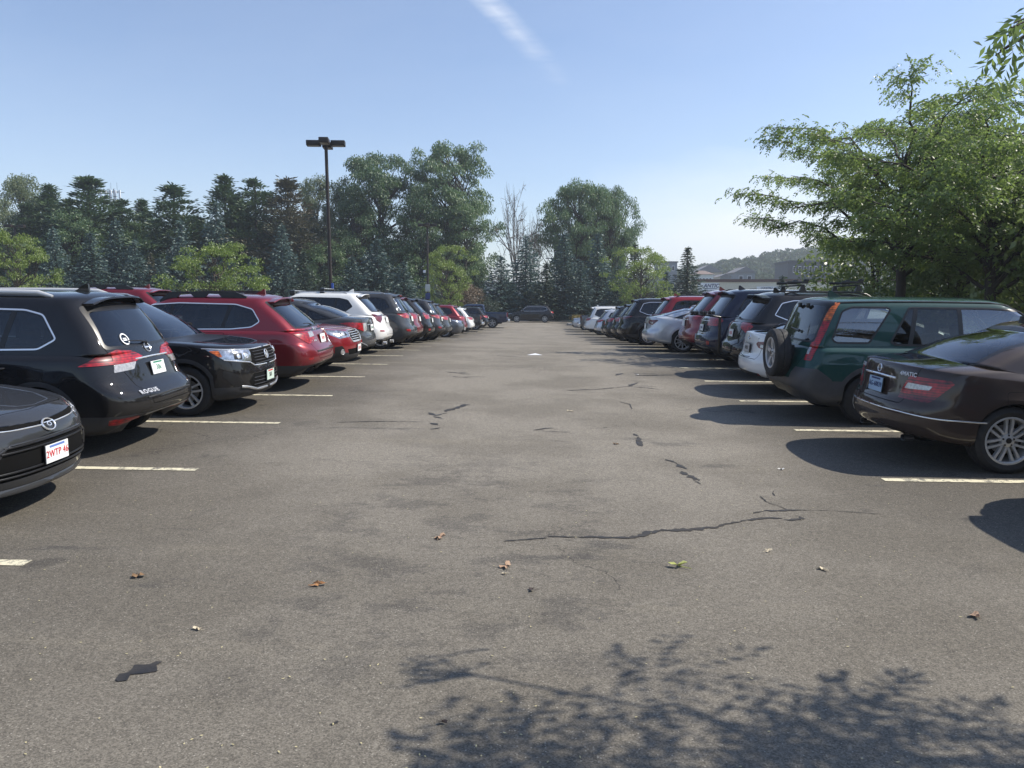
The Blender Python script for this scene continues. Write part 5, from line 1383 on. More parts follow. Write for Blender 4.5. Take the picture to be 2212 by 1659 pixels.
    # aggregate: pale chips and dark pits
    vo = N(t, 'ShaderNodeTexVoronoi'); vo.inputs['Scale'].default_value = 85; t.links.new(P, vo.inputs['Vector'])
    sc = N(t, 'ShaderNodeSeparateColor'); t.links.new(vo.outputs['Color'], sc.inputs[0])
    chip = M('MULTIPLY', rng_(sc.outputs[0], .90, .97), rng_(vo.outputs['Distance'], .42, .22), t=t)
    vo2 = N(t, 'ShaderNodeTexVoronoi'); vo2.inputs['Scale'].default_value = 150; t.links.new(P, vo2.inputs['Vector'])
    sc2 = N(t, 'ShaderNodeSeparateColor'); t.links.new(vo2.outputs['Color'], sc2.inputs[0])
    gr = rng_(sc2.outputs[0], 0, 1, .62, 1.38, False); g2 = rng_(noise(28, 4, .8), .3, .7, .78, 1.22, False)
    vm = N(t, 'ShaderNodeVectorMath', _operation='SCALE'); t.links.new(c, vm.inputs[0]); t.links.new(M('MULTIPLY', gr, g2, t=t), vm.inputs['Scale'])
    c = mix(M('MULTIPLY', chip, .65, t=t), vm.outputs[0], (.42, .39, .33))
    t.links.new(c, b.inputs['Base Color']); b.inputs['Roughness'].default_value = .88; b.inputs['Specular IOR Level'].default_value = .35
    bp = N(t, 'ShaderNodeBump'); bp.inputs['Strength'].default_value = .8; bp.inputs['Distance'].default_value = .004
    t.links.new(sc2.outputs[1], bp.inputs['Height']); t.links.new(bp.outputs[0], b.inputs['Normal'])
    return m
ASPH = asphalt()
EARTH = mat('earth', (.055, .060, .030), .95, var=.5, vscale=.4); MULCH = mat('mulch', (.085, .055, .035), .95, var=.4, vscale=3, bump=.6, bscale=30)
CONC = mat('concrete', (.30, .29, .27), .85, var=.15, vscale=2); TAR = mat('tar', (.030, .028, .027), .75, var=.4, vscale=6, bump=.25, bscale=60)
def paint_line_mat():
    m, t, b = base_mat('line_paint'); tcn = N(t, 'ShaderNodeTexCoord')
    nz = N(t, 'ShaderNodeTexNoise'); nz.inputs['Scale'].default_value = 14; nz.inputs['Detail'].default_value = 8; nz.inputs['Roughness'].default_value = .8; t.links.new(tcn.outputs['Object'], nz.inputs[0])
    r = N(t, 'ShaderNodeMapRange'); r.inputs[1].default_value = .50; r.inputs[2].default_value = .58; t.links.new(nz.outputs['Fac'], r.inputs[0])
    x = N(t, 'ShaderNodeMix', _data_type='RGBA'); t.links.new(r.outputs[0], x.inputs[0]); x.inputs[6].default_value = (.66, .61, .44, 1); x.inputs[7].default_value = (.16, .15, .13, 1)
    t.links.new(x.outputs[2], b.inputs['Base Color']); b.inputs['Roughness'].default_value = .7; return m
LINEP = paint_line_mat()
xs = list(np.arange(-14, 9.01, .5)); xs = list(np.arange(-90, -14, 4.0)) + xs
ys = list(np.arange(-30, 0, 3)) + list(np.arange(0, 40, .5)) + list(np.arange(40, 79.1, 1.0))
sheet('asphalt_lot', xs, ys, ASPH)
far = [-1500, -700, -350, -200, -140, -100] + list(np.arange(-80, 81, 4.0)) + [100, 140, 200, 350, 700, 1500]
fy = [-1500, -500, -200, -100, -60] + list(np.arange(-40, 121, 3.0)) + [150, 200, 300, 500, 900, 1800]
def low(x, y): return -.06 - (0.0 if x < 9.3 and y < 79 and y > -30 else 0) + (.10 if (9.3 <= x < 60 and -30 < y < 79) else 0)
sheet('ground', sorted(set(far + [9.0, 9.25, 9.4])), fy, EARTH, 0, f=low)
# kerb along the right of the lot and along its far end
def kerb(pts, name='kerb'):
    mb = MB()
    for (x0, y0), (x1, y1) in zip(pts[:-1], pts[1:]):
        n = max(1, int(math.hypot(x1 - x0, y1 - y0) / 2)); d = Vector((x1 - x0, y1 - y0, 0)).normalized(); s = Vector((-d.y, d.x, 0)) * .075
        for i in range(n):
            a = Vector((x0 + (x1 - x0) * i / n, y0 + (y1 - y0) * i / n, 0)); b = Vector((x0 + (x1 - x0) * (i + 1) / n, y0 + (y1 - y0) * (i + 1) / n, 0)) - d * .008
            vs = []
            for p in (a, b):
                z = gz(p.x, p.y)
                for q, h in ((-1, -.1), (-1, .14), (1, .14), (1, -.1)): vs.append((p.x + s.x * q, p.y + s.y * q, z + h))
            mb.add(vs, [(0, 1, 5, 4), (1, 2, 6, 5), (2, 3, 7, 6), (0, 3, 2, 1), (4, 5, 6, 7)])
    o = mb.build(name, CONC, None, None); tag(o, kind='structure'); return o
kerb([(9.05, -20), (9.05, 79)]); kerb([(-85, 79.1), (9, 79.1)])
# planted island closing the right row
def ribbon(pts, w, m, name, jit=.0, dz=.004, step=.12, seed=1, kind='structure', taper=False):
    g = np.random.default_rng(seed); P = []
    for i in range(len(pts) - 1):
        a, b = Vector(pts[i][:2]), Vector(pts[i + 1][:2]); n = max(1, int((b - a).length / step))
        for k in range(n): P.append(a.lerp(b, k / n))
    P.append(Vector(pts[-1][:2])); V = []; F = []
    for i, p in enumerate(P):
        d = (P[min(i + 1, len(P) - 1)] - P[max(i - 1, 0)]).normalized(); s = Vector((-d.y, d.x)); t = i / max(1, len(P) - 1)
        ww = w * (1 + jit * g.normal()) * ((.25 + .75 * math.sin(math.pi * min(1, max(0, t))) ** .5) if taper else 1); ww = max(.3 * w if not taper else .1 * w, ww); of = s * (jit * w * .4 * g.normal())
        for q in (-.5, .5):
            v = p + of + s * q * ww; V.append((v.x, v.y, gz(v.x, v.y) + dz))
    for i in range(len(P) - 1): F.append((2 * i, 2 * i + 2, 2 * i + 3, 2 * i + 1))
    me = bpy.data.meshes.new(name); me.from_pydata(V, [], F); o = link_mesh(name, me, None, m); tag(o, kind=kind); return o
LY = lambda n: 7.45 + 2.5 * (n - 1)
RX = {1: 3.454, 2: 3.446, 3: 3.409, 4: 3.40, 5: 3.391, 6: 3.35}; LX = {0: -3.374, 1: -3.307, 2: -3.288, 3: -3.229, 4: -3.229, 5: -3.243, 6: -3.303}
for n in range(0, 23):
    y = LY(n)
    ribbon([(LX.get(n, -3.2), y), (-8.9, y + .02)], .10, LINEP, 'stall_line', dz=.005, step=.08, jit=.035, seed=n)
    ribbon([(-9.1, y), (-14.2, y)], .105, LINEP, 'stall_line', dz=.005, step=.08, jit=.035, seed=n)
    ribbon([(RX.get(n, 3.35), y), (8.9, y + .0)], .105, LINEP, 'stall_line', dz=.005, step=.08, jit=.035, seed=n)
def px(pts): return [pix(u, v)[:2] for u, v in pts]
Z4 = lambda l: [(1209.6 + .28642 * a, 979.2 + .28642 * b) for a, b in l]
Z1 = lambda l: [(691.2 + .2083 * a, 691.2 + .2083 * b) for a, b in l]
Z2 = lambda l: [(1152 + .2604 * a, 691.2 + .2604 * b) for a, b in l]
ZF = lambda l: [(.3402 * a, 1094.4 + .3402 * b) for a, b in l]
cr = [(Z4([(-90, 628), (0, 632), (250, 635), (520, 640), (600, 632), (680, 600), (780, 582), (940, 580), (1060, 570), (1180, 560), (1290, 530), (1400, 508)]), .060), (Z4([(1410, 506), (1560, 490), (1680, 492)]), .055), (Z4([(1690, 500), (1760, 505), (1830, 495), (1800, 478)]), .05),
      (Z4([(1450, 450), (1560, 437), (1700, 433), (1820, 430)]), .045), (Z4([(1820, 430), (2000, 433), (2212, 445), (2400, 460)]), .012), (Z4([(1510, 325), (1560, 370), (1640, 395), (1710, 425)]), .014), (Z4([(1610, 288), (1605, 305), (1620, 322)]), .012),
      (Z4([(795, 47), (870, 70)]), .06), (Z4([(875, 70), (900, 100), (955, 120)]), .07), (Z4([(910, 135), (980, 180), (1050, 210)]), .09), (Z4([(1000, 200), (1065, 235)]), .014),
      (Z1([(178, 1062), (500, 1055), (760, 1053), (1070, 1060)]), .035), (Z1([(1120, 962), (1210, 992), (1325, 965)]), .085), (Z1([(1280, 950), (1420, 915), (1500, 880), (1550, 885)]), .11), (Z1([(1410, 862), (1500, 872)]), .05), (Z1([(1180, 1000), (1275, 1028)]), .06),
      (Z1([(1140, 1070), (1220, 1090)]), .10), (Z1([(1150, 1135), (1250, 1118)]), .09), (Z1([(1300, 538), (1420, 550), (1530, 546)]), .05), (Z1([(1430, 555), (1570, 563)]), .05), (Z1([(1370, 588), (1480, 597), (1610, 604)]), .06), (Z1([(1700, 362), (1900, 372), (2180, 395)]), .05),
      (Z2([(250, 588), (550, 575), (780, 553)]), .05), (Z2([(780, 553), (870, 520)]), .10), (Z2([(780, 553), (950, 565), (1070, 580)]), .04), (Z2([(680, 460), (745, 443)]), .10), (Z2([(860, 460), (1170, 463)]), .07),
      (Z2([(830, 945), (870, 965)]), .05), (Z2([(870, 970), (880, 1010), (900, 1050)]), .08), (Z2([(0, 917), (100, 900), (170, 897)]), .055), (Z2([(80, 927), (310, 933)]), .03), (Z2([(715, 680), (800, 700), (820, 740)]), .02), (Z2([(255, 266), (310, 272)]), .08),
      (ZF([(735, 1105), (830, 1070), (930, 1030), (985, 985)]), .13), (ZF([(2095, 1385), (2150, 1370)]), .04), (Z4([(-420, 665), (-100, 640)]), .02)]
for i, (p, w) in enumerate(cr):
    ribbon(px(p), w * .72, TAR, 'sealed_crack', jit=.42 if w < .15 else .20, dz=.0045, step=.03 if i < 11 or i > 31 else .06, seed=i, taper=(w > .02))
# ================================================================== cars in their bays
ONLY = globals().get('ONLY', None)
def place(root, label, cat, x, y, toward_plus, sc=1.0, dz=0.0, group=None, yaw=0.0):
    """x = the end that faces the aisle; toward_plus: the car's nose points to +X"""
    L = root['L'] * sc; xc = x + (L / 2 if toward_plus == (x > 0) else -L / 2) if False else None
    # centre of the car
    c = x + (L / 2 if x > 0 else -L / 2)
    n = gnorm(c, y); ax = Vector((1 if toward_plus else -1, 0, 0)); ax.rotate(Matrix.Rotation(yaw, 3, 'Z')); ax = (ax - n * ax.dot(n)).normalized(); ay = n.cross(ax)
    m = Matrix((ax, ay, n)).transposed().to_4x4()
    o = Vector((c, y, gz(c, y) + dz)) - ax * (L / 2)
    m.translation = o; root.matrix_world = m @ Matrix.Diagonal((sc, sc, sc, 1))
    if 'L' in root: del root['L']
    tag(root, label, cat, group or 'cars parked in rows'); return root
def dup(root, swap=None, name=None, L=None):
    def cp(o, par):
        c = o.copy(); C.objects.link(c); c.parent = par
        if par is not None: c.matrix_parent_inverse = o.matrix_parent_inverse.copy(); c.matrix_basis = o.matrix_basis.copy()
        if swap and o.type == 'MESH':
            for i, s in enumerate(c.material_slots):
                if s.material in swap: s.link = 'OBJECT'; s.material = swap[o.material_slots[i].material if o.material_slots[i].material in swap else s.material]
        for ch in o.children: cp(ch, c)
        return c
    r = cp(root, None)
    if name: r.name = name
    r['L'] = L
    return r
# left row
place(car_camry(), 'dark grey sedan parked nose out, cropped by the left frame edge, plate 2WTP 46', 'car', -3.94, 6.22, True)
place(car_rogue(), 'glossy black crossover with silver roof rails beside the grey sedan at far left', 'car', -4.10, 8.72, False)
place(car_taos(), 'black compact crossover parked nose out between the glossy black and dark red tails', 'car', -3.85, 11.25, True)
ob = outback(); Lob = ob['L']
ob_second = dup(ob, name='red_wagon', L=Lob)
place(ob, 'dark red wagon with black roof rails, tail out, behind the black nose-out crossover', 'car', -3.62, 13.75, False, 1.02)
place(outback(True, P_RED2), 'bright red wagon parked nose out with a chrome grille', 'car', -3.62, 16.2, True, .97)
place(car_s5(), 'charcoal sedan with red and clear tail lamp, between red wagon nose and white crossover', 'car', -3.80, 18.7, False)
place(car_x3(), 'white crossover with two silver roof cross bars, the only white car of the left row', 'car', -3.83, 21.2, False)
rav = car_rav(); Lr = rav['L']; rav3_ = dup(rav, name='x', L=Lr); rav2 = dup(rav, {P_CHAR: P_DGREY}, 'dark_crossover', Lr)
place(rav, 'charcoal crossover with silver rails and wide red lamps, right beside the white crossover', 'car', -3.50, 23.7, False)
pl = car_plain(P_RED, 'red_crossover', dims=dict(H=1.66)); Lp = pl['L']; pl2 = dup(pl, name='red_crossover', L=Lp); pl3 = dup(pl, {P_RED: P_BLACK}, 'black_crossover', Lp); pl4 = dup(pl, {P_RED: P_CHAR}, 'charcoal_crossover', Lp)
pl5 = dup(pl, {P_RED: P_WHITE}, 'white_crossover', Lp); pl6 = dup(pl, {P_RED: P_BLACK}, 'black_crossover', Lp); pl7 = dup(pl, {P_RED: P_DGREY}, 'grey_crossover', Lp); pl8 = dup(pl, {P_RED: P_SILVER}, 'silver_crossover', Lp)
place(pl, 'dark red crossover half hidden behind the charcoal crossover on the left row', 'car', -3.66, 26.2, False)
cv = car_vert(P_BLACK); Lc = cv['L']
place(cv, 'black crossover whose red lamps climb the rear pillar, on the left row', 'car', -3.56, 28.7, False)
place(rav2, 'dark grey crossover after the one with pillar lamps on the left row', 'car', -3.45, 31.3, False)
place(pl4, 'charcoal crossover with a low grey bumper, just before the silver nose on the left', 'car', -3.44, 34.0, False, 1.0)
ps = car_plain_sedan(P_GREY, 'grey_wagon', dims=dict(H=1.56, belt=1.0, nose=.85, wx=(1.0, 3.75), wr=.345, ra=.39)); Ls_ = ps['L']; ps2 = dup(ps, {P_GREY: P_SILVER}, 'silver_sedan', Ls_)
ps3 = dup(ps, {P_GREY: P_DGREY}, 'dark_sedan', Ls_)
place(ps, 'grey car parked nose out, the third nose-out car along the left row', 'car', -3.40, 40.2, True)
place(pl2, 'bright red crossover far down the left row behind the grey nose', 'car', -3.50, 43.4, False, 1.05)
place(pl5, 'small white crossover far down the left row beside the red one', 'car', -3.45, 48.5, False, .98)
pk = car_pickup(P_CHAR, 'grey_pickup'); Lk = pk['L']; pk2 = dup(pk, {P_CHAR: P_BLUE}, 'blue_pickup', Lk); pk3 = dup(pk, {P_CHAR: P_GREY}, 'grey_pickup', Lk)
place(pk, 'charcoal pickup truck on the left row before the navy one', 'pickup truck', -3.25, 52.6, False, .95)
place(pl3, 'black crossover between the two pickups at the far left end', 'car', -2.95, 56.8, False, 1.0)
place(pk2, 'navy blue pickup truck sticking out at the far end of the left row', 'pickup truck', -1.72, 61.2, False, 1.0)
# second row, nose to nose with the first; only roofs show
place(ob_second, 'red wagon roof with black rails seen over the black compact crossover', 'car', -9.2, 20.9, False, 1.08)
rv3 = dup(rav, name='charcoal_crossover', L=Lr); rv4 = dup(rav, {P_CHAR: P_SILVER}, 'silver_crossover', Lr)
place(rv3, 'charcoal crossover roof with pale rails, in the row behind the red wagon', 'car', -9.3, 28.7, False, 1.05)
place(rv4, 'silver crossover roof in the row behind the white crossover', 'car', -9.3, 41.2, False, 1.05)
# right row
mc = car_merc(); mc0 = rav3_; mc0.name = 'charcoal_crossover'
place(mc0, 'charcoal crossover just outside the right frame edge casting the rounded shadow', 'car', 4.58, 6.1, True)
place(mc, 'dark brown sedan with chrome bumper strip, nearest car on the right', 'car', 3.80, 8.66, True, 1.05)
place(car_crv(), 'dark green boxy crossover with a spare wheel on its tail', 'car', 3.60, 11.28, True, 1.02)
place(car_fusion(), 'white sedan showing only its tail, beside the green crossover', 'car', 3.78, 13.75, True)
place(car_r4(), 'black SUV with red claw shaped lamps, behind the white sedan', 'car', 4.10, 16.2, True, 1.01)
place(car_r5(), 'navy SUV between the black SUV and the tall dark red SUV', 'car', 4.05, 18.7, True, 1.04)
tl_red = [('tail_light', [(.70, .98), (.98, .98), (1.16, 1.06), (1.02, 1.12), (.72, 1.10)], BL)]
place(car_plain(P_RED, 'red_suv', dims=dict(L=4.9, H=1.76, W=.95, belt=1.10, wx=(1.05, 3.9), cowl=3.75, head=2.9, rrx=.68), tail=tl_red, rails=TRIMB), 'tall dark red SUV between the navy SUV and the silver sedan', 'car', 4.13, 21.2, True, 1.03)
place(car_malibu(), 'silver sedan with a sloping roof, lit along its side, on the right row', 'car', 3.48, 23.75, True)
place(car_plain(P_RED2, 'red_crossover', dims=dict(H=1.70), rails=TRIMB), 'red crossover seen over the silver sedan roof on the right', 'car', 3.92, 26.3, True, 1.03)
place(crossover('black_suv', P_BLACK, [('tail_light', [(.30, 1.00), (.62, .93), (1.05, .98), (1.30, 1.06), (.60, 1.08)], BL)], dict(glass=G_DARK, trim=CHROME, tail=DREDL), dims=dict(L=4.9, H=1.76, W=.95, belt=1.08, wx=(1.05, 3.9), cowl=3.75, head=2.9, rrx=.60), post=[lambda r, S, sp: plate(r, S, 'rear', .9)]), 'black SUV with a bright chrome window surround beyond the silver sedan', 'car', 3.34, 29.4, True)
place(pl6, 'black crossover just beyond the SUV with the chrome window surround', 'car', 3.42, 32.4, True)
place(pl7, 'dark grey crossover second beyond the chrome trimmed black SUV', 'car', 3.45, 36.0, True)
place(ps3, 'small dark car deep in the right row before the white ones', 'car', 3.62, 39.2, True, .98)
place(pl8, 'silver white crossover whose tail peeps out before the tall white SUV', 'car', 3.62, 43.2, True, .95)
wh_ = car_plain(P_WHITE, 'white_suv', dims=dict(L=4.8, H=1.80, W=.95, belt=1.08, wx=(1.05, 3.85), wr=.39, ra=.45, cowl=3.75, head=2.95, rrx=.50, rim='5', rr=.26), rails=SILV)
place(wh_, 'tall white SUV with dark quarter glass far down the right row', 'car', 3.42, 48.8, True)
place(pk3, 'grey pickup tail beside the tall white SUV on the right', 'pickup truck', 3.55, 54.5, True, .95)
place(ps2, 'silver car nose just before the planted kerb at the far right', 'car', 3.2, 58.5, False)
# side-on at the far end
sf = car_plain(P_BLACK, 'dark_crossover', trim=CHROME, dims=dict(L=4.70, H=1.68, belt=1.06, wx=(.98, 3.70), ns=30), glass_=G_DARK)
r = sf; n = gnorm(0, 75); r.matrix_world = Matrix.Translation((2.45, 75.6, gz(0, 75.6) + .0)) @ Matrix.Rotation(math.pi, 4, 'Z')
del r['L']; tag(r, 'nearly black crossover standing side-on across the far end of the lane', 'car', 'cars parked in rows')
# bicycle rack on the navy SUV's hitch
def bike_rack():
    x0, y0 = 4.10, 16.15; z0 = gz(x0, y0); root = empty('bicycle_rack', (x0, y0, z0))
    mb = MB(); mb.tube([(.35, 0, .42), (-.10, 0, .42), (-.14, 0, .46), (-.14, -.0, 1.20)], .030, 8); mb.build('mast', TRIMB, root, 50)
    for s in (-1, 1):
        mb = MB(); mb.tube([(-.14, s * .06, 1.20), (-.40, s * .16, 1.24), (-.72, s * .16, 1.26)], .018, 8); a = mb.build('rack_arm', TRIMB, root, 50)
        for k in range(3):
            c = MB(); c.box((-.32 - k * .17, s * .16, 1.29), (.07, .08, .07), bev=.015); c.tube([(-.35 - k * .17, s * .16, 1.30), (-.32 - k * .17, s * .16, 1.36), (-.29 - k * .17, s * .16, 1.30)], .008, 5); c.build('cradle', TRIMB, a, 40)
        tag(root, 'empty black hitch bicycle rack on the tail of the black SUV', 'bicycle rack')
bike_rack()
# roof rack clamps on the black suv
def roof_rack():
    x0, y0 = 5.2, 16.2; z0 = gz(5.5, y0) + 1.80; root = empty('roof_rack', (x0, y0, z0))
    for x in (0.25, 1.35):
        mb = MB(); mb.box((x, 0, .06), (.07, 1.25, .03), bev=.01); b = mb.build('cross_bar', TRIMB, root, 40)
        for s in (-1, 1):
            q = MB(); q.prism([(x - .07, -.07), (x + .07, -.07), (x + .03, .05), (x - .03, .05)], s * .60 - .03, s * .60 + .03); q.build('foot', TRIMB, b, 30)
        for s in (-.35, .3):
            q = MB(); q.box((x - .02, s, .12), (.42, .07, .05), bev=.015); q.box((x + .15, s, .16), (.10, .09, .06), 0, bev=.02); q.build('ski_clamp', TRIMB, b, 40)
    tag(root, 'black roof rack with clamps on the black SUV behind the white sedan', 'roof rack')
roof_rack()
# ================================================================== lamp posts
POLE = mat('pole_bronze', (.035, .028, .024), .5, .3, var=.25, vscale=3); POLEL = mat('lamp_glass', (.35, .34, .31), .3, var=.1)
ORD = ['first', 'second', 'third', 'fourth', 'fifth', 'sixth', 'seventh', 'eighth', 'ninth', 'tenth', 'eleventh', 'twelfth', 'thirteenth', 'fourteenth', 'fifteenth', 'sixteenth', 'seventeenth', 'eighteenth', 'nineteenth', 'twentieth', 'twenty-first', 'twenty-second', 'twenty-third', 'twenty-fourth', 'twenty-fifth', 'twenty-sixth', 'twenty-seventh', 'twenty-eighth', 'twenty-ninth', 'thirtieth']
def lamp_post(x, y, H, heads, label, lean=0.0, rz=0.0, r=.085):
    z = gz(x, y); root = empty('lamp_post', (x, y, z), rz); root.rotation_euler = (0, lean, rz)
    mb = MB(); mb.tube([(0, 0, .7), (0, 0, H - .25)], [r, r * .85], 4 if False else 12); mb.build('pole', POLE, root, 50)
    mb = MB(); mb.lathe([(0, .75), (.22, .75), (.24, .72), (.24, -.3), (0, -.3)], 20, axis='z'); mb.build('base', CONC, root, 40)
    for k, a in enumerate(heads):
        d = Vector((math.cos(a), math.sin(a), 0)); rot = Matrix.Rotation(a, 3, 'Z')
        mb = MB(); mb.box(d * .52 + Vector((0, 0, H - .17)), (.60, .40, .22), 0, rot=rot, bev=.02); mb.tube([(0, 0, H - .2), d * .25 + Vector((0, 0, H - .2))], .04, 6)
        mb.box(d * .52 + Vector((0, 0, H - .285)), (.46, .30, .012), 1, rot=rot); mb.build('lamp_head', [POLE, POLEL], root, 30)
    tag(root, label, 'lamp post', 'lamp posts of the car park'); return root
BLUEM = mat('sleeve_blue', (.05, .11, .42), .45, var=.1)
p1 = lamp_post(-8.75, 34.0, 8.62, [0.12 + k * math.pi / 2 for k in range(4)], 'tall bronze lamp post with four box heads and a blue sleeve, tallest against the sky', lean=-.010)
mb = MB(); mb.box((.10, -.10, 2.05), (.10, .06, .80), bev=.01); mb.build('sleeve', BLUEM, p1, 30)
mb = MB(); mb.box((.10, -.135, 2.05), (.05, .006, .25)); mb.build('sleeve_mark', INK_W, p1, None)
p2 = lamp_post(-8.75, 66.5, 8.65, [0.1 + k * math.pi / 2 for k in range(4)], 'bronze lamp post with a small white and blue sign, in front of the big trees', r=.10)
mb = MB(); mb.box((.0, -.16, 3.15), (.42, .02, .62), bev=.006); mb.build('sign_panel', mat('sign_grey', (.50, .52, .48), .5, var=.1), p2, 30)
mb = MB(); mb.box((.0, -.16, 2.45), (.40, .02, .55), bev=.006); mb.build('sign_panel', mat('sign_blue', (.02, .04, .16), .5), p2, 30)
mb = MB(); mb.box((-.28, -.05, 4.55), (.20, .18, .22), bev=.02); mb.build('camera_box', INK_W, p2, 30)
lamp_post(-44.5, 66.5, 8.6, [0.1, math.pi + .1], 'lamp post with two pale heads among the trees at the far left', r=.10)

# ================================================================== trees
SP = [spruce_mesh(9, 2.6, 1), spruce_mesh(9, 2.3, 2, tip=.95), spruce_mesh(9, 2.9, 3, .9, .35), spruce_mesh(9, 2.1, 5, 1.0, .3, 1.0)]
SPT = trunk_mesh(8.6, .13, 1)
PI = [pine_mesh(13, 3.0, 1, 190), pine_mesh(13, 2.6, 2, 170), pine_mesh(13, 3.3, 4, 200)]; PIT = trunk_mesh(12, .20, 2)
LO = [broad(17, 4.4, .16, 11, 170, .22, 220, cl=1.25, droop=.35, round_=.38), broad(17, 4.8, .14, 12, 180, .22, 220, cl=1.15, droop=.4, round_=.42), broad(12, 5.6, .34, 13, 150, .20, 220, cl=1.15, droop=.35, round_=.62, forks=4)]
AS = [broad(13, 3.6, .12, 21, 110, .21, 200, cl=1.1, round_=.5), broad(12, 3.4, .10, 22, 110, .21, 200, cl=1.1, round_=.45)]
YO = [broad(5, 2.9, .24, 31, 110, .12, 230, cl=.58, flatc=.38, round_=.6, trunk_r=.10, droop=.2), broad(5, 2.6, .22, 32, 105, .12, 230, cl=.56, flatc=.40, round_=.5, trunk_r=.10, droop=.2)]
BU = [broad(4, 2.3, .08, 41, 60, .16, 170, cl=.75, flatc=.7, round_=.45, trunk_r=.08), broad(4, 2.4, .05, 42, 60, .15, 170, cl=.75, flatc=.7, round_=.4, trunk_r=.08)]
BARE = bare_mesh()
def dims_of(me):
    a = np.empty(3 * len(me.vertices)); me.vertices.foreach_get('co', a); a = a.reshape(-1, 3)
    return float(np.percentile(a[:, 2], 99.8)), float(np.percentile(np.hypot(a[:, 0], a[:, 1]), 96))
_tr = []
def tree_at(u, vtop, Y, hw, kind, var=0, lm=None, sq=1.0, h0=None):
    """tree whose top is seen at (u, vtop) and whose crown is hw pixels to each side"""
    p = pdir(u, vtop, Y); z = gz(p.x, Y) - .05; H = p.z - z; w = hw / 1661 * Y
    crown, tr, H0, R0, L0, cat = {'spruce': (SP[var % 4], SPT, 9, [2.6, 2.3, 2.9, 2.1][var % 4], LF['spruce'], 'spruce'), 'pine': (PI[var % 3], PIT, 13, [2.8, 2.4, 3.1][var % 3], LF['pine'], 'pine'),
        'locust': (LO[var % 3][0], LO[var % 3][1], [17, 17, 12][var % 3] * 1.0, [4.9, 5.3, 6.2][var % 3], LF['locust'], 'tree'), 'ash': (AS[var % 2][0], AS[var % 2][1], [13, 12][var % 2], 4.0, LF['ash'], 'tree'),
        'young': (YO[var % 2][0], YO[var % 2][1], 5.1, [3.2, 2.9][var % 2], LF['young'], 'tree'), 'bush': (BU[var % 2][0], BU[var % 2][1], 4.1, 2.7, LF['bush'], 'shrub'), 'bare': (None, BARE, 12, 3.2, None, 'tree')}[kind]
    H0, R0 = dims_of(crown or tr); g = random.Random(int(u * 7 + vtop)); s = H / H0; sw = w / R0 * (2.15 if kind == 'pine' else 1.22 if kind == 'spruce' else (1.15 if kind == 'bare' else 1.0))
    nm = {'spruce': 'blue_spruce', 'pine': 'pine_tree', 'locust': 'locust_tree', 'ash': 'broadleaf_tree', 'young': 'young_tree', 'bush': 'shrub', 'bare': 'bare_tree'}[kind]
    if kind == 'bare': r = plant(nm, None, tr, None, (p.x, Y, z), (sw, sw, s), g.random() * 6, bark=BARKG, cat='tree')
    else: r = plant(nm, crown, tr, lm or L0, (p.x, Y, z), (sw, sw, s), g.random() * 6, cat=cat)
    _tr.append((u, kind, r, lm)); return r
B = 'brown'
for a in [(115, 495, 82, 42, 0), (195, 505, 80, 52, 1), (250, 478, 84, 48, 0), (290, 520, 79, 44, 2), (390, 478, 83, 46, 0), (466, 440, 86, 52, 2), (545, 556, 80, 36, 1), (608, 488, 82, 46, 0), (655, 545, 79, 36, 3), (760, 556, 80, 42, 0), (815, 518, 82, 60, 2), (872, 566, 79, 40, 1),
          (1082, 556, 82, 46, 0), (1136, 512, 84, 50, 2), (1220, 508, 82, 46, 0), (1292, 506, 84, 46, 1), (1372, 530, 86, 34, 3), (1486, 536, 82, 40, 3), (30, 560, 80, 45, 1), (700, 575, 81, 38, 3), (925, 570, 82, 34, 1), (1025, 590, 81, 34, 3), (1180, 570, 80, 34, 3), (1255, 566, 80, 36, 1), (1335, 575, 80, 36, 0), (1440, 588, 84, 34, 1), (345, 560, 80, 40, 1), (500, 566, 79, 36, 0)]:
    tree_at(a[0], a[1], a[2], a[3], 'spruce', a[4], LF['spruce2'] if a[4] in (3,) else None)
tree_at(325, 548, 81, 26, 'spruce', 3, LF['brown']); tree_at(1690, 598, 60, 30, 'spruce', 1, LF['spruce2'])
for a in [(105, 400, 92, 38, 1, 0), (190, 384, 90, 62, 0, 0), (262, 432, 92, 46, 2, 0), (306, 432, 94, 30, 1, 0), (374, 400, 89, 54, 0, 0), (484, 380, 91, 40, 1, 0), (549, 388, 92, 52, 2, 0), (620, 386, 90, 50, 0, B), (150, 430, 88, 46, 2, 0), (425, 470, 95, 40, 1, 0), (62, 440, 90, 40, 0, 0), (512, 430, 94, 40, 0, 0)]:
    tree_at(a[0], a[1], a[2], a[3], 'pine', a[4], LF['brown'] if a[5] == B else None)
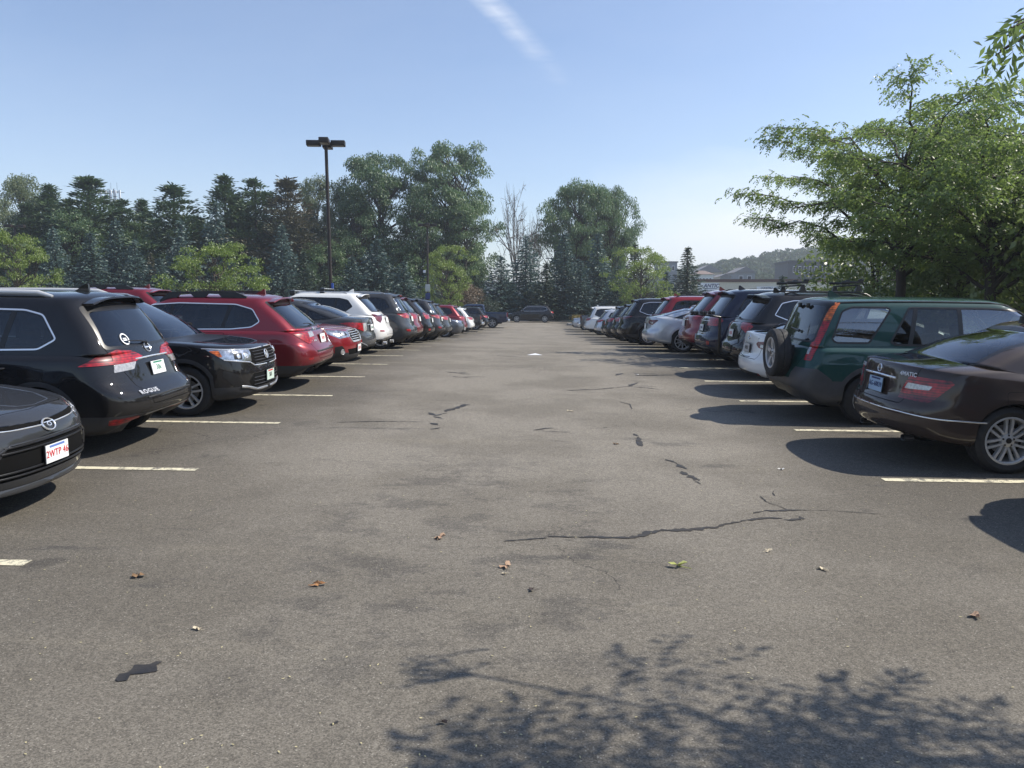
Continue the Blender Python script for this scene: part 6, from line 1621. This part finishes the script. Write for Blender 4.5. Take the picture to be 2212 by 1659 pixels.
for a in [(820, 330, 96, 92, 'locust', 0, 'locustd'), (972, 312, 98, 92, 'locust', 1, None), (1000, 440, 94, 62, 'ash', 0, 'locust'), (905, 400, 93, 60, 'ash', 1, 'locustd'), (1252, 394, 100, 96, 'locust', 2, None), (1312, 404, 101, 78, 'locust', 2, None), (770, 430, 92, 60, 'ash', 0, 'locustd'), (700, 520, 88, 60, 'ash', 1, 'locust'),
          (42, 378, 97, 62, 'ash', 0, None), (160, 455, 86, 62, 'ash', 1, 'locust'), (678, 382, 97, 50, 'ash', 0, None), (738, 384, 95, 44, 'ash', 1, None), (590, 470, 95, 60, 'ash', 0, 'locust'), (270, 480, 92, 60, 'ash', 1, 'locust'), (430, 500, 93, 60, 'ash', 0, 'locustd'), (870, 520, 92, 60, 'ash', 1, 'locust'), (-20, 430, 90, 60, 'ash', 1, None), (225, 462, 95, 60, 'ash', 0, 'locustd'), (345, 470, 95, 60, 'ash', 1, 'locustd'), (520, 462, 96, 66, 'ash', 0, 'locustd'), (90, 470, 96, 60, 'ash', 1, 'locustd'), (640, 462, 95, 60, 'ash', 0, 'locust')]:
    tree_at(a[0], a[1], a[2], a[3], a[4], a[5], LF[a[6]] if a[6] else None)
tree_at(1112, 396, 90, 52, 'bare'); tree_at(1150, 455, 92, 30, 'bare')
for a in [(465, 524, 41, 112, 0), (965, 530, 73, 60, 1), (28, 498, 45, 76, 0), (1384, 534, 75, 76, 1)]: tree_at(a[0], a[1], a[2], a[3], 'young', a[4])
tree_at(1005, 612, 78, 44, 'bush', 0, LF['rust']); tree_at(1050, 640, 78.5, 30, 'bush', 1, LF['spruce2'])
for k, (u, v) in enumerate([(60, 590), (160, 600), (240, 598), (310, 600), (430, 590), (520, 604), (585, 600), (690, 606), (745, 600), (860, 606), (910, 600), (1105, 622), (1165, 610), (1245, 606), (1315, 604), (1400, 600)]):
    tree_at(u, v + 8, 85 + (k % 3), 58, 'bush', k % 2, LF['spruce2'])
# labels by what each looks like and its order from the left
names = {'spruce': ('dense blue-green spruce', 'among the spruces behind the lot'), 'pine': ('tall dark pine', 'among the pines on the skyline at left'), 'locust': ('great feathery locust', 'on the skyline'), 'ash': ('rounded light green broadleaf', 'in the background tree belt'),
         'young': ('young yellow-green honey locust', 'standing over the parked cars'), 'bush': ('low dark shrub', 'under the trees at the far edge'), 'bare': ('leafless dead tree', 'against the sky')}
for kind in names:
    l = sorted([q for q in _tr if q[1] == kind], key=lambda q: q[0])
    for i, (u, k_, r, lm) in enumerate(l):
        a, b = names[kind]; extra = ' browning' if lm is LF['brown'] else (' rusty' if lm is LF['rust'] else '')
        r['label'] = '%s%s, %s from the left %s' % (a, extra, ORD[i], b); r['group'] = {'spruce': 'spruces behind the lot', 'pine': 'pines on the skyline', 'locust': 'locusts on the skyline', 'ash': 'broadleaf trees in the belt', 'young': 'young honey locusts in the lot', 'bush': 'shrubs at the far edge', 'bare': 'leafless trees'}[kind]
# ---- honey locusts right of the lot
def fronds(P, A, n_l=7, L=.17, seed=0, lw=.030, ll=.055):
    """compound leaves: a string of small leaflets either side of a drooping stalk"""
    g = np.random.default_rng(seed); P = np.asarray(P); A = np.asarray(A); A = A / np.linalg.norm(A, axis=1, keepdims=True)
    S = np.cross(A, np.array([0, 0, 1.0]) + g.normal(size=A.shape) * .35); S /= np.linalg.norm(S, axis=1, keepdims=True) + 1e-9
    cen = []; ax = []
    for k in range(n_l):
        t = (k + .5) / n_l; base = P + A * (L * t) - np.array([0, 0, 1]) * (L * .55 * t * t)
        for sg in (-1, 1): cen.append(base + S * sg * ll * .5); ax.append(S * sg + A * .45 + g.normal(size=A.shape) * .18 - np.array([0, 0, .25]))
    cen.append(P + A * L * 1.05 - np.array([0, 0, 1]) * L * .6); ax.append(A - np.array([0, 0, .6]))
    cen = np.concatenate(cen); ax = np.concatenate(ax)
    return quads('leaves', cen, ax, ll * (.8 + .4 * g.random(len(cen))), lw, .1, .2)
def near_locust(x, y, H, Rc, seed, label, limbs=15, dens=1.0, lo=.32, n_l=4, L=.20):
    g = np.random.default_rng(seed); z = gz(x, y); root = empty('honey_locust', (x, y, z)); P = []; A = []; mb = MB()
    top = Vector((g.normal() * .2, g.normal() * .2, H * .66))
    mb.tube([(0, 0, -.1), (0.02, 0, .6), (.05, .04, H * .28), (top.x * .5, top.y * .5, H * .5), tuple(top), (top.x, top.y, H * .80)], [.17, .14, .125, .10, .05, .02], 10)
    for i in range(limbs):
        t = (i + .5) / limbs; a = i * 2.4 + g.normal() * .25; r = Rc * (1.0 - .30 * t) * (.82 + .32 * g.random()); z0 = H * (.30 + .36 * t); rise = H * (lo - .26 + (1.00 - lo - .36) * t)
        p0 = Vector((.05, .04, z0)); d = Vector((math.cos(a), math.sin(a), 0)); pts = [p0]; ns = 7
        for k in range(1, ns + 1):
            s = k / ns; w = Vector(g.normal(size=3)) * .09
            pts.append(p0 + d * r * s ** (1.0 + .35 * t) + Vector((0, 0, rise * (s ** .55))) + w)
        mb.tube(pts, [.055 * (1 - .95 * k / ns) + .002 for k in range(ns + 1)], 6, cap=False)
        for _ in range(int(60 * dens)):
            c = pts[-1] + Vector((g.normal() * .28, g.normal() * .28, g.normal() * .09 + .02)); P.append(tuple(c)); ang = a + g.normal(); A.append((math.cos(ang), math.sin(ang), -.15 + .3 * g.normal()))
        for k in range(2, ns + 1):
            for q in range(3):
                b = a + (g.choice([-1, 1]) * (.35 + .75 * g.random())) * (1 if k < ns else .5); l = (.55 + .75 * g.random()) * (1.15 - .45 * k / ns) * Rc / 4.2
                s0 = pts[k - 1].lerp(pts[k], g.random()); e = s0 + Vector((math.cos(b) * l, math.sin(b) * l, l * (.05 + .14 * g.random()))); mid = s0.lerp(e, .5) + Vector(g.normal(size=3)) * .05
                mb.tube([s0, mid, e], [.014, .010, .004], 4, cap=False)
                m = int(38 * dens * l / .8)
                for _ in range(m):
                    s = g.random() ** .8; c = s0.lerp(e, s) + Vector((g.normal() * .20, g.normal() * .20, g.normal() * .035 - .01))
                    P.append(tuple(c)); ang = b + g.normal() * .9; A.append((math.cos(ang), math.sin(ang), -.15 + .3 * g.normal()))
    cm = fronds(P, A, n_l, L, seed, .042, .085); cm.materials.append(LF['near'])
    o = bpy.data.objects.new('crown', cm); C.objects.link(o); o.parent = root; mb.build('trunk', BARK, root, 60, False)
    tag(root, label, 'tree', 'honey locusts right of the lot'); return root
near_locust(10.2, 21.6, 7.1, 4.0, 12, 'spreading honey locust standing left of its twin, behind the green crossover', 22, .40, .50)
near_locust(10.9, 18.6, 5.4, 3.9, 21, 'spreading honey locust with the thickest trunk, at the right frame edge', 22, .40, .50)
near_locust(13.4, 24.5, 7.6, 4.4, 8, 'honey locust partly hidden between and behind the two large ones at right', 15, .5, .4)
for k, (x, y, s, h) in enumerate([(12.5, 17.0, 1.0, 1.05), (14.6, 20.2, 1.2, 1.15), (12.8, 22.8, 1.0, .80), (15.5, 26.5, 1.2, 1.1), (13.6, 30.5, 1.2, .95), (12.0, 27.0, .9, .70), (16.5, 17.2, 1.2, 1.35), (13.5, 14.6, 1.1, 1.15), (19.5, 31.0, 1.5, 1.4)]):
    plant('shrub', BU[k % 2][0], BU[k % 2][1], LF['bush'], (x, y, gz(x, y) - .05), (s, s, s * h), k * 1.1, '%s tall leafy shrub, counting back from the camera, in the thicket right of the lot' % ORD[sorted([17.0, 20.2, 22.8, 26.5, 30.5, 27.0, 17.2, 14.6, 31.0]).index(y)], 'shrub', 'thicket right of the lot', cname='crown')
# ---- the tree beside the camera: its hanging branch shows at top right, its shade falls across the foreground
def overhead_tree():
    g = np.random.default_rng(17); tx, ty = 8.9, 3.2; z0 = gz(tx, ty); root = empty('walnut_tree', (tx, ty, z0)); mb = MB(); P = []; A = []
    mb.tube([(0, 0, -.2), (0, 0, 1.5), (-.1, .05, 3.0), (-.3, .1, 5.0), (-.4, .1, 6.8)], [.22, .18, .15, .10, .03], 10)
    shapes = [([(920, 1600), (1360, 1655)], 5), ([(1380, 1450), (1430, 1460)], 1), ([(1500, 1590), (2200, 1655)], 6), ([(1700, 1540), (2060, 1580)], 4), ([(900, 1720), (2400, 1900)], 14), ([(2280, 1620), (2900, 1900)], 10)]
    cl = []
    for (a, b), n in shapes:
        for k in range(n):
            u = a[0] + (b[0] - a[0]) * g.random(); v = a[1] + (b[1] - a[1]) * g.random(); q = pix(u, v); h = 3.6 + .7 * g.random()
            cl.append(Vector((q.x + KX * h - tx, q.y + KY * h - ty, h)))
    for c in cl:
        b0 = Vector((-.2, .05, min(5.5, c.z * .85))); mid = b0.lerp(c, .55) + Vector(g.normal(size=3)) * .15 + Vector((0, 0, .1))
        mb.tube([b0, mid, c], [.018, .012, .005], 5, cap=False)
        a0 = g.random() * 6.28
        for k in range(7): an = a0 + k * .9 + g.normal() * .12; P.append(tuple(c + Vector((math.cos(an) * .05, math.sin(an) * .05, g.normal() * .04)))); A.append((math.cos(an), math.sin(an), .15 * g.normal()))
    # hanging branch
    tip = pdir(2120, 215, 4.25) - root.location; b1 = pdir(2230, 40, 4.3) - root.location
    tips = [((2185, 60), (2130, 150)), ((2200, 90), (2150, 200)), ((2215, 60), (2180, 150)), ((2160, 110), (2112, 150)), ((2190, 50), (2150, 90)), ((2225, 110), (2195, 190)), ((2230, 30), (2165, 60)), ((2215, 20), (2190, 100)), ((2170, 80), (2120, 100)), ((2240, 60), (2200, 60)), ((2150, 120), (2140, 215))]
    hub = pdir(2380, 0, 4.1) - root.location
    mb.tube([Vector((-.2, .05, 4.6)), (Vector((-.2, .05, 4.6)) + hub) * .5 + Vector((0, 0, .5)), hub], [.03, .016, .010], 6)
    P2 = []; A2 = []
    for k, (a, b) in enumerate(tips):
        ya = 3.95 + .03 * k; p = pdir(a[0], a[1], ya) - root.location; q = pdir(b[0], b[1], ya + .05) - root.location
        mb.tube([hub, hub.lerp(p, .6) + Vector((0, 0, .03)), p], [.010, .006, .004], 4, cap=False); d = (q - p); L = d.length; d.normalize()
        s = d.cross(Vector((0, 1, 0))).normalized()
        n = max(4, int(L / .030))
        for i in range(n + 1):
            t = i / n; base = p + d * L * t
            for sg in (-1, 1):
                P2.append(tuple(base + s * sg * .026 + Vector(g.normal(size=3)) * .005)); A2.append(tuple(s * sg + d * .75 + Vector(g.normal(size=3)) * .15 + Vector((0, 0, -.25))))
    P2 = np.array(P2); A2 = np.array(A2)
    m2 = quads('leaves', P2, A2, .060, .022, .12, .0)
    m1 = fronds(P, A, 6, .36, 3, .042, .095)
    bm = bmesh.new(); bm.from_mesh(m1); bm.from_mesh(m2); bm.to_mesh(m1); bm.free()
    m1.materials.append(LF['near']); o = bpy.data.objects.new('crown', m1); C.objects.link(o); o.parent = root; mb.build('trunk', BARK, root, 60, False)
    tag(root, 'tree at the right frame edge whose leafy branch hangs into the top right corner', 'tree')
overhead_tree()

# ================================================================== buildings beyond
BRICK = mat('painted_brick', (.72, .67, .54), .85, var=.08, vscale=6); ROOFB = mat('coping_brown', (.10, .045, .035), .6, var=.1); DWIN = mat('dark_window', (.02, .025, .03), .12)
def window_grid(root, x0, x1, z0, z1, nx, nz, y, w, h, wall=.0):
    for i in range(nx):
        for j in range(nz):
            cx = x0 + (x1 - x0) * (i + .5) / nx; cz = z0 + (z1 - z0) * (j + .5) / nz
            mb = MB(); mb.box((cx, y - .03, cz), (w, .06, h)); f = mb.build('window', INK_W, root, None)
            mb = MB(); mb.box((cx, y - .07, cz), (w * .84, .02, h * .84)); mb.build('pane', DWIN, f, None)
def warehouse():
    a = pdir(1508, 603, 135); zb = gz(40, 135); x0 = a.x; H = a.z - zb; root = empty('warehouse', (x0, 135, zb)); w = 34
    mb = MB(); mb.box((w / 2, 10, H / 2 - .25), (w, 20, H - .5)); mb.build('wall', BRICK, root, None)
    mb = MB(); mb.box((w / 2, 10, H - .25), (w + .3, 20.3, .5)); mb.build('coping', ROOFB, root, None)
    mb = MB(); mb.box((7.6, -.03, 1.5), (9.5, .1, 3.6)); mb.build('garage_door', DWIN, root, None)
    mb = MB(); mb.box((9.6, -.12, 4.05), (1.3, .16, .9), bev=.05); l = mb.build('wall_lamp', TRIMB, root, 30); mb = MB(); mb.box((9.6, -.22, 4.02), (.8, .04, .45)); mb.build('lamp_glass', BRICK, l, None)
    tag(root, 'long low cream brick warehouse with a brown coping', 'building')
    def sign(u0, u1, v0, v1, lines, label):
        p = pdir(u0, v0, 134.7); q = pdir(u1, v1, 134.7); W_, H_ = q.x - p.x, p.z - q.z
        r = empty('wall_sign', ((p.x + q.x) / 2, 134.72, (p.z + q.z) / 2)); mb = MB(); mb.box((0, 0, 0), (W_, .12, H_)); mb.build('panel', INK_W, r, None)
        for txt, s, dx, dz, sh in lines:
            t = text_mesh(txt, s * H_, .01, True, shear=sh); o = link_mesh('lettering', t, r, INK_B); o.rotation_euler = (math.pi / 2, 0, 0); o.location = (dx * W_, -.075, dz * H_)
        if len(lines) > 1 and lines[0][4]: mb = MB(); mb.box((.1 * W_, -.07, -.06 * H_), (.6 * W_, .03, .05 * H_)); mb.build('underline', INK_B, r, None)
        tag(r, label, 'sign')
    sign(1508, 1553, 611, 633, [('ANTIC', .50, .12, .20, .25), ('and Equipment', .24, .08, -.28, 0)], 'white wall sign reading ANTIC with an underline on the cream warehouse')
    sign(1635, 1690, 619, 630, [('CONSTRU', .50, -.12, .20, 0), ('EQUIP', .42, -.08, -.26, 0)], 'white wall sign reading CONSTRU EQUIP right on the cream warehouse')
warehouse()
def house(name, u0, u1, v0, v1, Y, wall, roof, label, rooftype='gable', wins=(3, 1), depth=9):
    p = pdir(u0, v1, Y); q = pdir(u1, v0, Y); w = q.x - p.x; zb = p.z - 5; H = q.z - zb; root = empty(name, (p.x, Y, zb)); he = H - (0.0 if rooftype == 'flat' else min(3.0, w * .28))
    mb = MB(); mb.box((w / 2, depth / 2, he / 2), (w, depth, he)); mb.build('wall', wall, root, None)
    mb = MB()
    if rooftype == 'flat': mb.box((w / 2, depth / 2, H + .15), (w + .5, depth + .5, .35))
    elif rooftype == 'gable': mb.prism([(-.4, he - .05), (w / 2, H), (w + .4, he - .05)], -.4, depth + .4)
    else: mb.add([(-.4, -.4, he), (w + .4, -.4, he), (w + .4, depth + .4, he), (-.4, depth + .4, he), (w * .3, depth / 2, H), (w * .7, depth / 2, H)], [(0, 1, 5, 4), (1, 2, 5), (2, 3, 4, 5), (3, 0, 4), (0, 3, 2, 1)])
    mb.build('roof', roof, root, None); window_grid(root, w * .08, w * .92, he - 2.6, he - .6, wins[0], wins[1], 0, w / wins[0] * .42, 1.4); tag(root, label, 'house'); return root
SID = mat('siding_grey', (.24, .26, .28), .8, var=.1); SIDW = mat('siding_white', (.78, .78, .74), .8, var=.06); SHNG = mat('shingle_brown', (.20, .15, .13), .9, var=.2); SHG = mat('shingle_grey', (.20, .20, .21), .9, var=.15); DGB = mat('cladding_dark', (.10, .105, .12), .6, var=.1); SIDT = mat('siding_tan', (.48, .42, .33), .8, var=.1)
house('house', 1424, 1463, 567, 600, 215, SID, SHG, 'grey flat roofed house left of the warehouse behind a yellow tree', 'flat', (3, 1))
house('house', 1507, 1541, 583, 603, 200, SIDW, SHNG, 'white house with a brown hipped roof above the warehouse', 'hip', (4, 1))
house('house', 1556, 1578, 591, 603, 200, SID, SHG, 'small grey gable roof peeping over the warehouse', 'gable', (1, 1))
house('house', 1588, 1632, 576, 603, 205, SID, SHG, 'grey gabled house right of the small gable over the warehouse', 'gable', (2, 1))
house('house', 1502, 1560, 572, 590, 260, SIDT, SHG, 'long tan house with a low roof below the wooded hill', 'gable', (6, 1))
house('apartment_block', 1700, 1800, 566, 645, 170, DGB, DGB, 'dark grey building with window bands seen through the honey locust', 'flat', (7, 1))
def band_block():
    root = empty('long_building', pdir(1040, 640, 128)); 
    mb = MB(); mb.box((11, 5, -1), (30, 10, 6.2)); mb.build('wall', SIDW, root, None); mb = MB(); mb.box((11, 5, 2.2), (30.5, 10.5, .25)); mb.build('roof', SHG, root, None)
    window_grid(root, -3, 25, -.6, 1.4, 9, 1, 0, 1.2, 1.2); tag(root, 'long white building glimpsed between the spruces at the lane end', 'building')
band_block()
def billboard():
    a = pdir(1197, 507, 128); b = pdir(1330, 560, 128); W_, H_ = b.x - a.x, a.z - b.z; root = empty('billboard', ((a.x + b.x) / 2, 128, gz(5, 128)))
    cz = (a.z + b.z) / 2 - root.location.z; mb = MB(); mb.box((0, 0, cz), (W_, .4, H_)); mb.build('panel', mat('billboard_dark', (.035, .05, .06), .6, var=.3, vscale=.5), root, None)
    mb = MB(); mb.box((0, -.22, cz + H_ / 2 - .3), (W_, .06, .6)); mb.build('blue_strip', mat('billboard_blue', (.03, .09, .38), .5), root, None)
    mb = MB(); mb.tube([(0, 1, -.5), (0, 1, cz)], .45, 12); mb.build('post', SID, root, 40)
    mb = MB(); zc = cz - H_ / 2 + .1
    mb.box((-.3, -.8, zc), (W_ + 2.2, .9, .12))
    for k in range(14):
        x = -W_ / 2 - 1.3 + k * (W_ + 2) / 13; mb.tube([(x, -1.2, zc), (x, -1.2, zc + 1.1)], .04, 4)
    mb.tube([(-W_ / 2 - 1.3, -1.2, zc + 1.1), (W_ / 2 + .7, -1.2, zc + 1.1)], .04, 4); mb.build('catwalk', SID, root, None)
    tag(root, 'dark billboard with a blue top edge and catwalk behind the round locust', 'billboard')
billboard()
def mast():
    p = pdir(246, 470, 150); root = empty('antenna_mast', (p.x, 150, gz(0, 140))); zt = pdir(246, 408, 150).z - root.location.z
    mb = MB()
    for s, c in ((-1, -1), (1, -1), (0, 1)): mb.tube([(s * .8, c * .6, -.5), (s * .45, c * .35, zt)], .07, 4)
    for k in range(12):
        z = zt * k / 12; mb.tube([(-.7, -.5, z), (.7, -.5, z + zt / 12)], .03, 3); mb.tube([(.7, -.5, z), (-.7, -.5, z + zt / 12)], .03, 3)
    for z in (zt - .6, zt - 2.2): mb.tube([(-1.9, -.6, z), (1.9, -.6, z)], .05, 4); mb.tube([(-1.9, .8, z), (1.9, .8, z)], .05, 4)
    for x in (-1.4, 0, 1.2): mb.tube([(x, -.5, zt - 1), (x, -.5, zt + 1.1)], .03, 3)
    mb.build('lattice', mat('mast_steel', (.20, .21, .23), .5, .5), root, None)
    for x in (-1.9, -.95, 0.05, .95, 1.8):
        mb = MB(); mb.box((x, -.8, zt - 1.4), (.34, .2, 2.1), bev=.04); mb.build('antenna_panel', INK_W, root, 30)
    tag(root, 'lattice phone mast with white antenna panels above the pines at left', 'mast')
mast()
# ---- wooded hill
def hill_h(x, y):
    u = (x - 60) / 60; return 21 * max(0, min(1, (x - 38) / 110)) ** .9 * math.exp(-((y - 430) / 110) ** 2) + 4 * math.exp(-((y - 400) / 120) ** 2) * (1 if x > 30 else math.exp(-((x - 30) / 60) ** 2))
def hillm():
    xs_ = list(np.arange(-60, 420, 12.0)); ys_ = list(np.arange(230, 640, 12.0)); V = []; F = []
    for y in ys_:
        for x in xs_: V.append((x, y, gz(0, 130) + hill_h(x, y) - .5))
    nx = len(xs_)
    for j in range(len(ys_) - 1):
        for i in range(nx - 1): F.append((j * nx + i, j * nx + i + 1, (j + 1) * nx + i + 1, (j + 1) * nx + i))
    me = bpy.data.meshes.new('hill'); me.from_pydata(V, [], F); me.polygons.foreach_set('use_smooth', [True] * len(F)); tag(link_mesh('hill', me, None, EARTH), kind='structure')
    g = np.random.default_rng(3); P = []; A = []
    for k in range(900):
        y = 300 + 190 * g.random(); x = 34 + 330 * g.random() ** 1.2; h = hill_h(x, y)
        if h < 1.5: continue
        z = gz(0, 130) + h; s = 3.2 + 1.6 * g.random(); m = 120
        o = g.normal(size=(m, 3)); o /= np.linalg.norm(o, axis=1, keepdims=True); o *= s; o[:, 2] = np.abs(o[:, 2]) * 1.25 + .5; c = np.array([x, y, z + 2.5]); P.append(c + o); A.append(g.normal(size=(m, 3)))
    P = np.concatenate(P); A = np.concatenate(A); me = quads('wooded_slope', P, A, 1.7, 1.3, .1, .1); o = link_mesh('wooded_slope', me, None, LF['wood']); tag(o, 'dark green wood covering the far hill at right', 'wood', kind='stuff')
hillm()
# ---- planted kerb island at the far end of the right row, litter, leaves
def island():
    p = pix(1228, 703); x, y = p.x, p.y; z = gz(x, y)
    mb = MB(); mb.box((3.0, 1.3, .0), (6.0, 2.6, .34), 0, bev=.03); o = mb.build('kerb_island', CONC, None, 30); o.location = (x, y, z); tag(o, kind='structure')
    g = np.random.default_rng(4); P = []; A = []
    for k in range(260):
        a = g.random() * 6.28; P.append((x + .9 + g.normal() * .25, y + 1.0 + g.normal() * .25, z + .45 + g.random() * .35)); A.append((math.cos(a) * .4, math.sin(a) * .4, 1))
    o = link_mesh('grass_tuft', quads('grass_tuft', P, A, .75, .05, .2, 0), None, mat('dry_grass', (.32, .25, .09), .9, var=.3)); tag(o, 'dry yellow grass tuft on the kerb island at the end of the right row', 'grass tuft')
island()
def fallen(u, v, s, col, label, seed, crinkle=.35):
    g = np.random.default_rng(seed); p = pix(u, v); n = 12; V = [(0, 0, .25 * s * crinkle)]; F = []
    for k in range(n):
        a = 6.283 * k / n; r = s * (.5 + .28 * math.cos(2.5 * a + seed) + .12 * g.normal()) ; V.append((r * math.cos(a), r * math.sin(a) * .8, s * crinkle * g.random()))
    for k in range(n): F.append((0, 1 + k, 1 + (k + 1) % n))
    mb = MB(); mb.add(V, F); mb.tube([(0, 0, .1 * s), (s * .9, s * .2, .05 * s)], s * .03, 4)
    o = mb.build('fallen_leaf', mat('leaf_litter_%s' % col, {'tan': (.34, .22, .14), 'brown': (.20, .12, .06), 'pale': (.55, .47, .33), 'green': (.38, .40, .12), 'orange': (.36, .18, .07), 'dark': (.05, .035, .03), 'white': (.65, .64, .60)}[col], .7, var=.3, vscale=60), None, None, False)
    o.location = (p.x, p.y, p.z + .004); o.rotation_euler = (0, 0, g.random() * 6.28); tag(o, label, 'leaf', 'fallen leaves on the asphalt')
for k, (u, v, s, c, l) in enumerate([(300, 1246, .075, 'brown', 'crinkled brown leaf below the end of the nearest left stall line'), (428, 1360, .045, 'pale', 'pale torn leaf above the dark tar patch at lower left'), (690, 1265, .075, 'orange', 'flat orange leaf in the lower left of the lane'),
    (951, 1162, .075, 'tan', 'pinkish tan leaf with a stalk left of the long sealed crack'), (1093, 1225, .075, 'tan', 'curled tan leaf just below the left end of the long sealed crack'), (1090, 1241, .035, 'pale', 'tiny pale leaf directly under the curled tan leaf'), (1150, 1276, .05, 'dark', 'small dark shrivelled leaf at the middle bottom'),
    (1466, 1226, .095, 'green', 'large yellow-green leaf under the long sealed crack'), (1660, 1192, .05, 'pale', 'small pale leaf right of the yellow-green leaf'), (1778, 1231, .05, 'pale', 'pale leaf lower right of the sealed crack hook'), (1687, 1015, .05, 'white', 'whitish leaf left of the rounded shadow at right'),
    (2105, 1332, .06, 'tan', 'tan leaf near the right frame edge above the tree shade'), (1537, 779, .14, 'orange', 'orange leaf in the shade before the green crossover'), (955, 1563, .035, 'dark', 'small dark leaf inside the tree shade at bottom'), (1376, 690 + 120, .05, 'white', 'white scrap in the middle distance of the lane'), (1232, 889, .06, 'pale', 'pale curled scrap in the centre of the lane'), (1330, 960, .05, 'brown', 'brown scrap left of the vertical sealed crack')]):
    fallen(u, v, s, c, l, k + 2)
def litter():
    g = np.random.default_rng(8); P = []; A = []
    for k in range(420):
        y = 2.8 + 12 * g.random() ** 1.5; x = (g.random() * 2 - 1) * min(4, .3 + y * .7); P.append((x, y, gz(x, y) + .006)); a = g.random() * 6.28; A.append((math.cos(a), math.sin(a), 0))
    o = link_mesh('leaf_litter', quads('leaf_litter', P, A, .011 + .013 * g.random(420), .008, 0, .97), None, mat('litter', (.50, .44, .24), .8, var=.4, vscale=3)); tag(o, 'tiny yellow leaf crumbs scattered over the asphalt', 'litter', kind='stuff')
litter()
p = pix(1156, 767); mb = MB(); mb.add([(-.22, -.06, .006), (.20, -.09, .006), (.12, .10, .01), (-.10, .12, .02), (0, .0, .05)], [(0, 1, 4), (1, 2, 4), (2, 3, 4), (3, 0, 4)]); o = mb.build('paper_scrap', INK_W, None, None, False); o.location = p; tag(o, 'white crumpled paper lying in the middle of the far lane', 'paper')

# ================================================================== summer haze over the whole place
hm = bpy.data.materials.new('haze'); hm.use_nodes = True; ht = hm.node_tree; ht.nodes.clear()
ho = N(ht, 'ShaderNodeOutputMaterial'); hv = N(ht, 'ShaderNodeVolumePrincipled'); hv.inputs['Density'].default_value = HAZE; hv.inputs['Color'].default_value = (.86, .92, 1, 1); hv.inputs['Anisotropy'].default_value = .35
ht.links.new(hv.outputs[0], ho.inputs['Volume'])
mb = MB(); mb.box((0, 300, 30), (3300, 3800, 64)); hz_ = mb.build('haze', hm, None, None); tag(hz_, 'thin pale summer haze lying over the whole place', 'haze', kind='stuff')
